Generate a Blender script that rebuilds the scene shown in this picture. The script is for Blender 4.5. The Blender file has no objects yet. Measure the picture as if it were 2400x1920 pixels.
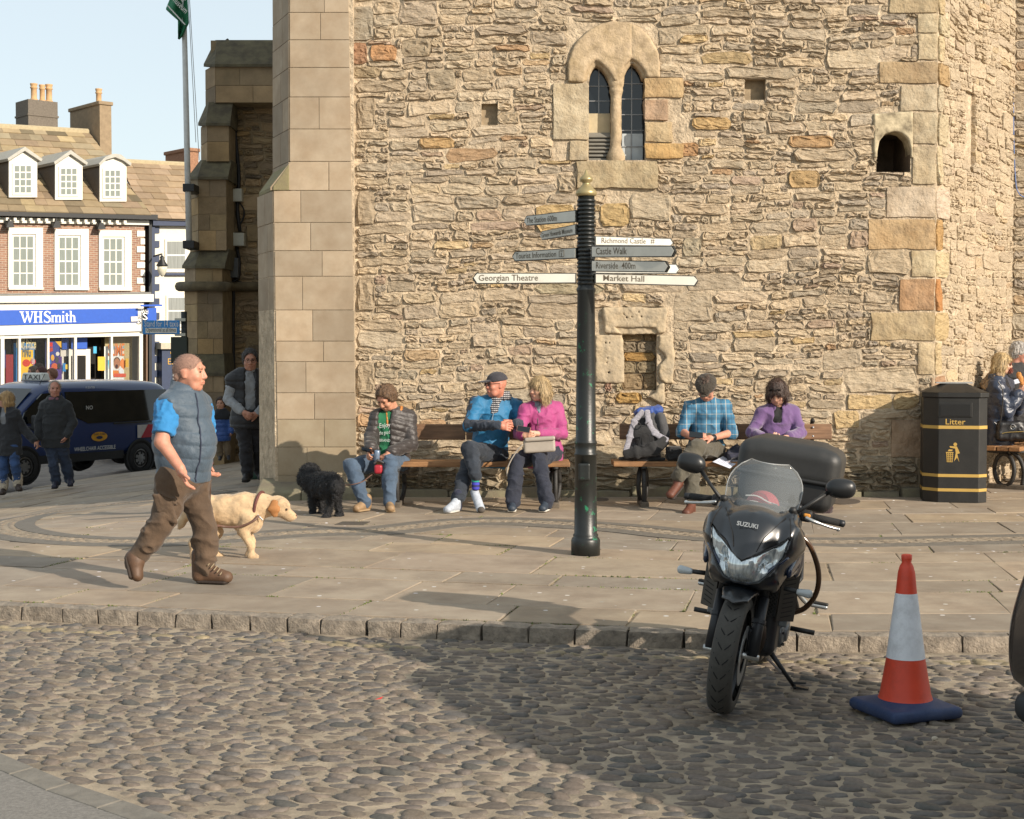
import bpy, math, random, numpy as np
from mathutils import Vector, Matrix
random.seed(7); RNG = np.random.default_rng(11)
SC = bpy.context.scene; COL = SC.collection
# ---------------------------------------------------------------- camera
FP = 3600.0; CAMH = 1.72; Y0 = 822.0; TILT = math.atan((960 - Y0) / FP)
cd = bpy.data.cameras.new('camera'); cam = bpy.data.objects.new('camera', cd); COL.objects.link(cam)
cd.sensor_width = 36; cd.lens = FP / 2400 * 36; cd.clip_end = 3000; cd.clip_start = .05
cam.location = (0, 0, CAMH); cam.rotation_euler = (math.pi / 2 - TILT, 0, 0); SC.camera = cam
# ---------------------------------------------------------------- sky and sun
SUNV = Vector((.77, -.64, .435)).normalized()          # towards the sun
w = bpy.data.worlds.new('World'); SC.world = w; w.use_nodes = True
nt = w.node_tree; bg = nt.nodes['Background']; sky = nt.nodes.new('ShaderNodeTexSky')
sky.sky_type = 'NISHITA'; sky.sun_disc = False; sky.sun_elevation = math.asin(SUNV.z)
sky.sun_rotation = math.atan2(SUNV.x, SUNV.y); sky.air_density = 1.0; sky.dust_density = 1.0; sky.ozone_density = 1.0; sky.altitude = 100
hz = nt.nodes.new('ShaderNodeMix'); hz.data_type = 'RGBA'; hz.inputs[0].default_value = .74; hz.inputs[7].default_value = (4.0, 4.36, 4.4, 1)   # thin even high haze over the whole sky
nt.links.new(sky.outputs[0], hz.inputs[6]); nt.links.new(hz.outputs[2], bg.inputs[0]); bg.inputs[1].default_value = .148
sd = bpy.data.lights.new('sun', 'SUN'); so = bpy.data.objects.new('sun', sd); COL.objects.link(so)
sd.energy = 4.8; sd.angle = math.radians(.6); sd.color = (1, .885, .745)
so.rotation_euler = (-SUNV).to_track_quat('-Z', 'Y').to_euler(); so.location = (20, -20, 30)
SC.view_settings.view_transform = 'Standard'; SC.view_settings.look = 'None'; SC.view_settings.exposure = 0.42; SC.view_settings.gamma = 1
SC.view_settings.use_curve_mapping = False
SC.render.engine = 'CYCLES'; SC.cycles.max_bounces = 6; SC.cycles.use_denoising = True
# ---------------------------------------------------------------- from a picture position to a place in the world
CT, ST = math.cos(TILT), math.sin(TILT)
def ray(px, py):
    a = (px - 1200) / FP; b = (960 - py) / FP
    return Vector((a, CT + b * ST, -ST + b * CT))
def P(px, py, d):                       # on the upright plane Y = d
    r = ray(px, py); return Vector((0, 0, CAMH)) + r * (d / r.y)
def sstep(a, b, x): t = min(1, max(0, (x - a) / (b - a))); return t * t * (3 - 2 * t)
def zg(x, y):                           # height of the pavement; the ground falls away behind the left corner
    e = min(7.0, max(0.0, -3.1 - x))
    return -.125 * e * sstep(12.5, 20.5, y) - .026 * max(0, min(y, 34) - 25) + .03 * max(0, min(y, 52) - 37)
def G(px, py, dz=0.0):
    r = ray(px, py); t = 5.0
    for _ in range(60):
        p = Vector((0, 0, CAMH)) + r * t
        z = zg(p.x, p.y) + dz
        t = .5 * t + .5 * max(.5, (z - CAMH) / r.z) if r.z < 0 else t
    return Vector((0, 0, CAMH)) + r * t
ROADZ = -.088
def RD(px, py): r = ray(px, py); return Vector((0, 0, CAMH)) + r * ((ROADZ - CAMH) / r.z)
def onplane(px, py, o, n): r = ray(px, py); c = Vector((0, 0, CAMH)); return c + r * ((Vector(o) - c).dot(n) / r.dot(n))
def V(*a): return Vector(a)
# ---------------------------------------------------------------- materials
def lin(c):
    if isinstance(c, str): c = [int(c[i:i + 2], 16) / 255 for i in (0, 2, 4)]
    return tuple(x / 12.92 if x <= .04045 else ((x + .055) / 1.055) ** 2.4 for x in c[:3])
MATS = {}
def mat(name, col='808080', rough=.6, metal=0., var=.12, vs=9., bump=0., bs=60., col2=None, coat=0., attr=None, alpha=1., trans=0., spec=.5, emit=0., sss=0., sheen=0., stretch=None, bump2=0., bs2=8., detail=5, dist=.01, stain=0., ss=.9, sc='4a4338', spots=0.):
    if name in MATS: return MATS[name]
    m = bpy.data.materials.new(name); m.use_nodes = True; MATS[name] = m
    t = m.node_tree; n = t.nodes; L = t.links.new; b = n['Principled BSDF']
    c = lin(col)
    b.inputs['Roughness'].default_value = rough; b.inputs['Metallic'].default_value = metal
    b.inputs['Specular IOR Level'].default_value = spec; b.inputs['Coat Weight'].default_value = coat; b.inputs['Coat Roughness'].default_value = .08
    if sheen: b.inputs['Sheen Weight'].default_value = sheen
    if trans: b.inputs['Transmission Weight'].default_value = trans
    if sss: b.inputs['Subsurface Weight'].default_value = sss; b.inputs['Subsurface Radius'].default_value = (.012, .004, .002); b.inputs['Subsurface Scale'].default_value = .6
    b.inputs['Alpha'].default_value = alpha
    tc = n.new('ShaderNodeTexCoord'); co = tc.outputs['Object']
    if stretch:
        mp = n.new('ShaderNodeMapping'); mp.inputs['Scale'].default_value = stretch; L(co, mp.inputs[0]); co = mp.outputs[0]
    no = n.new('ShaderNodeTexNoise'); no.inputs['Scale'].default_value = vs; no.inputs['Detail'].default_value = detail; no.inputs['Roughness'].default_value = .62; L(co, no.inputs['Vector'])
    ramp = n.new('ShaderNodeValToRGB'); ramp.color_ramp.elements[0].position = .32; ramp.color_ramp.elements[1].position = .68
    hi = c if col2 is None else lin(col2)
    ramp.color_ramp.elements[0].color = (*[x * (1 - var) for x in c], 1); ramp.color_ramp.elements[1].color = (*[min(1, x * (1 + var)) for x in hi], 1)
    L(no.outputs['Fac'], ramp.inputs[0]); out = ramp.outputs[0]
    if attr:
        at = n.new('ShaderNodeAttribute'); at.attribute_name = attr
        mx = n.new('ShaderNodeMix'); mx.data_type = 'RGBA'; mx.blend_type = 'MULTIPLY'; mx.inputs[0].default_value = 1
        L(at.outputs['Color'], mx.inputs[6]); L(out, mx.inputs[7]); out = mx.outputs[2]
    if stain:
        sn_ = n.new('ShaderNodeTexNoise'); sn_.inputs['Scale'].default_value = ss; sn_.inputs['Detail'].default_value = 9; sn_.inputs['Roughness'].default_value = .7; L(tc.outputs['Object'], sn_.inputs['Vector'])
        sr = n.new('ShaderNodeMapRange'); sr.inputs[1].default_value = .48; sr.inputs[2].default_value = .72; sr.inputs[3].default_value = 0; sr.inputs[4].default_value = stain; L(sn_.outputs['Fac'], sr.inputs[0])
        mx2 = n.new('ShaderNodeMix'); mx2.data_type = 'RGBA'; L(sr.outputs[0], mx2.inputs[0]); L(out, mx2.inputs[6]); mx2.inputs[7].default_value = (*lin(sc), 1); out = mx2.outputs[2]
    if spots:
        vo = n.new('ShaderNodeTexVoronoi'); vo.inputs['Scale'].default_value = spots; L(tc.outputs['Object'], vo.inputs['Vector']); ms = n.new('ShaderNodeMath'); ms.operation = 'LESS_THAN'; ms.inputs[1].default_value = .085; L(vo.outputs['Distance'], ms.inputs[0])
        sc_n = n.new('ShaderNodeMath'); sc_n.operation = 'MULTIPLY'; sc_n.inputs[1].default_value = .5; L(ms.outputs[0], sc_n.inputs[0]); mx3 = n.new('ShaderNodeMix'); mx3.data_type = 'RGBA'; L(sc_n.outputs[0], mx3.inputs[0]); L(out, mx3.inputs[6]); L(vo.outputs['Color'], mx3.inputs[7]); hs_ = n.new('ShaderNodeHueSaturation'); hs_.inputs['Saturation'].default_value = .08; L(vo.outputs['Color'], hs_.inputs['Color']); L(hs_.outputs[0], mx3.inputs[7]); out = mx3.outputs[2]
    L(out, b.inputs['Base Color'])
    if emit: L(out, b.inputs['Emission Color']); b.inputs['Emission Strength'].default_value = emit
    if bump:
        nb = n.new('ShaderNodeTexNoise'); nb.inputs['Scale'].default_value = bs; nb.inputs['Detail'].default_value = 8; nb.inputs['Roughness'].default_value = .65; L(co, nb.inputs['Vector'])
        bp = n.new('ShaderNodeBump'); bp.inputs['Strength'].default_value = bump; bp.inputs['Distance'].default_value = dist; L(nb.outputs['Fac'], bp.inputs['Height'])
        last = bp
        if bump2:
            n2 = n.new('ShaderNodeTexNoise'); n2.inputs['Scale'].default_value = bs2; n2.inputs['Detail'].default_value = 6; L(co, n2.inputs['Vector'])
            b2 = n.new('ShaderNodeBump'); b2.inputs['Strength'].default_value = bump2; b2.inputs['Distance'].default_value = dist * 4; L(n2.outputs['Fac'], b2.inputs['Height']); L(bp.outputs[0], b2.inputs['Normal']); last = b2
        L(last.outputs[0], b.inputs['Normal'])
    return m
# ---------------------------------------------------------------- objects
def mesh_np(name, v, f, smooth=False, col=None):
    """v (N,3) array, f list of index tuples or (M,k) array"""
    me = bpy.data.meshes.new(name)
    if isinstance(f, np.ndarray):
        k = f.shape[1]; me.vertices.add(len(v)); me.vertices.foreach_set('co', np.asarray(v, np.float32).ravel())
        me.loops.add(f.size); me.loops.foreach_set('vertex_index', f.astype(np.int32).ravel())
        me.polygons.add(len(f)); me.polygons.foreach_set('loop_start', np.arange(0, f.size, k, dtype=np.int32))
        me.update(calc_edges=True)
    else:
        me.from_pydata([tuple(x) for x in v], [], [tuple(x) for x in f]); me.update()
    if smooth: me.polygons.foreach_set('use_smooth', np.ones(len(me.polygons), bool))
    if col is not None:
        ca = me.color_attributes.new('Col', 'FLOAT_COLOR', 'POINT'); c = np.ones((len(v), 4), np.float32); c[:, :3] = col
        ca.data.foreach_set('color', c.ravel())
    return me
def ob(name, me, m=None, parent=None, world=True, bev=0., loc=None):
    o = bpy.data.objects.new(name, me); COL.objects.link(o)
    if m is not None and len(me.materials) == 0: me.materials.append(m)
    if parent is not None:
        o.parent = parent
        if world:
            p = parent; mt = Matrix()
            while p is not None: mt = p.matrix_basis @ mt if p.parent is None else p.matrix_parent_inverse @ p.matrix_basis @ mt; p = p.parent
            o.matrix_parent_inverse = mt.inverted()
    if loc is not None: o.location = loc
    if bev:
        b = o.modifiers.new('bevel', 'BEVEL'); b.width = bev; b.segments = 2; b.limit_method = 'ANGLE'; b.angle_limit = .6
    return o
def tag(o, label=None, cat=None, group=None, kind=None):
    if label: o['label'] = label
    if cat: o['category'] = cat
    if group: o['group'] = group
    if kind: o['kind'] = kind
    return o
def thing(name, label, cat, loc=(0, 0, 0), rz=0., group=None, kind=None):
    o = bpy.data.objects.new(name, None); COL.objects.link(o); o.location = loc; o.rotation_euler = (0, 0, rz); o.empty_display_size = .1
    return tag(o, label, cat, group, kind)
class B:
    """collects simple shapes into one mesh"""
    def __init__(s): s.v = []; s.f = []
    def add(s, v, f): k = len(s.v); s.v += [tuple(x) for x in v]; s.f += [tuple(i + k for i in q) for q in f]; return s
    def box(s, c, h, ax=None):
        c = Vector(c); ax = ax or (V(1, 0, 0), V(0, 1, 0), V(0, 0, 1)); ax = [Vector(a) for a in ax]
        v = [c + ax[0] * h[0] * i + ax[1] * h[1] * j + ax[2] * h[2] * k for i in (-1, 1) for j in (-1, 1) for k in (-1, 1)]
        f = [(0, 1, 3, 2), (4, 6, 7, 5), (0, 4, 5, 1), (2, 3, 7, 6), (0, 2, 6, 4), (1, 5, 7, 3)]
        if ax[0].cross(ax[1]).dot(ax[2]) < 0: f = [q[::-1] for q in f]
        return s.add(v, f)
    def bb(s, lo, hi): return s.box([(a + b) / 2 for a, b in zip(lo, hi)], [abs(b - a) / 2 for a, b in zip(lo, hi)])
    def prism(s, poly, o, u, v, n, d0=0., d1=.01):
        """polygon in (u,v) from o, extruded along n from d0 to d1"""
        o, u, v, n = map(Vector, (o, u, v, n)); k = len(poly)
        a = [o + u * x + v * y + n * d0 for x, y in poly]; b = [o + u * x + v * y + n * d1 for x, y in poly]
        ar = sum(poly[i][0] * poly[(i + 1) % k][1] - poly[(i + 1) % k][0] * poly[i][1] for i in range(k)) * (1 if u.cross(v).dot(n) * (d1 - d0) > 0 else -1)
        f = [tuple(range(k))[::-1], tuple(range(k, 2 * k))] + [(i, (i + 1) % k, k + (i + 1) % k, k + i) for i in range(k)]
        if ar < 0: f = [q[::-1] for q in f]
        return s.add(a + b, f)
    def tube(s, path, r, n=10, cap=True):
        path = [Vector(p) for p in path]; k = len(path); r = r if isinstance(r, (list, tuple)) else [r] * k
        t = [(path[min(i + 1, k - 1)] - path[max(i - 1, 0)]).normalized() for i in range(k)]
        up = t[0].orthogonal().normalized(); v = []
        for i in range(k):
            up = (up - t[i] * up.dot(t[i])).normalized(); w_ = t[i].cross(up)
            v += [path[i] + (up * math.cos(a) + w_ * math.sin(a)) * r[i] for a in [2 * math.pi * j / n for j in range(n)]]
        f = [(i * n + j, i * n + (j + 1) % n, (i + 1) * n + (j + 1) % n, (i + 1) * n + j) for i in range(k - 1) for j in range(n)]
        if cap: f += [tuple(range(n))[::-1], tuple(range((k - 1) * n, k * n))]
        return s.add(v, f)
    def lathe(s, prof, o=(0, 0, 0), ax=(0, 0, 1), n=24, cap=True):
        """prof: (radius, height) list"""
        o = Vector(o); ax = Vector(ax).normalized(); u = ax.orthogonal().normalized(); w_ = ax.cross(u); k = len(prof); v = []
        for r, h in prof: v += [o + ax * h + (u * math.cos(a) + w_ * math.sin(a)) * r for a in [2 * math.pi * j / n for j in range(n)]]
        f = [(i * n + j, i * n + (j + 1) % n, (i + 1) * n + (j + 1) % n, (i + 1) * n + j) for i in range(k - 1) for j in range(n)]
        if cap: f += [tuple(range(n))[::-1], tuple(range((k - 1) * n, k * n))]
        return s.add(v, f)
    def me(s, name, smooth=False, col=None): return mesh_np(name, s.v, s.f, smooth, col)
    def ob(s, name, m, parent=None, world=True, smooth=False, bev=0., col=None): return ob(name, s.me(name, smooth, col), m, parent, world, bev)
def autosmooth(o, ang=.7):
    me = o.data; me.polygons.foreach_set('use_smooth', np.ones(len(me.polygons), bool)); me.set_sharp_from_angle(angle=ang); return o
def hull_copy(o, parent, name=None):
    c = o.copy(); COL.objects.link(c); c.parent = parent; return c
# ---------------------------------------------------------------- noise and smooth solid shapes (signed distance fields)
def hsh(i, j, k, s=0):
    n = (i * 73856093) ^ (j * 19349663) ^ (k * 83492791) ^ (s * 2654435761)
    n = (n ^ (n >> 13)) * 1274126177 & 0x7fffffff
    return ((n ^ (n >> 16)) & 0xffff) / 32767.5 - 1
def vnoise(p, sc=1., seed=0, octv=3):
    """value noise on (N,3)"""
    p = np.asarray(p, np.float64) * sc; out = np.zeros(len(p)); a = 1.
    for o_ in range(octv):
        q = np.floor(p).astype(np.int64); f = p - q; f = f * f * (3 - 2 * f); r = 0
        for dx in (0, 1):
            for dy in (0, 1):
                for dz in (0, 1):
                    wt = (f[:, 0] if dx else 1 - f[:, 0]) * (f[:, 1] if dy else 1 - f[:, 1]) * (f[:, 2] if dz else 1 - f[:, 2])
                    r = r + wt * hsh(q[:, 0] + dx, q[:, 1] + dy, q[:, 2] + dz, seed + o_)
        out += a * r; a *= .5; p = p * 2.03 + 7.1
    return out
class F:
    def __init__(s, k=.02): s.ops = []; s.k = k
    def _add(s, fn, lo, hi, k, sub): s.ops.append((fn, np.array(lo, float), np.array(hi, float), s.k if k is None else k, sub)); return s
    def ec(s, a, b, r1, r2=None, u=None, k=None, sub=False):
        a = np.array(a, float); b = np.array(b, float); r2 = r1 if r2 is None else r2
        ab = b - a; L2 = max(1e-9, ab @ ab); rm = max(np.max(r1), np.max(r2))
        if u is None and np.isscalar(r1):
            def fn(X, Y, Z):
                t = np.clip(((X - a[0]) * ab[0] + (Y - a[1]) * ab[1] + (Z - a[2]) * ab[2]) / L2, 0, 1)
                return np.sqrt((X - a[0] - t * ab[0]) ** 2 + (Y - a[1] - t * ab[1]) ** 2 + (Z - a[2] - t * ab[2]) ** 2) - (r1 + t * (r2 - r1))
        else:
            n_ = ab / math.sqrt(L2); uu = np.array(u, float); uu = uu - n_ * (uu @ n_); uu /= np.linalg.norm(uu); vv = np.cross(n_, uu)
            r1 = (r1, r1) if np.isscalar(r1) else r1; r2 = (r2, r2) if np.isscalar(r2) else r2
            def fn(X, Y, Z):
                x, y, z = X - a[0], Y - a[1], Z - a[2]
                t = np.clip((x * ab[0] + y * ab[1] + z * ab[2]) / L2, 0, 1)
                x = x - t * ab[0]; y = y - t * ab[1]; z = z - t * ab[2]
                rx = r1[0] + t * (r2[0] - r1[0]); ry = r1[1] + t * (r2[1] - r1[1]); m = np.minimum(rx, ry)
                return (np.sqrt(((x * uu[0] + y * uu[1] + z * uu[2]) / rx) ** 2 + ((x * vv[0] + y * vv[1] + z * vv[2]) / ry) ** 2 + ((x * n_[0] + y * n_[1] + z * n_[2]) / m) ** 2) - 1) * m
        return s._add(fn, np.minimum(a, b) - rm, np.maximum(a, b) + rm, k, sub)
    def chain(s, pts, rs, u=None, k=None):
        for i in range(len(pts) - 1): s.ec(pts[i], pts[i + 1], rs[i], rs[i + 1], u, k)
        return s
    def el(s, c, r, ax=None, k=None, sub=False):
        c = np.array(c, float); A = np.eye(3) if ax is None else np.array([list(a) for a in ax], float); r = np.array(r, float); m = r.min(); R = r.max()
        def fn(X, Y, Z):
            x, y, z = X - c[0], Y - c[1], Z - c[2]; q = 0; g = 0
            for i in range(3):
                e = (x * A[i][0] + y * A[i][1] + z * A[i][2]) / r[i]; q = q + e * e; g = g + (e / r[i]) ** 2
            k0 = np.sqrt(q) + 1e-9; return k0 * (k0 - 1) / (np.sqrt(g) + 1e-6)
        return s._add(fn, c - R, c + R, k, sub)
    def rb(s, c, h, r=.01, ax=None, k=None, sub=False):
        c = np.array(c, float); A = np.eye(3) if ax is None else np.array([list(a) for a in ax], float); h = np.array(h, float); R = np.linalg.norm(h) + .01
        def fn(X, Y, Z):
            x, y, z = X - c[0], Y - c[1], Z - c[2]; o_ = 0; mx = None
            for i in range(3):
                e = abs(x * A[i][0] + y * A[i][1] + z * A[i][2]) - (h[i] - r); o_ = o_ + np.maximum(e, 0) ** 2; mx = e if mx is None else np.maximum(mx, e)
            return np.sqrt(o_) + np.minimum(mx, 0) - r
        e_ = np.abs(A.T) @ h + .01
        return s._add(fn, c - e_, c + e_, k, sub)
    def px(s, poly, o, u, v, n, d0, d1, r=.0, k=None, sub=False, noise=0., ns=8.):
        """extruded polygon"""
        o, u, v, n = [np.array(list(q), float) for q in (o, u, v, n)]; pl = np.array(poly, float); N = len(pl)
        cs = np.array([o + u * a + v * b + n * d for a, b in pl for d in (d0, d1)])
        def fn(X, Y, Z):
            x, y, z = X - o[0], Y - o[1], Z - o[2]
            a = x * u[0] + y * u[1] + z * u[2]; b = x * v[0] + y * v[1] + z * v[2]; c = x * n[0] + y * n[1] + z * n[2]
            a, b, c = np.broadcast_arrays(a, b, c)
            d = np.full(a.shape, 1e9); sg = np.ones(a.shape)
            for i in range(N):
                p, q = pl[i], pl[i - 1]; e = q - p; wx, wy = a - p[0], b - p[1]; t = np.clip((wx * e[0] + wy * e[1]) / max(1e-12, e @ e), 0, 1)
                d = np.minimum(d, (wx - e[0] * t) ** 2 + (wy - e[1] * t) ** 2)
                c1 = b >= p[1]; c2 = b < q[1]; c3 = e[0] * wy > e[1] * wx
                al = (c1 & c2 & c3) | (~c1 & ~c2 & ~c3); sg = np.where(al, -sg, sg)
            d2 = sg * np.sqrt(d) + r; d3 = abs(c - (d0 + d1) / 2) - abs(d1 - d0) / 2 + r
            res = np.minimum(np.maximum(d2, d3), 0) + np.sqrt(np.maximum(d2, 0) ** 2 + np.maximum(d3, 0) ** 2) - r
            if noise:
                pp = np.stack([a.ravel(), b.ravel(), c.ravel()], 1); res = res + noise * vnoise(pp, ns, 3, 3).reshape(a.shape)
            return res
        return s._add(fn, cs.min(0) - .01 - noise, cs.max(0) + .01 + noise, k, sub)
    def cut(s, p, n, k=.004):
        """remove everything on the side n points to"""
        p = np.array(p, float); n = np.array(n, float); n /= np.linalg.norm(n)
        return s._add(lambda X, Y, Z: -((X - p[0]) * n[0] + (Y - p[1]) * n[1] + (Z - p[2]) * n[2]), [-1e9] * 3, [1e9] * 3, k, True)
    def shell(s, fn, lo, hi, k=.01, sub=False): return s._add(fn, lo, hi, k, sub)
    def grid(s, h):
        us = [o for o in s.ops if not o[4]]
        lo = np.min([o[1] for o in us], 0) - 3 * h; hi = np.max([o[2] for o in us], 0) + 3 * h
        n = np.ceil((hi - lo) / h).astype(int) + 1; ax = [lo[i] + h * np.arange(n[i]) for i in range(3)]
        A = np.full(n, .5, np.float32)
        for fn, l, u, k, sub in s.ops:
            pad = k + 2 * h
            i0 = np.clip(np.floor((l - pad - lo) / h), 0, n).astype(int); i1 = np.clip(np.ceil((u + pad - lo) / h) + 1, 0, n).astype(int)
            if (i1 <= i0).any(): continue
            sl = tuple(slice(a, b) for a, b in zip(i0, i1))
            d = fn(ax[0][sl[0]][:, None, None], ax[1][sl[1]][None, :, None], ax[2][sl[2]][None, None, :]).astype(np.float32)
            a = A[sl]
            if sub:
                d = -d; g = np.clip(.5 - .5 * (d - a) / k, 0, 1) if k > 0 else (d < a) * 1.
                A[sl] = d + (a - d) * g + k * g * (1 - g)
            else:
                g = np.clip(.5 + .5 * (d - a) / k, 0, 1) if k > 0 else (d > a) * 1.
                A[sl] = d + (a - d) * g - k * g * (1 - g)
        return A, lo
    def net(s, h):
        A, lo = s.grid(h); S = A < 0; n = np.array(A.shape) - 1
        cnt = sum(S[i:n[0] + i, j:n[1] + j, k:n[2] + k].astype(np.int8) for i in (0, 1) for j in (0, 1) for k in (0, 1))
        mx = (cnt > 0) & (cnt < 8); I = np.argwhere(mx); vid = np.full(mx.shape, -1, np.int32); vid[mx] = np.arange(len(I))
        acc = np.zeros((len(I), 3)); num = np.zeros(len(I)); co = [(i, j, k) for i in (0, 1) for j in (0, 1) for k in (0, 1)]
        val = {c: A[I[:, 0] + c[0], I[:, 1] + c[1], I[:, 2] + c[2]] for c in co}
        for c in co:
            for ax in range(3):
                if c[ax]: continue
                e = list(c); e[ax] = 1; a, b = val[c], val[tuple(e)]; m = (a < 0) != (b < 0)
                t = a[m] / (a[m] - b[m]); p = np.tile(np.array(c, float), (m.sum(), 1)); p[:, ax] += t; acc[m] += p; num[m] += 1
        v = lo + h * (I + acc / num[:, None]); fs = []
        for ax in range(3):
            b1, b2 = (ax + 1) % 3, (ax + 2) % 3
            s0 = [slice(None)] * 3; s1 = [slice(None)] * 3; s0[ax] = slice(0, -1); s1[ax] = slice(1, None)
            ch = S[tuple(s0)] != S[tuple(s1)]; E = np.argwhere(ch)
            ok = (E[:, b1] > 0) & (E[:, b2] > 0) & (E[:, b1] < n[b1]) & (E[:, b2] < n[b2]); E = E[ok]
            flip = S[tuple(s0)][tuple(E.T)]; q = []
            for d1, d2 in ((-1, -1), (0, -1), (0, 0), (-1, 0)):
                c = E.copy(); c[:, b1] += d1; c[:, b2] += d2; q.append(vid[tuple(c.T)])
            q = np.stack(q, 1); q[~flip] = q[~flip][:, ::-1]; fs.append(q)
        f = np.concatenate(fs); return v, f[(f >= 0).all(1)]
    def me(s, name, h=.01, disp=None, smooth=True):
        v, f = s.net(h)
        if disp is not None:
            me = mesh_np(name, v, f); nn = np.zeros(len(v) * 3, np.float32); me.vertices.foreach_get('normal', nn); bpy.data.meshes.remove(me)
            v = v + nn.reshape(-1, 3) * np.asarray(disp(v))[:, None]
        return mesh_np(name, v, f, smooth)
    def ob(s, name, m, parent=None, h=.01, disp=None, world=True, smooth=True): return ob(name, s.me(name, h, disp, smooth), m, parent, world)
# ---------------------------------------------------------------- lettering
def text(s, name, m, o, u, v, n, size, parent, world=True, thick=.002, align='LEFT', xs=1., off=0., shear=0., width=None):
    """flat letters from the built-in face, laid in the frame (u, v) at o, turned into a mesh; width: fit to this length"""
    c = bpy.data.curves.new(name, 'FONT'); c.body = s; c.size = 1; c.align_x = align; c.extrude = 0; c.offset = off; c.shear = shear; c.resolution_u = 2
    t = bpy.data.objects.new(name, c); COL.objects.link(t); dg = bpy.context.evaluated_depsgraph_get(); e = t.evaluated_get(dg); me = bpy.data.meshes.new_from_object(e)
    bpy.data.objects.remove(t); bpy.data.curves.remove(c)
    k = len(me.vertices); a = np.zeros(k * 3, np.float32); me.vertices.foreach_get('co', a); a = a.reshape(-1, 3)
    if width is not None and k: xs = width / (size * max(1e-6, a[:, 0].max() - a[:, 0].min()))
    o, u, v, n = [np.array(list(q), float) for q in (o, u, v, n)]
    pts = o + np.outer(a[:, 0] * size * xs, u) + np.outer(a[:, 1] * size, v) + n * thick
    me.vertices.foreach_set('co', pts.astype(np.float32).ravel()); me.update()
    return ob(name, me, m, parent, world)
# ================================================================ ground
def KY(x):                               # the kerb line (front edge of the kerb)
    u = 1.4 - x; return (7.85 + .105 * (u + math.sqrt(u * u + 1)) + .02 * max(0, x - 1.8) ** 2) * (6588 / 5673)
def kpt(x): return Vector((x, KY(x), 0))
LBP = [G(*q) for q in ((-40, 1166), (0, 1163), (178, 1125), (352, 1099), (497, 1082), (560, 1078))]
def left_edge(y):                        # where the pavement ends towards the taxi rank
    if y < LBP[0].y: return LBP[0].x - .1
    for a, b in zip(LBP, LBP[1:]):
        if a.y <= y <= b.y: return a.x + (b.x - a.x) * (y - a.y) / (b.y - a.y)
    return LBP[-1].x + 1.5
M_ROAD = mat('road_setts_far', '6b645d', .8, var=.35, vs=3, bump=.5, bs=14, dist=.03)
M_BED = mat('sandy_bedding', '8c7f6d', .95, var=.25, vs=7, bump=1., bs=90, col2='9a8c78', stain=.55, ss=1.3, sc='62584c', dist=.006)
M_COB = mat('cobble_stone', 'dedad6', .66, var=.22, vs=45, bump=.45, bs=90, attr='Col', dist=.006)
M_JOINT = mat('paving_joint', '54483a', .95, var=.4, vs=5, col2='8b7d66', bump=.5, bs=90)
M_FLAG = mat('flagstone', 'f6f0ea', .75, var=.18, vs=3.2, stain=.65, ss=1.4, sc='6a5e51', spots=5, bump=.35, bs=70, attr='Col', bump2=.25, bs2=9, dist=.004, detail=8)
M_KERB = mat('kerb_stone', '83796d', .9, var=.35, vs=14, bump=1., bs=40, dist=.02, col2='8b8072')
M_ASPH = mat('asphalt', '77736d', .9, var=.25, vs=60, bump=.6, bs=160, dist=.005)
M_EDGE = mat('concrete_edging', '736e65', .85, var=.2, vs=10, bump=.6, bs=40, dist=.008)
def gridlines(lo, hi, near, step, far): 
    a = [near[0]]; 
    while a[-1] < near[1]: a.append(a[-1] + step)
    s_ = step
    while a[-1] < hi: s_ *= far; a.append(min(hi, a[-1] + s_))
    s_ = step
    while a[0] > lo: s_ *= far; a.insert(0, max(lo, a[0] - s_))
    return a
def sheet(xs, ys, zf, keep=None):
    v = [(x, y, zf(x, y)) for y in ys for x in xs]; n = len(xs)
    f = [(j * n + i, j * n + i + 1, (j + 1) * n + i + 1, (j + 1) * n + i) for j in range(len(ys) - 1) for i in range(n - 1) if keep is None or keep((xs[i] + xs[i + 1]) / 2, (ys[j] + ys[j + 1]) / 2)]
    return v, f
road = thing('road', None, None, kind='structure')
v, f = sheet(gridlines(-220, 220, (-20, 12), .5, 1.35), gridlines(-60, 500, (2, 30), .5, 1.35), lambda x, y: zg(x, y) - .145)
ob('road_surface', mesh_np('road_surface', v, f, True), M_ROAD, road)
xs = [-7 + .25 * i for i in range(53)]
v = []; f = []
for i, x in enumerate(xs):
    v += [(x, 2.5, ROADZ - .008), (x, KY(x) + .05, ROADZ - .008)]
    if i: f.append((2 * i - 2, 2 * i, 2 * i + 1, 2 * i - 1))
ob('bedding', mesh_np('bedding', v, f), M_BED, road)
# asphalt corner with its concrete edging (near left)
e1 = [RD(-260, 1700), RD(0, 1766), RD(167, 1836), RD(417, 1920), RD(760, 2060), RD(1100, 2260)]
inw = V(-.55, -.83, 0).normalized()
e0 = [p + inw * .13 for p in e1]
def flatten(pts, z): return [V(p.x, p.y, z) for p in pts]
strip = B()
for a, b, c, d in zip(e1, e1[1:], e0, e0[1:]):
    for k in range(2):
        p0 = a.lerp(b, k / 2 + .004); p1 = a.lerp(b, k / 2 + .494); q0 = c.lerp(d, k / 2 + .004); q1 = c.lerp(d, k / 2 + .494)
        bb_ = B(); top = ROADZ + .004
        bb_.add([V(p.x, p.y, z) for z in (ROADZ - .03, top) for p in (p0, p1, q1, q0)], [(0, 3, 2, 1), (4, 5, 6, 7), (0, 1, 5, 4), (1, 2, 6, 5), (2, 3, 7, 6), (3, 0, 4, 7)][:])
        bm_o = bb_.ob('edging_stone', M_EDGE, road, bev=.006)
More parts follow.
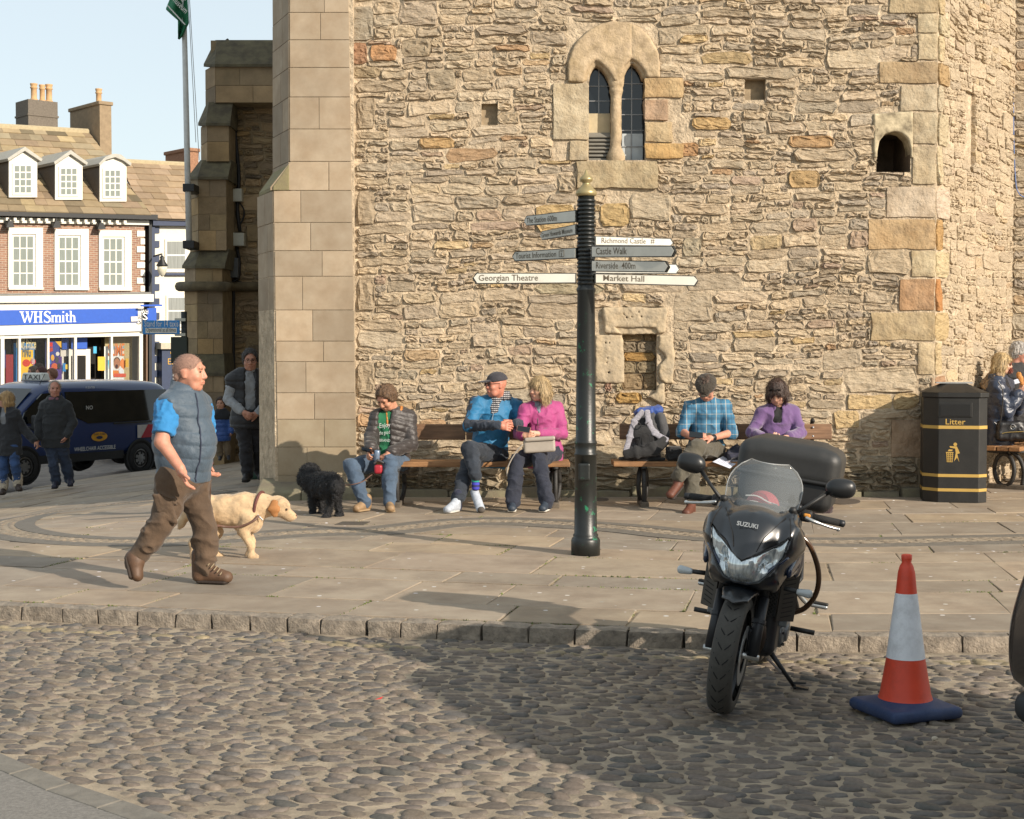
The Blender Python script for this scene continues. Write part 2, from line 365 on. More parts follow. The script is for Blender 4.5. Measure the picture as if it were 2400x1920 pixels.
ap = flatten(e0, ROADZ) + [V(-9, 2, ROADZ), V(-9, e0[0].y + 1, ROADZ)]
ap = flatten(e0, ROADZ) + [V(2.2, 2, ROADZ), V(-9, 2, ROADZ), V(-9, e0[0].y + .5, ROADZ)]
ob('asphalt', mesh_np('asphalt', ap, [tuple(range(len(ap)))[::-1]]), M_ASPH, road)
def in_asphalt(x, y):
    for a, b in zip(e1, e1[1:]):
        lo, hi = min(a.x, b.x), max(a.x, b.x)
        if lo <= x <= hi: return y < a.y + (b.y - a.y) * (x - a.x) / (b.x - a.x) + .05
    return x < e1[0].x and y < e1[0].y
# cobbles ---------------------------------------------------------
def lerp3(a, b, t): return tuple(p + (q - p) * t for p, q in zip(a, b))
CC = [lin(c) for c in ('7c7266', '706860', '786e64', '6b6661', '807568', '6e6660', '646260', '756b62', '827768', '625d58')]
NV = 48; cob = []
for i in range(NV):
    rr = random.Random(i); n = 9; rings = []
    sq = rr.uniform(.72, .96); ph = rr.uniform(0, 6.28); dome = rr.uniform(.006, .014)
    rad = [1 + .10 * math.sin(2 * a + ph) + rr.uniform(-.08, .08) for a in [6.283 * j / n for j in range(n)]]
    tx, ty = rr.uniform(-.25, .25), rr.uniform(-.2, .2)
    vv = []
    for s_, z in ((1.0, -.03), (.96, .0), (.84, dome * .55), (.5, dome * .92)):
        for j in range(n):
            a = 6.283 * j / n; c_, s2 = math.cos(a), math.sin(a); q = (abs(c_) ** 2.6 + abs(s2) ** 2.6) ** (-1 / 2.6)
            x, y = .055 * q * c_ * rad[j] * s_, .0435 * q * s2 * rad[j] * s_ * sq
            vv.append((x, y, z + (tx * x + ty * y if z > 0 else 0) * .8 + rr.uniform(-.002, .002)))
    vv.append((0, 0, dome)); ff = []
    for r_ in range(3): ff += [(r_ * n + j, r_ * n + (j + 1) % n, (r_ + 1) * n + (j + 1) % n, (r_ + 1) * n + j) for j in range(n)]
    ff += [(3 * n + j, 3 * n + (j + 1) % n, 4 * n) for j in range(n)]
    c = lerp3(CC[i % 10], CC[rr.randrange(10)], rr.random() * .5); k = rr.uniform(.8, 1.22)
    if rr.random() < .06: c = lin('54534f')
    cob.append((np.array(vv), ff, tuple(x * k for x in c)))
spots = []
rr = random.Random(5); y = 2.6; row = 0
while y < 10.9:
    x = -6.5 + rr.uniform(0, .1)
    while x < 6.2:
        wdt = rr.uniform(.75, 1.35); x += .051 * wdt
        cx = x; cy = y + (KY(x) - KY(0)) * .85 + .012 * math.sin(x * 2.9 + y * 3) + rr.uniform(-.011, .011)
        if cy < KY(cx) - .045 and not in_asphalt(cx, cy) and cx > -6: spots.append((cx, cy, wdt, rr.uniform(.86, 1.12), rr.gauss(-.14, .16), rr.randrange(NV), rr.uniform(-.006, .006)))
        x += .051 * wdt + .013
    y += rr.uniform(.071, .082); row += 1
def yl(x, y, seed): # worn yellow line paint along the kerb
    d = KY(x) - y; return abs(d - .30) < .055
def inview(p, m=0):
    d = p[1]; q = Vector((p[0], p[1], p[2] - CAMH)); f_ = Vector((0, CT, -ST)); z = q.dot(f_)
    if z < .2: return None
    X = 1200 + FP * q.x / z; Y = 960 - FP * q.dot(Vector((0, ST, CT))) / z
    return (X, Y) if -m < X < 2400 + m and -m < Y < 1920 + m else None
near = sorted([i for i, s_ in enumerate(spots) if inview((s_[0], s_[1], ROADZ), -20)], key=lambda i: spots[i][1])[:300]; nearset = set(near)
cme = [mesh_np('cobble', c[0], c[1], True, c[2]) for c in cob]
for i in near:
    x, y, a, b, rz, k, dz = spots[i]
    o = ob('cobble', cme[k], M_COB, road); o.location = (x, y, ROADZ - .009 + dz); o.rotation_euler = (0, 0, rz); o.scale = (a, b, 1)
VV = []; FF = []; CCc = []; base = 0
for i, s_ in enumerate(spots):
    if i in nearset: continue
    x, y, a, b, rz, k, dz = s_; vv, ff, c = cob[k]; ca, sa = math.cos(rz), math.sin(rz)
    X = vv[:, 0] * a; Y = vv[:, 1] * b
    VV.append(np.stack([X * ca - Y * sa + x, X * sa + Y * ca + y, vv[:, 2] + ROADZ - .009 + dz], 1)); FF += [tuple(j + base for j in q) for q in ff]
    cc = np.tile(np.array(c), (len(vv), 1))
    if yl(x, y, i) and random.random() < .85: cc[:] = np.array(lin('a09478')) * random.uniform(.75, 1.05)
    CCc.append(cc); base += len(vv)
tag(ob('cobbles', mesh_np('cobbles', np.concatenate(VV), FF, True, np.concatenate(CCc)), M_COB, road), kind='stuff')
# kerb ------------------------------------------------------------
def roughbox(c, half, ax, n=(4, 2, 3), amp=.006, r=.015, seed=0, ns=9.):
    c = np.array(list(c), float); A = np.array([list(a) for a in ax], float); half = np.array(half); vid = {}; v = []; f = []
    def vert(i, j, k):
        if (i, j, k) not in vid:
            q = np.array([2 * i / n[0] - 1, 2 * j / n[1] - 1, 2 * k / n[2] - 1]) * half
            inn = np.clip(q, -(half - r), half - r); d = q - inn; L_ = np.linalg.norm(d)
            if L_ > 1e-9: q = inn + d / L_ * r
            vid[(i, j, k)] = len(v); v.append(q)
        return vid[(i, j, k)]
    for a in range(3):
        b, e = (a + 1) % 3, (a + 2) % 3
        for s_ in (0, n[a]):
            for j in range(n[b]):
                for k in range(n[e]):
                    q = []
                    for dj, dk in ((0, 0), (1, 0), (1, 1), (0, 1)):
                        t = [0, 0, 0]; t[a] = s_; t[b] = j + dj; t[e] = k + dk; q.append(vert(*t))
                    f.append(tuple(q if s_ else q[::-1]))
    v = np.array(v); w_ = v @ A + c
    w_ = w_ + (v / np.linalg.norm(v, axis=1)[:, None] @ A) * (amp * vnoise(w_, ns, seed, 3))[:, None]
    if np.linalg.det(A) < 0: f = [q[::-1] for q in f]
    return w_, f
kerb = thing('kerb', None, None, kind='structure')
x = -6.2; i = 0
while x < 6.2:
    L_ = random.uniform(.22, .30) * (1.0 if x < 0 else 1.25); p, q = kpt(x), kpt(x + L_); u = (q - p).normalized(); n_ = V(u.y, -u.x, 0)
    c = (p + q) / 2 - n_ * .085; L2 = (q - p).length
    v, f = roughbox((c.x, c.y, -.075), (L2 / 2 - .004, .085 + random.uniform(-.004, .006), .078), (u, -n_, V(0, 0, 1)), (6, 3, 5), .009, .010, i, 13)
    k = random.uniform(.85, 1.12)
    autosmooth(ob('kerb_stone', mesh_np('kerb_stone', v, f, True), M_KERB, kerb), .75); x += L_; i += 1
# flagstones ------------------------------------------------------
pav = thing('pavement', None, None, kind='structure')
def az(u): return .12 + .17 / (1 + math.exp((u - .6) / 1.3))
def uv(u, v_):
    a = az(u); return Vector((u + v_ * math.sin(a), KY(u) + v_ * math.cos(a), 0))
WD = 18.1                                                        # the tower's front face
XC = P(2194, 500, WD).x                                          # its right-hand corner
def pave_ok(x, y):
    if y < KY(x) + .1 or x < left_edge(y) or y > 31 or x > 11: return False
    if y > WD + .4 and -2.6 < x < XC - .3 + max(0, y - WD) * .7: return False
    return True
xs = gridlines(-12, 12, (-10, 10), .4, 1.2); ys = gridlines(8, 31, (8.4, 30), .3, 1.2)
v = []; f = []
for j in range(60):
    for i, u in enumerate(xs):
        p = uv(u, .1 + j * .4); v.append((p.x, p.y, zg(p.x, p.y) - .008 - .02 * sstep(14, 18, p.y) * sstep(-1.5, -3, p.x)))
n = len(xs)
f = [(j * n + i, j * n + i + 1, (j + 1) * n + i + 1, (j + 1) * n + i) for j in range(59) for i in range(n - 1) if pave_ok(*v[j * n + i][:2]) or pave_ok(*v[(j + 1) * n + i + 1][:2])]
ob('paving_bed', mesh_np('paving_bed', v, f, True), M_JOINT, pav)
FCOL = [lin(c) for c in ('9f9180', '998d7f', 'a3937f', '958a7d', 'a0907f', '988c7d', 'a5947d', '8f867a')]
rr = random.Random(21); vv = .175; flags = []
while vv < 21.5:
    H = rr.choice((.55, .62, .7, .8, .92, 1.0)) if vv < 9 else rr.uniform(.6, .95); u = -14 + rr.uniform(0, .8)
    while u < 11:
        W = rr.uniform(.7, 1.45); flags.append((u, u + W, vv, vv + H)); u += W
    vv += H
nf = 0; EDG = []
for (ua, ub, va, vb) in flags:
    g = rr.uniform(.003, .008); gv = g + rr.uniform(.006, .016); jit = lambda: rr.uniform(-.012, .012)
    ps = [uv(ua + g + jit() * .8, va + gv), uv(ub - g + jit() * .8, va + gv), uv(ub - g + jit() * .8, vb - gv), uv(ua + g + jit() * .8, vb - gv)]
    c = sum(ps, V(0, 0, 0)) / 4
    if not pave_ok(c.x, c.y) or not all(p.y > KY(p.x) + .14 for p in ps): continue
    if not any(inview((q.x, q.y, zg(q.x, q.y)), 500) for q in ps): continue
    EDG += [(ps[0], ps[1]), (ps[1], ps[2])]; dz = rr.uniform(-.003, .004); tl = rr.uniform(-.004, .004); cr = rr.random() < .10
    vvx = []
    for s_, z in ((1, -.03), (1, -.003), (.0, 0)):
        for p in ps:
            q = p + (c - p).normalized() * (.008 if s_ == 0 else 0); vvx.append((q.x, q.y, zg(q.x, q.y) + z + dz + tl * (q.x - c.x)))
    ff = [(8, 9, 10, 11)] + [(k + j, k + (j + 1) % 4, k + 4 + (j + 1) % 4, k + 4 + j) for k in (0, 4) for j in range(4)]
    col = lerp3(rr.choice(FCOL), rr.choice(FCOL), .4); kk = rr.uniform(.88, 1.1)
    ob('flagstone', mesh_np('flagstone', vvx, ff, False, tuple(x * kk for x in col)), M_FLAG, pav); nf += 1
print('flags', nf, 'cobbles', len(spots))
# the curved channel of small cobbles between dark edging stones
CH = [(2500, 1262), (2300, 1266), (2130, 1270), (1960, 1272), (1800, 1268), (1600, 1253), (1480, 1240), (1345, 1230), (1200, 1223), (1060, 1226), (900, 1244), (780, 1247), (668, 1252), (540, 1262), (417, 1269), (300, 1271), (209, 1269), (110, 1262), (42, 1252), (10, 1243), (2, 1233), (22, 1223), (80, 1209), (209, 1190), (334, 1177), (430, 1166), (540, 1150)]
M_CHE = mat('dark_edging', '69635a', .8, var=.2, vs=12, bump=.4, bs=60)
cp = [G(*q) for q in CH]
def catmull(pts, per=8):
    out = []; n_ = len(pts)
    for i in range(n_ - 1):
        p0, p1, p2, p3 = pts[max(0, i - 1)], pts[i], pts[i + 1], pts[min(n_ - 1, i + 2)]
        for k in range(per):
            t = k / per; out.append(.5 * ((2 * p1) + (p2 - p0) * t + (2 * p0 - 5 * p1 + 4 * p2 - p3) * t * t + (3 * p1 - p0 - 3 * p2 + p3) * t ** 3))
    return out + [pts[-1]]
def even(pts, step):
    out = [pts[0].copy()]; acc = 0
    for a, b in zip(pts, pts[1:]):
        L_ = (b - a).length; t = step - acc
        while t <= L_: out.append(a.lerp(b, t / L_)); t += step
        acc = (acc + L_) % step
    return out
path = even(catmull(cp), .11); W1, W2 = .14, .34
def side(i): t = path[min(i + 1, len(path) - 1)] - path[max(i - 1, 0)]; t.z = 0; t.normalize(); return V(-t.y, t.x, 0)
vb_ = []; fb = []
for i, p in enumerate(path):
    s_ = side(i)
    for w_ in (-W1, W1): q = p + s_ * w_; vb_.append((q.x, q.y, zg(q.x, q.y) + .0045))
    if i: fb.append((2 * i - 2, 2 * i, 2 * i + 1, 2 * i - 1))
chan = ob('channel', mesh_np('channel', vb_, [q[::-1] for q in fb]), M_BED, pav)
for sgn in (-1, 1):
    i = 0
    while i < len(path) - 2:
        k = min(len(path) - 1, i + random.choice((4, 5, 6))); bb_ = B(); pts = list(range(i, k + 1)); vq = []
        for zt in (-.01, .009):
            for j in pts: q = path[j] + side(j) * sgn * W1; vq.append((q.x, q.y, zg(q.x, q.y) + zt))
            for j in pts[::-1]: q = path[j] + side(j) * sgn * W2; vq.append((q.x, q.y, zg(q.x, q.y) + zt - .004 * (zt > 0)))
        m_ = 2 * len(pts); fq = [tuple(range(m_, 2 * m_)) if sgn > 0 else tuple(range(m_, 2 * m_))[::-1]] + [(j, (j + 1) % m_, m_ + (j + 1) % m_, m_ + j) for j in range(m_)]
        bb_.add(vq, fq); bb_.ob('edging_stone', M_CHE, pav); i = k
VV = []; FF = []; CCc = []; base = 0
for i in range(0, len(path)):
    for sgn in (-.67, 0, .67):
        vv, ff, c = cob[random.randrange(NV)]; p = path[i] + side(i) * sgn * W1; t = side(i); X = vv[:, 0] * .85; Y = vv[:, 1] * .85; X, Y = X * .9, Y
        VV.append(np.stack([X * t.y + Y * t.x + p.x, -X * t.x + Y * t.y + p.y, vv[:, 2] * .5 + zg(p.x, p.y) + .004], 1)); FF += [tuple(j + base for j in q) for q in ff]
        CCc.append(np.tile(np.array(lin('978a78')) * random.uniform(.8, 1.15), (len(vv), 1))); base += len(vv)
tag(ob('channel_cobbles', mesh_np('channel_cobbles', np.concatenate(VV), FF, True, np.concatenate(CCc)), M_COB, pav), kind='stuff')
# ================================================================ the church tower
M_RUB = mat('rubble_stone', 'fff9f0', .92, var=.24, stain=.3, ss=3.5, sc='7d7060', vs=16, bump=1., bs=26, attr='Col', bump2=.7, bs2=8, dist=.018, detail=9, stretch=(1, 1, 2.2))
M_MORT = mat('lime_mortar', 'b5a389', .95, var=.25, vs=9, bump=1., bs=48, dist=.02, col2='c0ae94', bump2=.6, bs2=14, stain=.4, ss=2, sc='7d6f5e')
M_ASHL = mat('ashlar', 'fdf5ec', .88, var=.2, stain=.5, ss=.9, sc='776a58', vs=4, bump=.35, bs=90, attr='Col', dist=.004, detail=8)
M_DRS = mat('dressed_stone', 'fbf2e6', .9, var=.26, vs=6, bump=1., bs=34, attr='Col', bump2=.7, bs2=7, dist=.014, detail=9, stain=.6, ss=2.6, sc='6d6152')
M_DARK = mat('dark_void', '1b1815', .9)
tower = thing('church_tower', 'large medieval tower of coursed rubble stone rising behind the benches', 'tower', (1, WD, 0))
def ob_s(*a): return autosmooth(ob(*a), .75)
def chaikin(p): 
    o = []
    for a, b in zip(p, p[1:] + p[:1]): o += [(a[0] * .9 + b[0] * .1, a[1] * .9 + b[1] * .1), (a[0] * .1 + b[0] * .9, a[1] * .1 + b[1] * .9)]
    return o
def resamp(p, n):
    q = p + p[:1]; L_ = [0]
    for a, b in zip(q, q[1:]): L_.append(L_[-1] + math.hypot(b[0] - a[0], b[1] - a[1]))
    out = []; j = 0
    for i in range(n):
        t = L_[-1] * i / n
        while L_[j + 1] < t: j += 1
        s_ = (t - L_[j]) / max(1e-9, L_[j + 1] - L_[j]); out.append((q[j][0] + (q[j + 1][0] - q[j][0]) * s_, q[j][1] + (q[j + 1][1] - q[j][1]) * s_))
    return out
def parea(p): return .5 * sum(p[i][0] * p[(i + 1) % len(p)][1] - p[(i + 1) % len(p)][0] * p[i][1] for i in range(len(p)))
def clip(p, f):                           # keep where f(q) >= 0, f linear
    o = []
    for a, b in zip(p, p[1:] + p[:1]):
        fa, fb_ = f(a), f(b)
        if fa >= 0: o.append(a)
        if fa * fb_ < 0: t = fa / (fa - fb_); o.append((a[0] + (b[0] - a[0]) * t, a[1] + (b[1] - a[1]) * t))
    return o
def stone_geo(poly, fr, proud=.03, back=-.04, bev=.006, rough=.010, n=14, rnd=random, dome=.1, flat=False):
    o, U, Vv, N = fr
    if not flat: poly = resamp(chaikin(poly), n)
    n = len(poly); cx = sum(p[0] for p in poly) / n; cy = sum(p[1] for p in poly) / n
    if not flat: poly = [(p[0] + rnd.uniform(-rough, rough), p[1] + rnd.uniform(-rough, rough)) for p in poly]
    R = min(math.hypot(p[0] - cx, p[1] - cy) for p in poly); tx, ty = rnd.uniform(-.12, .12) * (not flat), rnd.uniform(-.2, .12) * (not flat)
    v = []; rings = [(0, back), (0, proud * (.72 if not flat else .9)), (min(bev, R * .45), proud)]
    if not flat: rings += [(min(R * .42, .03), proud * 1.05), (min(R * .74, .07), proud * (1 + dome))]
    for ins, h in rings:
        for p in poly:
            dx, dy = cx - p[0], cy - p[1]; L_ = math.hypot(dx, dy) or 1; q = (p[0] + dx / L_ * ins, p[1] + dy / L_ * ins)
            hh = h if h < 0 or flat else max(.004, h * rnd.uniform(.35, 1.55) + tx * (q[0] - cx) * .6 + ty * (q[1] - cy) * .6)
            v.append(o + U * q[0] + Vv * q[1] + N * hh)
    k = len(rings); f = [(r * n + j, r * n + (j + 1) % n, (r + 1) * n + (j + 1) % n, (r + 1) * n + j) for r in range(k - 1) for j in range(n)]
    f.append(tuple(range((k - 1) * n, k * n)))
    if U.cross(Vv).dot(N) * parea(poly) < 0: f = [q[::-1] for q in f]
    return v, f
def n2(u, v_, s_): return float(vnoise(np.array([[u, v_, s_ * 3.7]]), 1, s_, 2)[0])
def rubble(u0, u1, v0, v1, seed, feats, fmin=.045, warp=1., sc=1.):
    rd = random.Random(seed); out = []; v_ = v0
    while v_ < v1:
        H = rd.uniform(.20, .37) * sc; u = u0
        while u < u1:
            W = min(rd.uniform(.34, .95) * sc, u1 - u)
            if u1 - u - W < .15: W = u1 - u
            kl = rd.choices((1, 2, 3, 4), (.04, .34, .42, .2))[0] if H > .27 * sc else rd.choices((1, 2, 3), (.1, .65, .25))[0]
            hs = [rd.uniform(.6, 1.4) for _ in range(kl)]; sm = sum(hs); y = v_
            for h in hs:
                h = H * h / sm; m = max(1, round(W / (h * rd.uniform(2.0, 4.4)))); m = min(m, 4)
                ws = [rd.uniform(.6, 1.4) for _ in range(m)]; sw = sum(ws); x = u
                for w_ in ws:
                    w_ = W * w_ / sw; out.append((x, y, x + w_, y + h)); x += w_
                y += h
            u += W
        v_ += H
    res = []
    allp = []
    for (a, b, c, d) in out: allp += [(a, b), ((a + c) / 2, b), (c, b), (c, (b + d) / 2), (c, d), ((a + c) / 2, d), (a, d), (a, (b + d) / 2)]
    ap = np.array(allp); nz = lambda fx, fy, k: vnoise(np.stack([ap[:, 0] * fx, ap[:, 1] * fy, np.full(len(ap), k * 3.7)], 1), 1, k, 2)
    ee = np.clip(np.minimum((ap[:, 0] - u0) / .15, (u1 - ap[:, 0]) / .15), 0, 1)
    wx = ap[:, 0] + warp * ee * (.05 * nz(1.1, 1.6, 1) + .018 * nz(4, 5, 2)); wy = ap[:, 1] + warp * (.055 * nz(.8, 1.2, 3) + .02 * nz(3.2, 4, 4)); ix = 0
    for (a, b, c, d) in out:
        pl = [(a, b), ((a + c) / 2, b), (c, b), (c, (b + d) / 2), (c, d), ((a + c) / 2, d), (a, d), (a, (b + d) / 2)]
        q = list(zip(wx[ix:ix + 8].tolist(), wy[ix:ix + 8].tolist())); ix += 8
        g = rd.uniform(.007, .015); cx = sum(p[0] for p in q) / 8; cy = sum(p[1] for p in q) / 8
        q = [(p[0] - math.copysign(min(g, abs(p[0] - cx)), p[0] - cx), p[1] - math.copysign(min(g, abs(p[1] - cy) * .6), p[1] - cy)) for p in q]
        for (x0, y0, x1, y1) in feats:
            xs_ = [p[0] for p in q]; ys_ = [p[1] for p in q]
            if not q or max(xs_) <= x0 or min(xs_) >= x1 or max(ys_) <= y0 or min(ys_) >= y1: continue
            best = []
            for fn in (lambda p: x0 - p[0], lambda p: p[0] - x1, lambda p: y0 - p[1], lambda p: p[1] - y1):
                t = clip(q, fn)
                if len(t) > 2 and abs(parea(t)) > abs(parea(best) if best else 0): best = t
            q = best
            if not q: break
        if len(q) > 2 and abs(parea(q)) > .0022:
            ex = max(p[0] for p in q) - min(p[0] for p in q); ey = max(p[1] for p in q) - min(p[1] for p in q)
            if min(ex, ey) > .028: res.append(q)
    return res
SCOL = [lin(c) for c in ('b5a58c', 'ad9e88', 'b8a68c', 'a89c88', 'b09f86', 'a6967f', 'bcaa8e', 'aa9d89', 'b2a28d', 'a29687')]
SODD = [lin(c) for c in ('b39a6c', 'a98560', 'a69080', 'b8a27a', 'ad926f', '948b7f', '9b8573')]
def scol(rd):
    c = lerp3(rd.choice(SODD), lin('b0a088'), .3) if rd.random() < .09 else lerp3(rd.choice(SCOL), rd.choice(SCOL), .4); k = rd.uniform(.9, 1.27); return tuple(x * k for x in c)
FRF = (V(0, WD, 0), V(1, 0, 0), V(0, 0, 1), V(0, -1, 0))
def wq(px, py, d=WD): p = P(px, py, d); return (p.x, p.z)
def wrect(x0, y0, x1, y1, d=WD): a = wq(x0, y1, d); b = wq(x1, y0, d); return (a[0], a[1], b[0], b[1])
def rpoly(r): return [(r[0], r[1]), (r[2], r[1]), (r[2], r[3]), (r[0], r[3])]
XP = wq(836, 900)[0]                      # right edge of the ashlar pier
A2 = lambda X, Y: (800 + .37106 * X, .37106 * Y); B2 = lambda X, Y: (1600 + .37106 * X, .37106 * Y); N8 = lambda X, Y: (1380 + .1623 * X, 680 + .1623 * Y)
def rz(fn, x0, y0, x1, y1): a = fn(x0, y0); b = fn(x1, y1); return wrect(a[0], a[1], b[0], b[1])
# openings: window, niche, arched hole, two putlog holes
OP_WIN = rz(A2, 1562, 400, 1918, 1012); OP_NICHE = rz(N8, 480, 560, 985, 1450); OP_ARCH = rz(B2, 1222, 830, 1440, 1088)
OP_P1 = rz(B2, 390, 500, 525, 632); OP_P2 = rz(A2, 885, 655, 988, 790)
feats = [rz(A2, 1425, 135, 2012, 515), rz(A2, 1335, 520, 1565, 1015), rz(A2, 1905, 490, 2160, 1012), rz(A2, 1478, 1010, 1998, 1195), OP_WIN,
         rz(N8, 90, 250, 1230, 1345), rz(N8, 380, 1340, 1090, 1640), OP_NICHE, rz(B2, 1222, 825, 1445, 1090), OP_P1, OP_P2]
quo = [(1480, -160, 1700, -60), (1300, -60, 1700, 88), (1478, 88, 1700, 214), (1482, 216, 1700, 382), (1240, 388, 1700, 530), (1370, 533, 1700, 706), (1445, 708, 1700, 915), (1445, 918, 1700, 1166), (1282, 1178, 1700, 1378), (1170, 1382, 1700, 1580), (1440, 1583, 1700, 1752), (1365, 1758, 1700, 1965), (1185, 1970, 1700, 2155), (1480, 2160, 1700, 2370), (1560, 2374, 1700, 2640), (1310, 2645, 1700, 2890), (1470, 2893, 1700, 3110)]
qcol = ['b5a384', 'b9a682', 'bdb092', 'c2b18f', 'ab9068', 'b8ab92', 'b9ab8e', 'c0b091', 'c5b4a0', 'b08e5e', 'c1b18e', 'b27f4e', 'b9a37a', 'bda985', 'a9876a', 'a1836a', '96876f']
quoins = []
for (x0, y0, x1, y1), c in zip(quo, qcol):
    r = rz(B2, x0, y0, x1, y1); r = (r[0], r[1], XC, r[3]); quoins.append((r, c)); feats.append(r)
fstones = [(rz(A2, 60, 268, 165, 408), '96603c'), (rz(A2, 182, 282, 352, 388), 'b87f48'), (rz(A2, 45, 40, 205, 262), '9d9585'), (rz(A2, 380, 245, 570, 362), 'a3937a'), (rz(A2, 1632, 1282, 1822, 1432), 'b89a5f'), (rz(A2, 1228, 1290, 1480, 1470), 'bd9f66'), (rz(B2, -2, 1502, 122, 1622), 'a9a08a'),
           (rz(A2, 545, 440, 728, 572), 'a59882'), (rz(A2, 66, 420, 248, 496), '9f8c6c'), (wrect(1460, 975, 1580, 1000), 'b1a083'), (wrect(1250, 664, 1420, 690), 'aba185'), (rz(B2, 665, 1075, 870, 1190), 'b1905a'), (rz(B2, 660, 855, 960, 935), 'b68c58'), (rz(B2, 55, 740, 310, 822), 'bd9a5f'), (rz(B2, -30, 900, 100, 992), 'b47f45'), (rz(A2, 490, 870, 720, 940), 'b8935a'), (rz(A2, 1345, 590, 1420, 620), 'b3a28a')]
for y0, y1 in ((228, 303), (449, 527), (649, 728), (848, 921)): fstones.append((wrect(838, y0, 880, y1), 'a3927a'))
feats += [r for r, c in fstones]
allst = []                                # (poly, frame, colour, kwargs, visible size)
rd = random.Random(3)
for q in rubble(XP, XC, -.15, 6.9, 41, feats, sc=.92):
    u_ = sum(p[0] for p in q) / len(q); v_ = sum(p[1] for p in q) / len(q); c = scol(rd)
    lowdark = sstep(.75, .15, v_ + .15 * n2(u_ * 2, v_, 9)); c = lerp3(c, lin('6f6a55'), .55 * lowdark)    # damp, mossy footing courses
    allst.append((q, FRF, c, dict(proud=rd.uniform(.008, .028) + (.04 if v_ < .4 else 0)), abs(parea(q))))
for r, c in fstones: allst.append((rpoly((r[0] + .006, r[1] + .006, r[2] - .006, r[3] - .006)), FRF, tuple(x * .97 for x in lerp3(lin(c), lin('ac9c84'), .35)), dict(proud=.022, rough=.003, dome=.1, n=14), 9))
# canted side that turns towards the sun
C0 = V(XC, WD, 0); C1 = P(2374, 500, WD + 2.6); C1.z = 0; U2 = (C1 - C0).normalized(); L2c = (C1 - C0).length; NN2 = V(U2.y, -U2.x, 0)
FR2 = (C0, U2, V(0, 0, 1), NN2)
qf2 = []
for i, (r, c) in enumerate(quoins):
    w_ = .2 if i % 2 else .42; qf2.append((0, r[1], w_, r[3])); allst.append((rpoly((.0, r[1] + .006, w_ - .008, r[3] - .006)), FR2, tuple(x * .98 for x in lin(c)), dict(proud=.02, rough=.004, dome=.1, n=14), 2))
slit = (1.05, wq(2290, 360)[1], 1.45, wq(2290, 180)[1])
for q in rubble(0, L2c, -.15, 6.9, 77, qf2 + [slit], sc=.85): allst.append((q, FR2, tuple(x * 1.08 for x in lerp3(scol(rd), lin('b5a58c'), .5)), dict(proud=rd.uniform(.004, .02)), abs(parea(q)) * .4))  # stones made paler, this face's stronger sunlight put into their colour
FR3 = (C1, V(1, 0, 0), V(0, 0, 1), V(0, -1, 0))
for q in rubble(0, 2.2, -.15, 6.9, 99, []): allst.append((q, FR3, tuple(x * .9 for x in scol(rd)), dict(proud=rd.uniform(.01, .03)), abs(parea(q)) * .3))
allst.sort(key=lambda s_: -s_[4])
VV = []; FF = []; CCc = []; base = 0; cnt = 0
for i, (q, fr, c, kw, sz) in enumerate(allst):
    v, f = stone_geo(q, fr, rnd=rd, **kw)
    if i < 265: ob('stone', mesh_np('stone', v, f, False, c), M_RUB, tower); cnt += 1
    else: VV += v; FF += [tuple(j + base for j in t) for t in f]; CCc += [c] * len(v); base += len(v)
tag(ob('rubble_stones', mesh_np('rubble_stones', VV, FF, False, np.array(CCc)), M_RUB, tower), kind='stuff'); print('tower stones', len(allst))
# quoins on the front
for (r, c) in quoins:
    a = lin(c); k = rd.uniform(.92, 1.05); F_ = F(); cx, cz = (r[0] + r[2]) / 2, (r[1] + r[3]) / 2
    v, f = roughbox((cx, WD + .08, cz), ((r[2] - r[0]) / 2 - .006, .105 + .0, (r[3] - r[1]) / 2 - .006), (V(1, 0, 0), V(0, 1, 0), V(0, 0, 1)), (14, 3, 9), .016, .014, int(cz * 100), 5)
    ob_s('quoin', mesh_np('quoin', v, f, True, tuple(x * k for x in lerp3(a, lin('b3a48c'), .4))), M_DRS, tower)
# mortar face with the openings left out, and their recesses
def wallgrid(fr, u0, u1, v0, v1, ops):
    us = sorted({u0, u1, *[max(u0, min(u1, t)) for o in ops for t in (o[0], o[2])]}); vs_ = sorted({v0, v1, *[t for o in ops for t in (o[1], o[3])]}); b = B(); o, U, Vv, N = fr
    for a, c in zip(us, us[1:]):
        for d, e in zip(vs_, vs_[1:]):
            m = ((a + c) / 2, (d + e) / 2)
            if any(q[0] < m[0] < q[2] and q[1] < m[1] < q[3] for q in ops): continue
            b.add([o + U * x + Vv * y for x, y in ((a, d), (c, d), (c, e), (a, e))], [(0, 1, 2, 3)])
    return b
TH = 11.5
ops = [OP_WIN, OP_NICHE, OP_ARCH, OP_P1, OP_P2]
wallgrid(FRF, XP - .2, XC, -.6, TH, ops).ob('front_wall', M_MORT, tower)
wallgrid(FR2, 0, L2c, -.6, TH, [slit]).ob('canted_wall', M_MORT, tower)
BK = WD + 16
b = B(); b.add([(C1.x, C1.y, -.6), (C1.x + 12, C1.y, -.6), (C1.x + 12, C1.y, TH), (C1.x, C1.y, TH)], [(0, 1, 2, 3)]); b.ob('return_wall', M_MORT, tower)
b = B(); xl = XP - .3
b.add([(xl, WD + .2, -2), (xl, BK, -2), (xl, BK, TH), (xl, WD + .2, TH)], [(0, 1, 2, 3)]); b.add([(xl, BK, -2), (C1.x + 12, BK, -2), (C1.x + 12, BK, TH), (xl, BK, TH)], [(0, 1, 2, 3)])
b.add([(xl, WD + .01, TH), (XC, WD + .01, TH), (C1.x, C1.y, TH), (C1.x + 12, C1.y, TH), (C1.x + 12, BK, TH), (xl, BK, TH)], [(0, 1, 2, 3, 4, 5)]); b.ob('tower_body', M_MORT, tower)
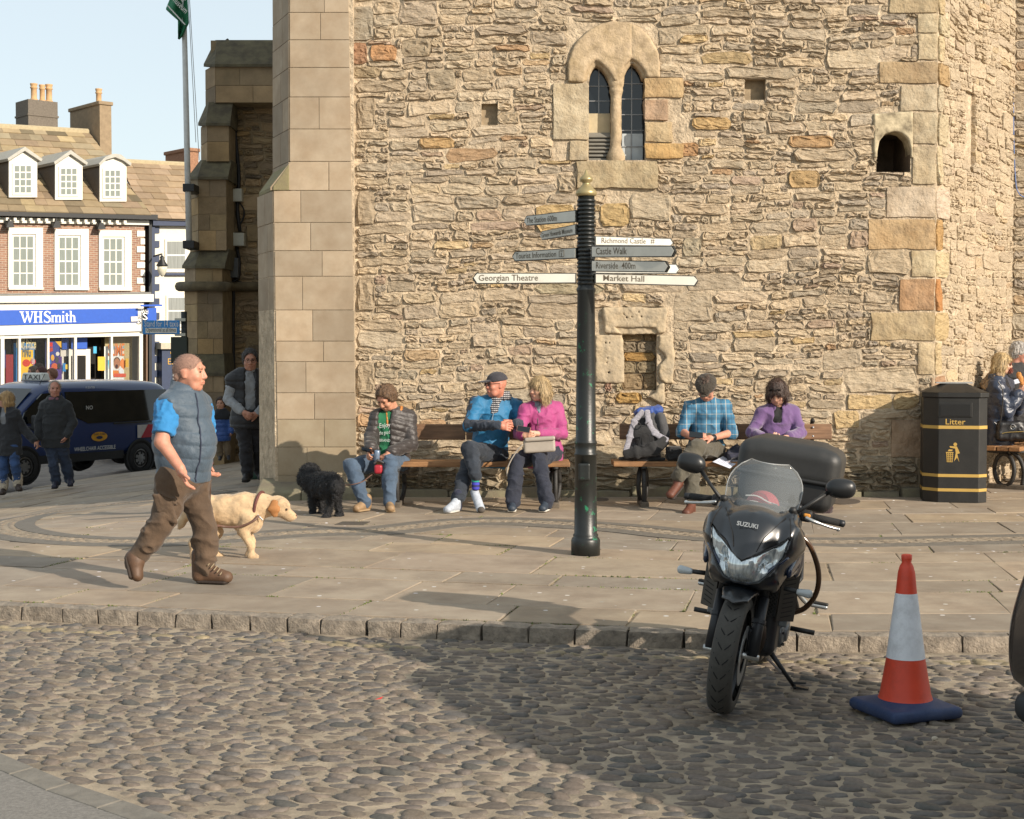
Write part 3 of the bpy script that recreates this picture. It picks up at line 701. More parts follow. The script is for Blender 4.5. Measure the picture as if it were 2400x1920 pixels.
def recess(fr, op, dep, m, name='recess'):
    o, U, Vv, N = fr; b = B(); c = [o + U * x + Vv * y for x, y in ((op[0], op[1]), (op[2], op[1]), (op[2], op[3]), (op[0], op[3]))]; d = [p - N * dep for p in c]
    b.add(c + d, [(0, 1, 5, 4), (1, 2, 6, 5), (2, 3, 7, 6), (3, 0, 4, 7), (4, 5, 6, 7)]); return b.ob(name, m, tower)
recess(FRF, OP_WIN, .6, M_DARK, 'window_recess'); recess(FRF, OP_ARCH, .8, mat('sooty_stone', '5a4c3d', .95, var=.3, vs=8, bump=.6, bs=30), 'arched_recess')
recess(FRF, OP_P1, .13, mat('hole_stone', '93836b', .95, var=.3, vs=8, bump=.6, bs=30), 'putlog_hole'); recess(FRF, OP_P2, .09, MATS['hole_stone'], 'putlog_hole'); recess(FR2, slit, .05, M_MORT, 'slit_recess')
# arch head over the dark hole
a2 = lambda L_: [wq(*B2(*q)) for q in L_]; w2 = lambda L_: [wq(*A2(*q)) for q in L_]; w8 = lambda L_: [wq(*N8(*q)) for q in L_]
Xv, Zv, Nv = V(1, 0, 0), V(0, 0, 1), V(0, -1, 0); OW = V(0, WD, 0)
F_ = F(.012).px(a2([(1205, 1000), (1205, 720), (1450, 705), (1452, 1000)]), OW, Xv, Zv, Nv, -.25, .035, r=.012, noise=.004, ns=9)
F_.px(a2([(1226, 1100), (1228, 960), (1240, 895), (1275, 850), (1330, 832), (1380, 842), (1420, 880), (1438, 940), (1440, 1100)]), OW, Xv, Zv, Nv, -.5, .2, sub=True, k=.02)
ob('arch_head', F_.me('arch_head', .012), mat('sooty_arch', '8f8168', .9, var=.45, vs=5, col2='b9ab8e', bump=.6, bs=40), tower)
# twin lancet window ------------------------------------------------
M_HOOD = mat('window_dressing', 'a8926f', .9, var=.25, vs=7, bump=1., bs=40, col2='b09c80', stain=.5, ss=5, sc='77685a', bump2=.4, bs2=9)
lanL = [(1565, 1100), (1565, 520), (1574, 470), (1590, 436), (1612, 413), (1638, 430), (1665, 462), (1690, 510), (1702, 545), (1702, 1100)]
lanR = [(1775, 1100), (1775, 540), (1785, 490), (1806, 440), (1836, 401), (1866, 424), (1891, 465), (1908, 520), (1916, 560), (1916, 1100)]
F_ = F(.02).px(w2([(1428, 522), (1428, 405), (1450, 330), (1490, 262), (1560, 195), (1640, 152), (1720, 138), (1800, 140), (1880, 172), (1955, 250), (2000, 330), (2014, 400), (2012, 492), (1912, 500), (1770, 520), (1690, 520), (1562, 524)]), OW, Xv, Zv, Nv, -.30, .05, r=.03, noise=.008, ns=7)
for l in (lanL, lanR):
    F_.px(w2(l), OW, Xv, Zv, Nv, -.5, .2, sub=True, k=.015)
    q = w2(l); cx = sum(p[0] for p in q) / len(q); cz = q[4][1] - .2
    F_.px([(cx + (p[0] - cx) * 1.45, cz + (p[1] - cz) * 1.22) for p in q], OW, Xv, Zv, Nv, .005, .2, sub=True, k=.05)
F_.px(w2([(1829, 350), (1829, 140), (1836, 140), (1836, 350)]), OW, Xv, Zv, Nv, .04, .2, sub=True, k=.012)
ob('window_hood', F_.me('window_hood', .011), M_HOOD, tower)
F_ = F(.02); cxm = wq(*A2(1737, 700))[0]; yt = wq(*A2(0, 510))[1]; yb = wq(*A2(0, 1018))[1]; rw = .105
cv = lambda z, y=WD - .0: V(cxm, y + .06, z)
F_.chain([cv(yb), cv(yb + .05), cv(yb + .11), cv(yb + .16), cv((yb + yt) / 2), cv(yt - .14), cv(yt - .11), cv(yt - .08), cv(yt - .02), cv(yt + .05)], [.105, .108, .085, .066, .066, .062, .078, .066, .088, .1], k=.012)
ob('window_shaft', F_.me('window_shaft', .01, lambda p: .004 * vnoise(p, 14, 5)), M_HOOD, tower)
jam = [((1335, 524, 1564, 884), 'c2b498'), ((1440, 888, 1562, 1016), 'b9ab90'), ((1908, 492, 2160, 622), 'bb9c6c'), ((1910, 628, 2062, 762), 'b39176'), ((1912, 768, 2092, 902), 'b8a17a'), ((1918, 906, 2165, 1004), 'bd9552'), ((1480, 1018, 1996, 1195), 'ab9a78')]
for i, (r, c) in enumerate(jam):
    r = rz(A2, *r); v, f = roughbox(((r[0] + r[2]) / 2, WD + .08, (r[1] + r[3]) / 2), ((r[2] - r[0]) / 2 - .004, .115 + (.02 if i == 6 else 0), (r[3] - r[1]) / 2 - .004), (Xv, V(0, 1, 0), Zv), (14, 3, 10), .020, .016, i + 60, 5)
    ob_s('jamb_stone' if i < 6 else 'window_sill', mesh_np('jamb', v, f, True, lerp3(lin(c), lin('b3a48c'), .3)), M_DRS, tower)
M_GLASSD = mat('dark_leaded_glass', '14171a', .12, var=.3, vs=3, spec=.6); M_LEAD = mat('lead', '8b8d8e', .6); M_LOUV = mat('louvre', '77736a', .7); M_WHITEP = mat('white_panel', 'b4babb', .5)
for nm, l, xm, rows in (('left', lanL, 1632, (530, 625, 715, 830)), ('right', lanR, 1842, (515, 612, 712, 812, 915))):
    q = w2(l); x0, x1 = min(p[0] for p in q), max(p[0] for p in q); z0 = wq(*A2(0, 1012))[1]; z1 = max(p[1] for p in q)
    yG = WD + .17
    gl = B().bb((x0 - .03, yG, z0), (x1 + .03, yG + .01, z1 + .03)).ob('window_glass', M_GLASSD, tower)
    b = B(); b.bb((wq(*A2(xm, 0))[0] - .006, yG - .014, z0), (wq(*A2(xm, 0))[0] + .006, yG - .002, z1)); 
    for yy in rows: z = wq(*A2(0, yy))[1]; b.bb((x0, yG - .012, z - .005), (x1, yG - .003, z + .005))
    ob('lead', b.me('lead'), M_LEAD, gl)
    if nm == 'left':
        za, zb = wq(*A2(0, 1005))[1], wq(*A2(0, 835))[1]
        B().bb((x0, WD + .155, za - .02), (x1, WD + .165, zb)).ob('louvre_back', M_DARK, tower)
        for k in range(7):
            z = za + (zb - za) * (k + .5) / 7; B().box(((x0 + x1) / 2, WD + .10, z), ((x1 - x0) / 2, .045, .006), (Xv, V(0, .75, .66), V(0, -.66, .75))).ob('louvre_slat', M_LOUV, tower)
        B().bb((x0, yG - .02, zb + .01), (x1, yG - .016, wq(*A2(0, 705))[1])).ob('window_blind', mat('cream_blind', 'b8a888', .8), tower)
    else:
        B().bb((x0 + .01, yG - .0015, z0 + .005), (x1 - .01, yG - .0006, wq(*A2(0, 832))[1])).ob('window_panel', M_WHITEP, tower)
# blocked niche with its worn stone frame ----------------------------
M_NICHE = mat('worn_niche_stone', 'b3a48c', .9, var=.25, vs=6, bump=.8, bs=45, col2='a8967a', stain=.5, ss=4, sc='786a58', bump2=.4, bs2=8)
erode = lambda p: .010 * vnoise(p, 7, 8, 3) + .005 * vnoise(p, 25, 4, 2)
def holes(F_, L_, r): 
    for q in L_: c = wq(*N8(*q)); F_.ec((c[0], WD - .2, c[1]), (c[0], WD + .05, c[1]), r * random.uniform(.8, 1.3), k=.006, sub=True)
F_ = F(.015).px(w8([(205, 262), (600, 246), (1126, 256), (1100, 615), (1000, 630), (960, 545), (375, 540), (470, 640), (225, 625)]), OW, Xv, Zv, Nv, -.2, .055, r=.022)
F_.px(w8([(330, 535), (1000, 540), (985, 640), (480, 640)]), OW, Xv, Zv, Nv, -.2, .02, r=.01)
holes(F_, ((500, 350), (540, 395), (612, 390), (715, 320), (755, 385), (545, 400)), .009)
ob('niche_lintel', F_.me('niche_lintel', .01, erode), M_NICHE, tower)
F_ = F(.015).px(w8([(88, 648), (340, 640), (470, 650), (500, 720), (500, 1330), (330, 1345), (90, 1335)]), OW, Xv, Zv, Nv, -.2, .045, r=.02)
p0, p1 = wq(*N8(360, 1000)), wq(*N8(520, 1000)); F_.rb((p1[0], WD - .06, p1[1]), (.03, .14, .5), .01, (V(.6, -.8, 0), V(.8, .6, 0), Zv), sub=True, k=.03)
holes(F_, ((238, 765), (295, 765), (262, 985), (258, 1050), (285, 1190)), .009)
ob('niche_jamb', F_.me('niche_jamb', .01, erode), M_NICHE, tower)
F_ = F(.015).px(w8([(1010, 650), (1200, 645), (1215, 760), (1235, 960), (1215, 1200), (1220, 1345), (1105, 1345), (1040, 1300), (1000, 1180), (1020, 1080), (1110, 980), (1060, 900), (1000, 840)]), OW, Xv, Zv, Nv, -.2, .05, r=.025)
F_.px(w8([(985, 650), (1100, 650), (1110, 1345), (985, 1345)]), OW, Xv, Zv, Nv, -.25, -.04, r=.02)
ob('niche_jamb', F_.me('niche_jamb', .01, erode), M_NICHE, tower)
F_ = F(.02).px(w8([(840, 1540), (960, 1480), (1010, 1370), (1080, 1350), (1088, 1640), (1000, 1620)]), OW, Xv, Zv, Nv, -.1, .07, r=.03)
ob('niche_foot_stone', F_.me('niche_foot_stone', .01, erode), M_NICHE, tower)
for r, c in (((380, 1342, 480, 1462), 'b9a989'), ((395, 1480, 765, 1630), 'ad8c56'), ((770, 1470, 850, 1560), 'bcae94'), ((235, 1480, 390, 1630), 'b7a284'), ((235, 1345, 330, 1460), 'a98672')):
    r = rz(N8, *r); v, f = stone_geo(rpoly(r), FRF, .03, rnd=rd, n=14, rough=.004); ob('stone', mesh_np('stone', v, f, False, lin(c)), M_RUB, tower)
recess(FRF, OP_NICHE, .15, M_MORT, 'niche_recess')
FRN = (V(0, WD + .12, 0), Xv, Zv, Nv); z = OP_NICHE[1]; 
for k, (h, c) in enumerate(((.2, '8f7c60'), (.14, '8d7f66'), (.11, 'a07f4c'), (.13, '877a66'), (.14, '8a7658'))):
    xm_ = OP_NICHE[0] + (.18 if k % 2 else .26); 
    for a_, b_ in (((OP_NICHE[0], xm_), (xm_, OP_NICHE[2])) if k != 2 else ((OP_NICHE[0], OP_NICHE[2]),)):
        v, f = stone_geo(rpoly((a_ + .006, z + .005, b_ - .006, z + h - .005)), FRN, .02, rnd=rd, n=12, rough=.003); ob('blocking_stone', mesh_np('stone', v, f, False, lin(c)), M_RUB, tower)
    z += h
# ashlar pier at the left corner -------------------------------------
PD = WD - .13; FRP = (V(0, PD, 0), Xv, Zv, Nv)
def pcol(): k = rd.uniform(.9, 1.1); return tuple(x * k for x in lerp3(lin('ab9a83'), lin('9f917d'), rd.random()))
rows = [(447, 522, [705]), (522, 588, [728]), (588, 648, [755]), (648, 727, [709]), (727, 800, [733]), (800, 848, [758]), (848, 921, [717]), (921, 983, [737]), (983, 1048, [760]), (1048, 1114, [720]), (1114, 1172, [752])]
up = [(-200, -110, []), (-110, -50, [730]), (-50, 30, [760]), (30, 94, [751]), (94, 159, []), (159, 228, []), (228, 303, [748]), (303, 379, []), (379, 447, [771])]
def ledge(y): return 641 + (y - 447) * .016
def redge(y): return 818 + y * .0165
LU = P(679, 300, PD); LL = P(643, 700, PD)
# the left return recedes at a sharp angle
sideu = (P(607, 700, PD + .75) - P(643, 700, PD)).normalized(); sideu.z = 0; sideu.normalize(); sN = V(sideu.y, -sideu.x, 0) * 1.0
if sN.dot(V(0, -1, 0)) < 0: sN = -sN
SL = .82
for (y0, y1, sp) in rows + up:
    low = y0 >= 447; ym = (y0 + y1) / 2; xl_ = (ledge(ym) if low else 679); xs_ = [xl_] + sp + [redge(ym)]
    for a_, b_ in zip(xs_, xs_[1:]):
        r = wrect(a_, y0, b_, y1, PD); g = .004
        if y0 == 379 and a_ == xl_:
            q = [wq(a_ + 2, y0 + 1, PD), wq(b_ - 1, y0 + 1, PD), wq(b_ - 1, y1 - 1, PD), wq(634, y1 - 1, PD), wq(634, y1 - 8, PD)]
        else: q = rpoly((r[0] + g, r[1] + g, r[2] - g, r[3] - g))
        c_ = pcol()
        if ym > 1000: c_ = lerp3(c_, lin('7b745a'), .35)
        v, f = stone_geo(q, FRP, .012, bev=.006, flat=True, rnd=rd); ob('ashlar_block', mesh_np('ashlar_block', v, f, False, c_), M_ASHL, tower)
    bx = wq(xl_, ym, PD)[0]; z0_, z1_ = wq(0, y1, PD)[1], wq(0, y0, PD)[1]; FRS = (V(bx, PD, 0), sideu, Zv, sN); m_ = .42 if int(y0) % 2 else .3
    for a_, b_ in ((0.0, m_), (m_, SL)):
        v, f = stone_geo(rpoly((a_ + .004, z0_ + .004, b_ - .004, z1_ - .004)), FRS, .012, bev=.006, flat=True, rnd=rd); ob('ashlar_block', mesh_np('ashlar_block', v, f, False, tuple(x * .95 for x in pcol())), M_ASHL, tower)
b = B(); zt = wq(0, 447, PD)[1]
for xa, za, zb in ((wq(643, 800, PD)[0], -.8, zt - .01), (wq(680, 200, PD)[0], zt - .01, TH)):
    e = V(xa, PD, 0) + sideu * SL; xr = wq(830, 800, PD)[0]
    b.prism([(xa, PD), (xr, PD), (xr, WD + 1.2), (e.x, WD + 1.2), (e.x, e.y)], (0, 0, 0), Xv, V(0, 1, 0), Zv, za, zb)
b.ob('pier_core', M_MORT, tower)
# sloping weathering of the pier and its plinth
xa = wq(641, 447, PD)[0]; xb = wq(679, 447, PD)[0]; z1_ = wq(0, 385, PD)[1]
b = B(); e = sideu * (SL - .05); n_ = sN * .03
b.add([V(xa, PD - .03, zt) + n_ * 0, V(xa, PD - .03, zt + .045), V(xb, PD - .02, z1_), V(xb, PD - .02, zt), V(xa, PD, zt) + e, V(xa, PD, zt + .045) + e, V(xb, PD, z1_) + e, V(xb, PD, zt) + e], [(0, 3, 2, 1), (4, 5, 6, 7), (0, 1, 5, 4), (1, 2, 6, 5), (2, 3, 7, 6), (0, 4, 7, 3)])
b.ob('pier_weathering', mat('weathered_slope', '8b8062', .9, var=.3, vs=6, col2='77704f', bump=.6, bs=40), tower, bev=.01)
pl = [P(640, 1196, 16.9), P(846, 1186, 17.2)]
b = B(); x0, x1 = P(630, 1170, PD).x - .1, XP + .06
M_PLIN = mat('mossy_plinth', '807463', .9, var=.3, vs=5, col2='706b55', bump=.7, bs=40)
for xa_, xb_ in ((x0, x0 + .52), (x0 + .525, x0 + .98), (x0 + .985, x1)): B().add([V(xa_, PD - .34, -.1), V(xb_, PD - .34, -.1), V(xb_, PD - .32, .09), V(xa_, PD - .32, .09), V(xa_, PD + .1, -.1), V(xb_, PD + .1, -.1), V(xb_, PD + .1, .22), V(xa_, PD + .1, .22), ], [(0, 1, 2, 3), (3, 2, 6, 7), (0, 3, 7, 4), (1, 5, 6, 2)]).ob('plinth_stone', M_PLIN, tower, bev=.02)
# footing course along the wall
x = XP + .05
while x < XC + .1:
    L_ = random.uniform(.35, .8); v, f = roughbox((x + L_ / 2, WD - .03, -.01), (L_ / 2 - .006, .1 + random.uniform(-.02, .03), .11 + random.uniform(-.03, .03)), (Xv, V(0, 1, 0), Zv), (6, 2, 4), .016, .03, int(x * 50), 6)
    ob_s('footing_stone', mesh_np('footing_stone', v, f, True), M_PLIN, tower); x += L_
# blue cable hanging down the re-entrant corner
cb = [P(2372 + dx, y, C1.y - .04) for y, dx in ((-40, -2), (60, -4), (150, -1), (230, 3), (330, 4), (420, 8), (450, 14), (462, 28), (458, 45))]
B().tube(catmull(cb, 4), .007, 6).ob('cable', mat('blue_cable', '5a74a8', .5), tower, smooth=True)
# ================================================================ church aisle behind the tower, in its shade
Z1 = lambda X, Y: (.5216 * X, .5216 * Y)
Z3 = lambda X, Y: (.2783 * X, 200 + .2783 * Y)
ZS = lambda X, Y: (.1855 * X, 680 + .1855 * Y)
CD = 27.9
M_CHU = mat('church_stone', 'ffffff', .9, var=.3, vs=3.5, bump=.7, bs=30, attr='Col', bump2=.3, bs2=7, dist=.012, detail=9)
M_CHM = mat('church_mortar', '86765c', .95, var=.25, vs=5, bump=.7, bs=40)
M_MOSS = mat('mossy_slate_stone', '5f5747', .95, var=.4, vs=5, col2='5a5440', bump=.7, bs=35)
church = thing('church_aisle', 'dark weathered church aisle with a stepped buttress, in the shade behind the pier', 'church', P(500, 1075, CD))
church.location.z = -.4
CCOL = [lin(c) for c in ('a58c6a', '988263', 'ae9166', '85745c', '9c8763', 'a79070', '6a5e4e', '928068')]
def ccol(): c = lerp3(rd.choice(CCOL), rd.choice(CCOL), .3); k = rd.uniform(.85, 1.1); return tuple(x * k for x in c)
def stage(yT, yB, xs3, d, step=.33):
    ym = (yT + yB) / 2; L_, M_, R_ = P(*Z1(xs3[0], ym), d + .55), P(*Z1(xs3[1], ym), d), P(*Z1(xs3[2], ym), d); L_.z = M_.z = R_.z = 0
    zT, zB = P(*Z1(xs3[1], yT), d).z, P(*Z1(xs3[1], yB), d).z; n = max(1, round((zT - zB) / step)); uL = (M_ - L_).normalized(); nL = V(uL.y, -uL.x, 0)
    frF = (M_, V(1, 0, 0), V(0, 0, 1), V(0, -1, 0)); frL = (L_, uL, V(0, 0, 1), nL); wF = R_.x - M_.x; wL = (M_ - L_).length; g = .005
    hs = [rd.uniform(.8, 1.2) for _ in range(n)]; sm = sum(hs); z = zB
    for i, h in enumerate(hs):
        h = (zT - zB) * h / sm; sp = [0, wF * (.4 if i % 2 else .62), wF] if wF > .45 and rd.random() < .75 else [0, wF]
        for a, b in zip(sp, sp[1:]):
            v, f = stone_geo(rpoly((a + g, z + g, b - g, z + h - g)), frF, .012, bev=.008, flat=True, rnd=rd); ob('ashlar_block', mesh_np('ashlar_block', v, f, False, ccol()), M_CHU, church)
        v, f = stone_geo(rpoly((g, z + g, wL - g, z + h - g)), frL, .012, bev=.008, flat=True, rnd=rd); ob('ashlar_block', mesh_np('ashlar_block', v, f, False, ccol()), M_CHU, church); z += h
    b = B(); b.prism([(L_.x, L_.y), (M_.x, M_.y), (R_.x, R_.y), (R_.x, R_.y + 1.3), (L_.x, L_.y + 1)], (0, 0, 0), V(1, 0, 0), V(0, 1, 0), V(0, 0, 1), zB, zT); b.ob('buttress_core', M_CHM, church)
def setoff(yT, xT, dT, yB, xB, dB):
    t = [P(*Z1(xT[0], yT), dT + .5), P(*Z1(xT[1], yT), dT), P(*Z1(xT[2], yT), dT)]; o_ = [P(*Z1(xB[0], yB), dB + .5), P(*Z1(xB[1], yB), dB), P(*Z1(xB[2], yB), dB)]
    l = [p + V(0, 0, -.05) for p in o_]; bk = [V(o_[2].x, o_[2].y + 1, o_[2].z - .05), V(t[2].x, t[2].y + 1, t[2].z)]
    b = B(); b.add(t + o_ + l + bk, [(0, 3, 4, 1), (1, 4, 5, 2), (3, 6, 7, 4), (4, 7, 8, 5), (2, 5, 8, 9, 10), (6, 9, 8, 7)]); b.ob('set_off', M_MOSS, church)
stage(290, 462, (925, 970, 1240), CD + .45); stage(552, 726, (905, 934, 1030), CD + .28); stage(792, 1126, (855, 893, 1018), CD + .12); stage(1190, 1280, (832, 880, 1000), CD); stage(1302, 1592, (832, 888, 1002), CD); stage(1675, 2100, (826, 880, 1008), CD - .1)
setoff(180, (968, 975, 1240), CD + .9, 288, (915, 965, 1240), CD + .38); setoff(460, (930, 938, 1046), CD + .5, 553, (890, 925, 1034), CD + .2); setoff(720, (900, 910, 1040), CD + .36, 794, (845, 888, 1025), CD + .04); setoff(1120, (862, 900, 1030), CD + .2, 1194, (818, 876, 1010), CD - .08); setoff(1588, (832, 890, 1006), CD, 1678, (826, 880, 1010), CD - .14)
b = B(); q = [P(*Z1(805, 1288), CD + .5), P(*Z1(880, 1288), CD - .1), P(*Z1(1010, 1288), CD - .1), P(*Z1(1040, 1288), CD + .9), P(*Z1(1260, 1288), CD + .9)]
b.tube(q, .09, 8); b.ob('string_course', mat('string_stone', '5f543f', .9, var=.4, vs=4, bump=.6, bs=30), church, smooth=True)
FC = CD + 1.0; FRC = (V(0, FC, 0), V(1, 0, 0), V(0, 0, 1), V(0, -1, 0)); x0 = P(*Z1(1000, 900), FC).x; x1 = P(*Z1(1300, 900), FC).x
VV = []; FF = []; CCc = []; base = 0
for i, q in enumerate(rubble(x0, x1, -1.0, P(600, 240, FC).z, 55, [], sc=1.1)):
    c = ccol(); v, f = stone_geo(q, FRC, rd.uniform(.012, .03), rnd=rd); ob('stone', mesh_np('stone', v, f, False, c), M_CHU, church)
b = B(); zt = P(600, 95, FC).z; b.bb((x0 - .2, FC, -1.5), (x1 + .4, BK, zt)); b.ob('aisle_wall', M_CHM, church)
b = B()
for pts, r in (([(1018, 178), (1040, 215), (1046, 280), (1048, 480), (1062, 660), (1074, 800), (1066, 930), (1078, 1040)], .035), ([(1072, 905), (1095, 940), (1095, 975), (1078, 1010)], .014), ([(1062, 905), (1062, 960), (1075, 1040)], .014), ([(1065, 1110), (1075, 1180), (1070, 1250), (1040, 1270), (1050, 1300), (1048, 1480), (1052, 1700)], .03), ([(1060, 1260), (1100, 1272), (1165, 1270), (1260, 1270)], .014)):
    b.tube(catmull([P(*Z1(*p), FC - .06) for p in pts], 3), r, 8)
b.ob('conduit', mat('black_conduit', '1d1d20', .6), church, smooth=True)
M_JB = mat('junction_box_plastic', 'b9b9ad', .5)
for x0_, y0_, x1_, y1_, m_ in ((1025, 850, 1090, 907, M_JB), (1030, 1048, 1100, 1106, M_JB), (1003, 1170, 1047, 1210, M_JB), (1035, 1160, 1073, 1248, mat('grey_box', '55585a', .6)), (1016, 822, 1045, 842, mat('black_conduit'))):
    a, c = P(*Z1(x0_, y1_), FC - .12), P(*Z1(x1_, y0_), FC - .12); B().bb((a.x, FC - .22, a.z), (c.x, FC - .02, c.z)).ob('junction_box', m_, church, bev=.01)
# flagpole and its flag ---------------------------------------------
fpd = CD - .25; pole = thing('flagpole', 'tall white flagpole bracketed to the dark stepped buttress', 'flagpole', P(*Z1(850, 1105), fpd))
B().tube([P(*Z1(850, 1105), fpd), P(*Z1(838, 560), fpd), P(*Z1(828, 110), fpd), P(*Z1(822, -160), fpd)], [.055, .052, .046, .042], 14).ob('pole', mat('white_pole', 'c9cccb', .4), pole, smooth=True)
for y in (845, 1100): p = P(*Z1(846, y), fpd); B().bb((p.x - .085, p.y - .08, p.z - .07), (p.x + .12, p.y + .5, p.z + .07)).ob('bracket', mat('black_iron', '17181a', .5, bump=.2, bs=80), pole, bev=.01)
b = B(); 
for a, c in (((842, -160), (895, 720)), ((838, -160), (880, 640))): b.tube([P(*Z1(*a), fpd - .06), P(*Z1(*c), fpd + .1)], .006, 5)
b.ob('halyard', mat('rope_white', '9a9c98', .8), pole)
flag = thing('flag', 'limp dark green flag with white lettering hanging from the flagpole', 'flag', P(*Z1(840, 110), fpd))
Lx = [(-200, 800), (-60, 770), (0, 762), (42, 745), (70, 775), (92, 800), (130, 800), (176, 799)]; Rx = [(-200, 838), (-60, 842), (0, 843), (60, 847), (105, 849), (130, 835), (160, 824), (178, 806)]
v = []; f = []; NR, NC = 40, 14
def ip(L_, t): 
    t = t * (len(L_) - 1); i = min(int(t), len(L_) - 2); s_ = t - i; return tuple(a + (c - a) * s_ for a, c in zip(L_[i], L_[i + 1]))
for i in range(NR):
    a, c = ip(Lx, i / (NR - 1)), ip(Rx, i / (NR - 1))
    for j in range(NC):
        t = j / (NC - 1); p = P(*Z1(a[1] + (c[1] - a[1]) * t, a[0] + (c[0] - a[0]) * t), fpd - .1 + .10 * math.sin(t * 9 + i * .12) * (1 - .3 * t)); v.append(p)
f = [(i * NC + j, i * NC + j + 1, (i + 1) * NC + j + 1, (i + 1) * NC + j) for i in range(NR - 1) for j in range(NC - 1)]
o = ob('flag_cloth', mesh_np('flag_cloth', v, f, True), mat('flag_green', '1e6a48', .8, var=.1), flag); o.modifiers.new('thick', 'SOLIDIFY').thickness = .004
M_WHT = mat('white_lettering', 'd9dad6', .6)
uu = (P(*Z1(830, 68), fpd) - P(*Z1(765, 0), fpd)).normalized(); vv_ = V(-uu.z, 0, uu.x) if uu.x > 0 else V(uu.z, 0, -uu.x)
text('museum', 'lettering', M_WHT, P(*Z1(770, -2), fpd - .24), uu, vv_, V(0, -1, 0), .15, flag, width=.34); text('war', 'lettering', M_WHT, P(*Z1(800, -12), fpd - .24), uu, vv_, V(0, -1, 0), .15, flag, width=.13)
a, c = P(*Z1(752, 25), fpd - .24), P(*Z1(832, 112), fpd - .24); B().tube([a, c], .012, 5).ob('stripe', M_WHT, flag)
# ================================================================ the shop in the brick house
SA = P(0, 700, 52); SB = P(354, 700, 55.7); SA.z = SB.z = 0; su = (SB - SA).normalized(); sn = V(su.y, -su.x, 0); UP = V(0, 0, 1)
def FQ(q, off=0.): return onplane(q[0], q[1], SA + sn * off, sn)
M_BRICK = bpy.data.materials.new('brickwork'); M_BRICK.use_nodes = True
def brick_nodes(m, u, c1, c2, mo, w_=.23, h_=.075):
    t = m.node_tree; n = t.nodes; L = t.links.new; g = n.new('ShaderNodeNewGeometry'); d = n.new('ShaderNodeVectorMath'); d.operation = 'DOT_PRODUCT'; d.inputs[1].default_value = u
    sx = n.new('ShaderNodeSeparateXYZ'); cx = n.new('ShaderNodeCombineXYZ'); L(g.outputs['Position'], d.inputs[0]); L(g.outputs['Position'], sx.inputs[0]); L(d.outputs['Value'], cx.inputs[0]); L(sx.outputs[2], cx.inputs[1])
    br = n.new('ShaderNodeTexBrick'); br.inputs['Scale'].default_value = 1; br.inputs['Brick Width'].default_value = w_; br.inputs['Row Height'].default_value = h_; br.inputs['Mortar Size'].default_value = .009; br.inputs['Bias'].default_value = -.2
    br.inputs['Color1'].default_value = (*lin(c1), 1); br.inputs['Color2'].default_value = (*lin(c2), 1); br.inputs['Mortar'].default_value = (*lin(mo), 1); L(cx.outputs[0], br.inputs['Vector'])
    L(br.outputs['Color'], n['Principled BSDF'].inputs['Base Color']); n['Principled BSDF'].inputs['Roughness'].default_value = .9
    bp = n.new('ShaderNodeBump'); bp.inputs['Strength'].default_value = .5; bp.inputs['Distance'].default_value = .01; bp.invert = True; L(br.outputs['Fac'], bp.inputs['Height']); L(bp.outputs[0], n['Principled BSDF'].inputs['Normal'])
brick_nodes(M_BRICK, su, '94705c', '7d5c4e', 'a99c8c')
M_WP = mat('white_paint', 'd8d4c8', .5, var=.05); M_CREAM = mat('cream_render', 'd6d0bf', .7, var=.05); M_NAVY = mat('navy_paint', '27344f', .5); M_BLKM = mat('black_iron'); M_BLUES = mat('shop_blue', '1c51b0', .4, var=.05)
M_NET = mat('net_curtain', '7b827c', .8, var=.12, vs=6, stretch=(6, 6, .6)); M_ROUGH = mat('roughcast', '6a6258', .95, var=.2, vs=20, bump=.8, bs=60)
M_SLATE = mat('stone_slate', 'ffffff', .9, var=.2, vs=4, bump=.5, bs=25, attr='Col')
M_PGLASS = mat('shop_glass', '30363a', .05, alpha=.14, var=0)
shop = thing('brick_shop', 'red brick Georgian house with white sash windows, dormers and a blue shop sign', 'building', (SA + SB) / 2); shop.location.z = -1.3
def fslab(name, m, q4, d0, d1, par, zf=None, off=0.):
    """slab on the facade from four picture corners (TL,TR,BR,BL)"""
    p = [FQ(zf(*q) if zf else q, off) for q in q4]; a = [x + sn * d0 for x in p]; c = [x + sn * d1 for x in p]
    return B().add(a + c, [(0, 1, 2, 3), (4, 7, 6, 5), (0, 4, 5, 1), (1, 5, 6, 2), (2, 6, 7, 3), (3, 7, 4, 0)]).ob(name, m, par)
def fr4(x0, y0, x1, y1): return [(x0, y0), (x1, y0), (x1, y1), (x0, y1)]
SL0 = SA - su * 7; zE = FQ(Z3(600, 1090)).z
b = B(); pr = FQ(Z3(1215, 1300)); u1 = (pr - SA).dot(su)
ztop = FQ(Z3(600, 1100)).z; zbot = FQ(ZS(900, 100)).z
b.box(SA + su * (u1 - 7) / 2 * 1 + V(0, 0, (ztop + zbot) / 2) - sn * 4, ((u1 + 7) / 2, 4, (ztop - zbot) / 2), (su, sn, UP)); b.ob('brick_wall', M_BRICK, shop)
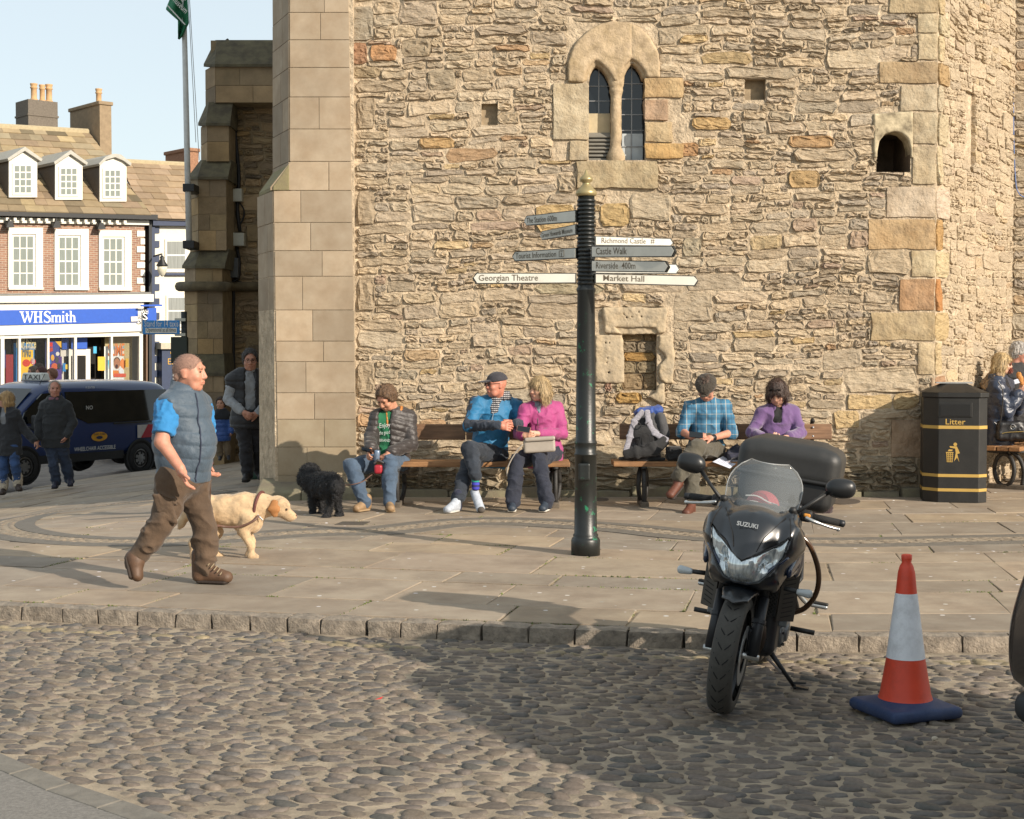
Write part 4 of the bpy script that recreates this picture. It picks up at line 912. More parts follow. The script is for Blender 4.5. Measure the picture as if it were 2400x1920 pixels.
def sash(par, zf, outer, glass, cols, rows_, off=0., surround=True, d=.06, sub='window', curtain=M_NET):
    w_ = None
    if surround:
        x0, y0, x1, y1 = outer; gx0, gy0, gx1, gy1 = glass; t = 14 if zf is Z3 else 8
        ix0, iy0, ix1, iy1 = gx0 - t, gy0 - t, gx1 + t, gy1 + t
        win = fslab(sub, M_WP, fr4(x0, y0, x1, iy0), .003, d, par, zf, off)
        for r_ in ((x0, iy0, ix0, iy1), (ix1, iy0, x1, iy1), (x0, iy1, x1, y1)): fslab('surround', M_WP, fr4(*r_), .003, d + (.04 if r_[1] == iy1 else 0), win, zf, off)
        fslab('sash_frame', M_WP, fr4(ix0, iy0, ix1, iy1), -.02, .012, win, zf, off)
    else: win = fslab(sub, M_WP, fr4(glass[0] - 6, glass[1] - 6, glass[2] + 6, glass[3] + 6), .003, .03, par, zf, off)
    gx0, gy0, gx1, gy1 = glass; cw, rh = (gx1 - gx0) / cols, (gy1 - gy0) / rows_; e = 5 if zf is Z3 else 4
    for i in range(cols):
        for j in range(rows_):
            ee = e * (1.6 if j == rows_ // 2 - 1 else 1)
            fslab('pane', curtain, fr4(gx0 + i * cw + e, gy0 + j * rh + e, gx0 + (i + 1) * cw - e, gy0 + (j + 1) * rh - ee), .010, .034 if not surround else .016, win, zf, off)
    return win
for o_, g_ in (((65, 1200, 356, 1722), (108, 1268, 282, 1688)), ((455, 1212, 742, 1726), (495, 1278, 662, 1688)), ((828, 1222, 1102, 1730), (870, 1290, 1030, 1688)), ((-320, 1190, -30, 1716), (-280, 1256, -100, 1684))): sash(shop, Z3, o_, g_, 3, 4)
for i in range(8): y = 1225 + i * 66; fslab('quoin', M_WP, fr4(1150 + (30 if i % 2 else 0), y, 1216, y + 50), .002, .04, shop, Z3)
fslab('gutter', M_BLKM, [(-400, 1046), (1282, 1096), (1282, 1138), (-400, 1096)], .0, .42, shop, Z3)
fslab('cornice', M_WP, [(-400, 1104), (1240, 1142), (1240, 1180), (-400, 1152)], .0, .14, shop, Z3)
for i in range(16): x = 20 + i * 66; y = 1118 + i * 66 * .026; fslab('dentil', M_WP, fr4(x, y, x + 24, y + 26), .14, .30, shop, Z3)
for x, y in ((42, 1150), (434, 1152), (808, 1165)):
    sp = fslab('spotlight', M_BLKM, [(x - 14, y), (x + 14, y), (x + 34, y + 52), (x - 34, y + 52)], .15, .45, shop, Z3); fslab('bracket', M_BLKM, fr4(x - 4, y - 22, x + 4, y), .1, .4, sp, Z3)
fslab('lead_flashing', mat('lead_grey', '6f6e6a', .6), [(-400, 52), (1860, 28), (1860, 58), (-400, 84)], .0, .3, shop, ZS)
fslab('shop_cornice', M_WP, [(-400, 84), (1885, 55), (1885, 150), (-400, 165)], .0, .34, shop, ZS)
fslab('fascia', M_WP, [(-400, 165), (1785, 150), (1765, 520), (-400, 585)], .0, .2, shop, ZS)
sign = fslab('sign_board', M_BLUES, [(-400, 262), (1702, 232), (1705, 408), (-400, 456)], .2, .24, shop, ZS)
ltr = B()
def stroke(pts, ws, off=.245):
    for (a, wa), (c, wc) in zip(zip(pts, ws), list(zip(pts, ws))[1:]):
        a_, c_ = Vector((*a, 0)), Vector((*c, 0)); t = (c_ - a_).normalized(); n_ = V(-t.y, t.x, 0)
        q = [a_ + n_ * wa / 2, a_ - n_ * wa / 2, c_ - n_ * wc / 2, c_ + n_ * wc / 2]; p = [FQ(ZS(x.x, x.y), off) for x in q]; ltr.add(p, [(0, 1, 2, 3)])
def hbar(x0, x1, y, w_=9): stroke([(x0, y), (x1, y)], (w_, w_))
stroke([(272, 274), (312, 412)], (26, 14)); stroke([(312, 412), (348, 300)], (14, 9)); stroke([(342, 274), (378, 412)], (26, 14)); stroke([(378, 412), (412, 276)], (13, 9)); hbar(245, 304, 275); hbar(322, 366, 275); hbar(390, 432, 275)
stroke([(448, 272), (448, 410)], (24, 24)); stroke([(514, 270), (514, 408)], (24, 24)); hbar(448, 514, 338, 13); hbar(424, 474, 274); hbar(424, 474, 408); hbar(490, 540, 272); hbar(490, 540, 406)
Sp = [(632, 300), (620, 278), (594, 268), (568, 284), (566, 310), (596, 332), (630, 354), (634, 384), (606, 410), (572, 402), (558, 374)]; stroke(Sp, (8, 10, 13, 22, 26, 28, 28, 24, 14, 10, 8)); stroke([(632, 272), (634, 302)], (8, 8)); stroke([(559, 372), (560, 408)], (8, 8))
for x in (664, 712, 758): stroke([(x, 322), (x, 404)], (20, 20)); hbar(x - 17, x + 17, 404, 8)
stroke([(672, 334), (690, 320), (708, 330)], (10, 14, 16)); stroke([(720, 334), (738, 320), (755, 330)], (10, 14, 16)); hbar(646, 664, 322, 8)
stroke([(800, 320), (800, 402)], (20, 20)); hbar(784, 816, 402, 8); hbar(784, 800, 320, 8); stroke([(790, 278), (810, 278)], (20, 20))
stroke([(844, 292), (844, 382), (856, 402), (874, 396)], (18, 18, 14, 8)); hbar(826, 874, 320, 9)
stroke([(894, 264), (894, 400)], (20, 20)); stroke([(902, 334), (922, 318), (940, 334), (942, 400)], (10, 14, 20, 20)); hbar(878, 912, 402, 8); hbar(926, 962, 400, 8); hbar(878, 894, 266, 8)
ltr.ob('sign_lettering', mat('sign_white', 'e6e6e0', .5), sign)
fslab('sign_badge', mat('badge_white', 'd6d2c2', .5), [(1608, 338), (1702, 334), (1704, 396), (1612, 400)], .24, .28, sign, ZS)
fslab('blade_sign', M_BLUES, [(1770, 232), (1882, 228), (1882, 476), (1770, 486)], .5, .56, shop, ZS); 
t_o = FQ(ZS(1788, 296), .565); text('WH', 'sign_lettering', MATS['sign_white'], t_o, su, UP, sn, .20, sign, width=.26); t_o = FQ(ZS(1795, 375), .565); text('S', 'sign_lettering', MATS['sign_white'], t_o, su, UP, sn, .36, sign, width=.2)
fslab('sign_bracket', M_BLUES, [(1690, 190), (1955, 186), (1955, 208), (1690, 212)], .5, .56, shop, ZS)
# shop window: floor, back wall, posters, mullions, glass
fslab('shop_back_wall', mat('shop_interior', '8d8168', .8), fr4(-300, 560, 1790, 2200), -1.6, -1.5, shop, ZS)
fslab('display_side', mat('shop_cream', 'b9a97e', .8), [(1400, 580), (1745, 570), (1745, 1500), (1400, 1500)], -.5, -.45, shop, ZS)
fslab('dark_interior', M_DARK, fr4(250, 600, 1390, 1600), -.75, -.7, shop, ZS); fslab('shop_ceiling', M_WP, fr4(-300, 520, 1790, 566), -1.5, .1, shop, ZS); fslab('stall_riser', M_BLUES, fr4(-300, 1300, 1790, 2300), -.1, .12, shop, ZS)  # near-black slab behind door and panes, the interior's shade put into its colour
for x0_, x1_ in ((-10, 34), (214, 243), (578, 602), (918, 948), (1378, 1403), (1738, 1782)): fslab('mullion', M_WP, fr4(x0_, 560, x1_, 1500), .0, .14, shop, ZS)
fslab('transom', M_WP, [(-300, 586), (1765, 548), (1765, 580), (-300, 622)], .0, .13, shop, ZS)
for x0_, y0_, x1_, y1_ in ((34, 615, 214, 1500), (243, 610, 578, 1500), (602, 605, 918, 1500), (1403, 582, 1738, 1500)): fslab('shop_pane', M_PGLASS, fr4(x0_, y0_, x1_, y1_), .04, .05, shop, ZS)
for r_ in ((832, 600, 914, 750), (950, 575, 1150, 742)): fslab('blue_panel', M_BLUES, fr4(*r_), -.35, -.3, shop, ZS)
dr = fslab('door', M_WP, fr4(822, 745, 1200, 1500), -.42, -.36, shop, ZS)
for r_ in ((864, 838, 920, 1300), (1034, 828, 1140, 1300), (955, 832, 970, 1300)): fslab('door_glass', M_DARK, fr4(*r_), -.36, -.345, dr, ZS)
PC = lambda n_, c: mat('print_' + n_, c, .6, var=.05)
def poster(base, col, shapes, off=-.2):
    po = fslab('poster', PC(col, col), base, off, off + .02, shop, ZS)
    for k, (c, q) in enumerate(shapes):
        o_ = off + .024 + .003 * k; p = [FQ(ZS(*z), o_) for z in q]; B().add(p, [tuple(range(len(p)))]).ob('print', PC(c, c), po)
    return po, off + .03 + .003 * len(shapes)
def disc(cx, cy, rx, ry, n=16): return [(cx + rx * math.cos(6.283 * i / n), cy + ry * math.sin(6.283 * i / n)) for i in range(n)]
def ptext(s_, m_, x0, y, x1, size, po, off): text(s_, 'lettering', m_, FQ(ZS(x0, y), off), su, UP, sn, size, po, width=(FQ(ZS(x1, y), off) - FQ(ZS(x0, y), off)).length, off=.012)
M_ORG = PC('orange', 'd9772e')
po, of = poster(fr4(203, 668, 462, 1200), '2a86c6', [('e8b92a', fr4(243, 756, 420, 1180)), ('c5381f', disc(332, 922, 50, 47)), ('c2273a', disc(417, 905, 35, 38))])
ptext('Half Price', PC('paleyellow', 'e8d9a0'), 205, 728, 452, .42, po, of); ptext('the NEW book', M_WHT, 215, 748, 452, .16, po, of); ptext('FING', PC('2a5f7a', '2a5f7a'), 283, 845, 386, .55, po, of); ptext('Only', M_WHT, 395, 902, 440, .2, po, of); ptext('£6', M_WHT, 400, 930, 436, .24, po, of)
po, of = poster(fr4(602, 646, 782, 1180), '2b3f8f', [('4b2f7d', fr4(602, 840, 782, 1180)), ('e2b22c', [(696, 646), (775, 646), (775, 735)]), ('c8281f', fr4(618, 662, 665, 716)), ('b03a2a', [(606, 742), (665, 720), (672, 770), (608, 790)]), ('d8d2c8', disc(728, 806, 24, 26)), ('d7a23a', disc(665, 855, 22, 40)), ('3a3a46', disc(720, 880, 24, 42)), ('c25a2e', disc(690, 965, 40, 42)), ('3c74b4', disc(630, 905, 20, 34)), ('d65a86', disc(650, 1000, 30, 24)), ('2a2a30', disc(745, 960, 22, 40))])
po, of = poster([(1348, 712), (1590, 705), (1600, 1200), (1350, 1200)], 'd9dcd6', [('58b5d0', [(1360, 890), (1395, 870), (1420, 930), (1430, 1010), (1375, 1000)]), ('dc8440', [(1500, 930), (1530, 880), (1550, 860), (1570, 890), (1590, 880), (1590, 960), (1560, 1010)]), ('55402f', disc(1478, 898, 42, 52)), ('a5714f', disc(1478, 930, 40, 68)), ('3a1a14', disc(1474, 965, 18, 26)), ('d07a2c', fr4(1425, 1015, 1500, 1090)), ('d2d8dc', disc(1530, 1020, 30, 40)), ('c84f34', fr4(1440, 1055, 1590, 1100))])
ptext('The home of', PC('cyan', '4fa9c0'), 1365, 752, 1570, .2, po, of); ptext('SLIME', M_ORG, 1365, 828, 1572, .62, po, of)
for r_ in ((1250, 842, 1342, 1018), (1600, 865, 1638, 975)): poster(fr4(*r_), 'd2a72f', [], -.1)
poster(fr4(45, 755, 95, 985), '2b4f9b', []); poster(fr4(100, 815, 195, 1200), '8c1f26', []); poster(fr4(820, 925, 860, 1030), '2a7fc0', [('e0c040', fr4(826, 940, 852, 1000))]); poster(fr4(1210, 712, 1250, 800), '3f9fc8', [])
# roof, slates, dormers, chimneys
eL, eR = FQ(Z3(-500, 1050), .42), FQ(Z3(1282, 1096), .42); rL, rR = FQ(Z3(-500, 318), -3.6), FQ(Z3(742, 392), -3.6)
RC = [lin(c) for c in ('8f7d62', '82725a', '9a876a', '72664f', 'a08e6c', '8a7660', '8c8068')]
def slates(par, e0, e1, r0, r1, rows_, wmin, wmax, name='slate', th=.03, cols=RC):
    nrm = (e1 - e0).cross(r0 - e0).normalized(); 
    if nrm.z < 0: nrm = -nrm
    B().add([e0 - nrm * .06, e1 - nrm * .06, r1 - nrm * .06, r0 - nrm * .06], [(0, 1, 2, 3)]).ob('roof', M_ROUGH, par); k = 0
    for j in range(rows_):
        t0 = 1 - (1 - j / rows_) ** 1.0; t1 = (j + 1.25) / rows_; t1 = min(1, t1); W = (e1.lerp(r1, t0) - e0.lerp(r0, t0)).length; s_ = -rd.uniform(0, .3) / W
        while s_ < 1:
            d = rd.uniform(wmin, wmax) / W; a, c = max(0, s_ + .004 / W * 2), min(1, s_ + d)
            if c - a > .01:
                def pt(s2, t): return e0.lerp(e1, s2).lerp(r0.lerp(r1, s2), t)
                lo_, up_ = .035 + rd.uniform(-.006, .01), .0
                q = [pt(a, t0) + nrm * lo_, pt(c, t0) + nrm * lo_, pt(c, t1) + nrm * up_, pt(a, t1) + nrm * up_]; q2 = [q[0] - nrm * th, q[1] - nrm * th]
                c_ = lerp3(rd.choice(cols), rd.choice(cols), .3); kk = rd.uniform(.8, 1.2)
                ob(name, mesh_np(name, q + q2, [(0, 1, 2, 3), (0, 4, 5, 1), (1, 5, 2), (0, 3, 4)], False, tuple(x * kk for x in c_)), M_SLATE, par); k += 1
            s_ += d
    return k
k1 = slates(shop, eL, eR, rL, rR, 13, .42, .85)
B().tube([rL, rR], .11, 6).ob('ridge', mat('ridge_stone', 'a89a7c', .9), shop)
b = B(); bk = rR - sn * 3.9; bk.z = eR.z; eR0 = V(eR.x, eR.y, eR.z); b.add([eR, rR, bk], [(0, 1, 2)]); bl = rL - sn * 3.9; bl.z = eL.z; b.add([rL, rR, bk, bl], [(0, 1, 2, 3)]); b.ob('gable', M_ROUGH, shop)
for i, (x0_, x1_, ys_, yb_, ax_, ay_, g_, arch) in enumerate(((70, 308, 622, 945, 190, 528, (110, 676, 256, 910), 0), (460, 690, 652, 965, 575, 556, (500, 700, 640, 925), 0), (835, 1060, 664, 980, 950, 585, (872, 716, 1005, 940), 1), (-330, -90, 600, 925, -210, 505, (-290, 655, -140, 890), 0))):
    off = -.12; pts = [(x0_, yb_), (x1_, yb_), (x1_, ys_), (ax_, ay_), (x0_, ys_)]
    P3 = [FQ(Z3(*q), off) for q in pts]; bkp = [p - sn * 2.6 for p in P3]; n5 = 5
    dm = B().add(P3 + bkp, [(0, 1, 2, 3, 4), (0, 4, 9, 5), (1, 6, 7, 2), (2, 7, 8, 3), (3, 8, 9, 4)]).ob('dormer', M_ROUGH, shop)
    fslab('dormer_front', M_WP, fr4(x0_, ys_, x1_, yb_), .002, .05, dm, Z3, off)
    cap = [(x0_ - 26, ys_ - 2), (ax_, ay_ - 6), (x1_ + 30, ys_ + 4), (x1_ + 20, ys_ + 24), (ax_, ay_ + 28), (x0_ - 18, ys_ + 20)] if not arch else [(x0_ - 24, ys_), (x0_ + 30, ay_ + 24), (ax_ - 40, ay_ + 2), (ax_, ay_ - 4), (ax_ + 50, ay_ + 4), (x1_ - 30, ay_ + 30), (x1_ + 26, ys_ - 4), (x1_ + 20, ys_ + 18), (x1_ - 40, ay_ + 54), (ax_, ay_ + 24), (x0_ + 40, ay_ + 46), (x0_ - 14, ys_ + 18)]
    pf = [FQ(Z3(*q), off) for q in cap]; m5 = len(pf); B().add([p + sn * .2 for p in pf] + [p - sn * 2.4 for p in pf], [tuple(range(m5)), *[(j, m5 + j, m5 + (j + 1) % m5, (j + 1) % m5) for j in range(m5)]]).ob('dormer_roof', mat('lead_pale', 'a5a298', .6), dm)
    tri = [(x0_, ys_ + 10), (ax_, ay_ + 22), (x1_, ys_ + 12)] if not arch else [(x0_, ys_ + 10), (x0_ + 45, ay_ + 45), (ax_, ay_ + 20), (x1_ - 45, ay_ + 50), (x1_, ys_ + 10)]
    pf = [FQ(Z3(*q), off) + sn * .06 for q in tri]; B().add(pf, [tuple(range(len(pf)))]).ob('pediment', M_WP, dm)
    wn = fslab('window', M_WP, fr4(g_[0] - 14, g_[1] - 14, g_[2] + 14, g_[3] + 14), .05, .09, dm, Z3, off); cw, rh = (g_[2] - g_[0]) / 3, (g_[3] - g_[1]) / 4
    for a in range(3):
        for c in range(4): fslab('pane', M_NET, fr4(g_[0] + a * cw + 5, g_[1] + c * rh + 5, g_[0] + (a + 1) * cw - 5, g_[1] + (c + 1) * rh - 5), .08, .094, wn, Z3, off)
def chimney(par, x0_, xm_, x1_, yt, yb_, off, pots, m=M_ROUGH, deep=1.0, cap=True, lead=None):
    a, c = FQ(Z1(xm_, yb_), off), FQ(Z1(x1_, yb_), off); t = FQ(Z1(xm_, yt), off); w_ = (c - a).length / 2; h_ = (t.z - a.z + 1.2) / 2; ctr = (a + c) / 2; 
    # depth chosen so that the left side shows as in the picture
    ctr = V(ctr.x, ctr.y, a.z - 1.2 + h_) - sn * deep
    ch = B().box(ctr, (w_, deep, h_), (su, sn, UP)).ob('chimney', m, par)
    if cap: B().box(ctr + UP * (h_ - .03), (w_ + .06, deep + .06, .07), (su, sn, UP)).ob('chimney_cap', m, ch, bev=.03)
    else: B().box(ctr + UP * (h_ - .55), (w_ + .03, deep + .03, .035), (su, sn, UP)).ob('band', m, ch); 
    for (px0, px1, py) in pots:
        q = FQ(Z1((px0 + px1) / 2, yt), off - deep); r = (FQ(Z1(px1, yt), off) - FQ(Z1(px0, yt), off)).length * .36; hh = FQ(Z1(px0, py), off).z - t.z; q.z = ctr.z + h_
        B().lathe([(r * 1.5, 0), (r * 1.3, .1), (r, .14), (r * .98, hh * .72), (r * 1.25, hh * .75), (r * 1.25, hh * .8), (r * 1.0, hh * .83), (r * 1.2, hh * .93), (r * 1.3, hh), (r * .9, hh)], q, n=14).ob('chimney_pot', mat('clay_pot', 'b7946a', .8, var=.15), ch, smooth=True)
chimney(shop, 77, 128, 260, 445, 585, -3.6, ((135, 170, 362), (175, 205, 368), (203, 238, 366)), deep=.55, cap=False); chimney(shop, 325, 450, 502, 458, 700, -2.9, ((428, 460, 370),), mat('chimney_render', '8c7a62', .95, var=.15, vs=6, bump=.4, bs=50), deep=1.25)
# ================================================================ white house with navy trim next door
nb = thing('white_house', 'cream rendered house with navy blue quoins beside the brick shop', 'building', SB); nb.location.z = -1.5
NO = -.25
fslab('wall', M_CREAM, [(1240, 1130), (1900, 1150), (1900, 4200), (1240, 4200)], -7, 0, nb, Z3, NO)
fslab('eaves_board', M_NAVY, [(1262, 1122), (1800, 1136), (1800, 1190), (1262, 1184)], .0, .25, nb, Z3, NO)
fslab('pilaster', M_NAVY, fr4(1262, 1180, 1292, 3300), .0, .12, nb, Z3, NO)
for i in range(13): y = 1190 + i * 121; fslab('quoin', M_NAVY, fr4(1292, y, 1338, y + 56), .0, .05, nb, Z3, NO)
for g_ in ((1402, 1316, 1552, 1545), (1412, 1790, 1560, 2010)):
    wn = fslab('window', M_WP, fr4(g_[0] - 16, g_[1] - 20, g_[2] + 16, g_[3] + 28), .0, .05, nb, Z3, NO); mid = (g_[1] + g_[3]) / 2
    for a, c in ((g_[1], mid - 7), (mid + 7, g_[3])): fslab('pane', mat('striped_net', '858884', .8, var=.3, vs=9, stretch=(5, 5, .1)), fr4(g_[0], a, g_[2], c), .045, .058, wn, Z3, NO)
    fslab('sill', M_NAVY if g_[1] < 1500 else M_WP, fr4(g_[0] - 18, g_[3] + 36, g_[2] + 10, g_[3] + 56), .0, .14, wn, Z3, NO)
slates(nb, FQ(Z3(1225, 1120), .1), FQ(Z3(1900, 1142), .1), FQ(Z3(1000, 640), -2.9), FQ(Z3(1560, 668), -2.9), 9, .45, .8, cols=[lin(c) for c in ('947f64', '9d876c', '8a765c', 'a08a72')])
B().tube([FQ(Z3(1000, 640), -2.9), FQ(Z3(1560, 668), -2.9)], .1, 6).ob('ridge', MATS['ridge_stone'], nb)
chimney(nb, 783, 845, 892, 668, 760, -3.2, (), mat('chimney_brick', '8f6a52', .9, var=.3, vs=20), deep=.9)
sf = fslab('shop_front', M_NAVY, fr4(1325, 2220, 1800, 3600), .0, .35, nb, Z3, NO); fslab('shop_cornice', mat('stone_trim', 'b5ab98', .8), fr4(1300, 2170, 1800, 2222), .0, .5, nb, Z3, NO)
M_GOLD = mat('gold_lettering', 'b98f35', .5)
text('S', 'lettering', M_GOLD, FQ(Z1(762, 1595), NO + .36), su, UP, sn, .7, sf); text('ESO', 'lettering', M_GOLD, FQ(Z1(752, 1638), NO + .36), su, UP, sn, .32, sf); fslab('menu_board', M_WHT, fr4(1412, 2350, 1490, 2560), .36, .4, sf, Z3, NO)
fslab('downpipe', M_BLKM, fr4(1222, 1150, 1246, 3300), .0, .3, nb, Z3, NO); fslab('brown_pipe', mat('brown_pipe', '6b5240', .6), fr4(1198, 2030, 1210, 3300), .0, .3, nb, Z3, NO)
lamp = thing('wall_lantern', 'black swan-neck wall lantern with pale glass on the navy house corner', 'lamp', FQ(Z1(692, 1150), .1))
q0 = FQ(Z1(690, 1152), .0); q1 = FQ(Z1(727, 1142), .9); q2 = FQ(Z1(728, 1165), .9)
B().tube([q0, q1, q2], .03, 6).ob('arm', M_BLKM, lamp); r = .16
B().lathe([(r * .3, .12), (r * .5, .05), (r * .4, 0), (r * 1.3, -.22), (r * 1.2, -.25)], q2, n=12).ob('hood', M_BLKM, lamp, smooth=True); B().lathe([(r * 1.0, -.25), (r * 1.05, -.38), (r * .6, -.55), (.02, -.62)], q2, n=12).ob('globe', mat('milk_glass', 'c9c4b0', .3), lamp, smooth=True)
# far terrace that closes the square beyond the frame edge, and taxi-rank sign
tx = thing('taxi_rank_sign', 'blue taxi stand sign on a dark post before the church buttress', 'sign', G(*Z1(824, 2050)))
TD = 26.2; p0, p1 = P(*Z1(824, 1690), TD), P(*Z1(824, 1400), TD); zb_ = zg(p0.x, TD)
B().tube([V(p0.x, TD + .05, zb_ - .1), V(p1.x, TD + .05, p1.z)], .05, 10).ob('post', mat('dark_post', '23282a', .5), tx, smooth=True)
def onp(x, y, d=TD): return P(*Z1(x, y), d)
a, c = onp(643, 1503), onp(809, 1440); B().bb((a.x, TD - .04, a.z), (c.x, TD, c.z)).ob('panel', mat('sign_blue', '2f86cc', .45, var=.05), tx, bev=.008)
a, c = onp(657, 1497), onp(797, 1474); B().bb((a.x, TD - .048, a.z), (c.x, TD - .04, c.z)).ob('plate', M_WHT, tx)
for y in (1437, 1504): p = onp(818, y); B().bb((p.x - .12, TD - .03, p.z - .025), (p.x + .06, TD + .1, p.z + .025)).ob('clamp', M_JB, tx)
o = onp(651, 1468); text('Stand for 14 taxis', 'lettering', M_WHT, o, V(1, 0, 0), UP, V(0, -1, 0), .15, tx, thick=.045, width=(onp(803, 1468) - o).length)
o = onp(661, 1491); text('Operational at all times', 'lettering', mat('black_print', '1c1c1e', .6), o, V(1, 0, 0), UP, V(0, -1, 0), .10, tx, thick=.052, width=(onp(793, 1491) - o).length)
p = onp(805, 1580); B().bb((p.x - .14, TD - .02, p.z - .2), (p.x + .14, TD + .1, p.z + .25)).ob('notice_box', mat('dark_green_box', '262f28', .6), tx, bev=.01)
# ================================================================ vehicles
M_TYRE = mat('tyre_rubber', '1b1b1c', .85, var=.2, vs=20, bump=.3, bs=60); M_TRIM = mat('black_trim', '202123', .6); M_CGLASS = mat('car_glass', '0e1214', .06, var=0, spec=.7); M_CHROME = mat('chrome', 'c8c8c6', .18, metal=1, var=.05); M_ALLOY = mat('alloy', '8f9092', .35, metal=.8, var=.1)
def ring(y, zb, zm, zr, wb, ws, wm, wr):
    h = zm - zb; R = [(-wb, zb), (-ws, zb + .3 * h), (-ws, zb + .75 * h), (-wm, zm), (-(wm * .5 + wr * .5), (zm + zr) / 2), (-wr, zr - .05 * min(1, (zr - zm) * 4)), (-wr * .55, zr), (0, zr + .01)]
    R = R + [(-x, z) for x, z in R[:-1][::-1]]; return [(x, y, z) for x, z in R]
def loft(name, st, m, par, sub=2, world=False):
    n = len(st[0]); v = [p for s_ in st for p in s_]; f = [(i * n + j, i * n + (j + 1) % n, (i + 1) * n + (j + 1) % n, (i + 1) * n + j) for i in range(len(st) - 1) for j in range(n)] + [tuple(range(n))[::-1], tuple(range((len(st) - 1) * n, len(st) * n))]
    me = mesh_np(name, v, f, True); o = ob(name, me, m, par, world); 
    import bmesh
    bm = bmesh.new(); bm.from_mesh(me); bmesh.ops.recalc_face_normals(bm, faces=bm.faces); bm.to_mesh(me); bm.free()
    s_ = o.modifiers.new('smooth', 'SUBSURF'); s_.levels = s_.render_levels = sub; return o
def wheel(par, x, y, r, w_, side, n=20, cap=True):
    s_ = -1 if side < 0 else 1
    wh = B().lathe([(r * .62, -w_ / 2), (r * .9, -w_ / 2), (r * .98, -w_ * .38), (r, -w_ * .2), (r, w_ * .2), (r * .98, w_ * .38), (r * .9, w_ / 2), (r * .62, w_ / 2)], (x, y, r), (1, 0, 0), n=28, cap=False).ob('wheel', M_TYRE, par, False, smooth=True)
    B().lathe([(r * .66, w_ * .30), (r * .6, w_ * .42), (r * .5, w_ * .36), (r * .12, w_ * .44), (.01, w_ * .45)], (x, y, r), (s_, 0, 0), n=28).ob('hub_cap', M_ALLOY, wh, False, smooth=True)
    for k in range(7):
        a = 6.283 * k / 7; c = V(x + s_ * w_ * .41, y + math.cos(a) * r * .37, r + math.sin(a) * r * .37); B().box(c, (.012, r * .10, r * .055), (V(1, 0, 0), V(0, math.cos(a), math.sin(a)), V(0, -math.sin(a), math.cos(a)))).ob('hub_slot', M_TRIM, wh, False, bev=.01)
    return wh
# ---------------------------------------------------------------- taxi van
hv = V(-.55, -.835, 0).normalized(); rzv = math.atan2(-hv.x, hv.y); rw = P(320, 1102, 33.5); VZ = -.955
van = thing('taxi_van', 'dark blue wheelchair accessible taxi van with a roof sign, parked in shade', 'van', V(rw.x, rw.y, VZ) + hv * 1.45 - V(-hv.y, hv.x, 0) * .85, rzv)
KZ = 1.045; M_VAN = mat('taxi_blue', '1b3160', .28, var=.04, coat=.6)
VS = [(-2.46, .5, 1.05, 1.62, .84, .88, .87, .70), (-2.42, .38, 1.05, 1.84, .9, .95, .94, .80), (-2.25, .34, 1.05, 1.93, .9, .97, .96, .83), (-1.0, .34, 1.05, 1.96, .9, .975, .965, .84), (.6, .34, 1.05, 1.96, .9, .975, .965, .84), (1.1, .34, 1.05, 1.91, .9, .975, .96, .80), (1.6, .34, 1.05, 1.52, .9, .975, .95, .76), (2.0, .34, 1.0, 1.16, .9, .97, .93, .74), (2.3, .36, .9, 1.0, .88, .95, .9, .72), (2.46, .4, .78, .84, .82, .88, .84, .66), (2.5, .45, .7, .74, .7, .8, .76, .6)]
loft('body', [ring(a, b_ * KZ, c * KZ, d * KZ, *r_) for a, b_, c, d, *r_ in VS], M_VAN, van)
def vx(z): t = max(0, (z / KZ - 1.05) / .91); return -(.965 - t * .115) - .012
def vpanel(name, m, pts, par=van, out=0., thick=.012, flip=1):
    a = [V(vx(z) * flip - out * flip, y, z) for y, z in pts]; c = [p + V(flip * thick, 0, 0) * 3 for p in a]; k = len(a)
    return B().add(a + c, [tuple(range(k)), *[(i, (i + 1) % k, k + (i + 1) % k, k + i) for i in range(k)]]).ob(name, m, par, False)
K_ = KZ
vpanel('side_glass', M_CGLASS, [(-2.3, 1.10 * K_), (.0, 1.10 * K_), (.52, 1.32 * K_), (.52, 1.74 * K_), (-2.3, 1.74 * K_)]); vpanel('door_glass', M_CGLASS, [(.72, 1.12 * K_), (1.72, 1.16 * K_), (1.6, 1.36 * K_), (1.12, 1.72 * K_), (.72, 1.74 * K_)])
vpanel('door_track', M_TRIM, [(-2.3, 1.055 * K_), (-.7, 1.055 * K_), (-.7, 1.09 * K_), (-2.3, 1.09 * K_)], out=.01); vpanel('sill_cladding', M_TRIM, [(-1.0, .36), (1.25, .36), (1.25, .56), (-1.0, .56)], out=-.03); vpanel('door_gap', M_TRIM, [(.60, .6), (.614, .6), (.614, 1.8), (.60, 1.8)], out=-.004)
B().add([V(x, y, z) for x, y, z in ((-.74, 1.98, 1.22), (.74, 1.98, 1.22), (.70, 1.22, 1.90), (-.70, 1.22, 1.90))], [(0, 1, 2, 3)]).ob('windscreen', M_CGLASS, van, False)
for y in (-1.45, 1.65):
    for sx in (-1, 1):
        w_ = wheel(van, sx * .895, y, .335, .22, sx)
        B().lathe([(.40, 0), (.40, .02), (.36, .02), (.36, 0)], (sx * .968, y, .36), (sx, 0, 0), n=28, cap=False).ob('wheel_arch', M_TRIM, van, False)
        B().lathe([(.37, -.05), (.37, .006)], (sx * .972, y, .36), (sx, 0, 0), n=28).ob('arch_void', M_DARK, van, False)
mir = F(.02); mir.rb((-1.13, 1.5, 1.22), (.09, .05, .16), .04); mir.ec((-.95, 1.55, 1.12), (-1.1, 1.52, 1.12), .03); mir.ob('door_mirror', M_TRIM, van, .02, world=False)
hl = F(.03).rb((-.66, 2.42, .78), (.2, .12, .13), .06); hl.ob('headlight', mat('lamp_glass', 'b8bcbc', .1, spec=.8), van, .025, world=False)
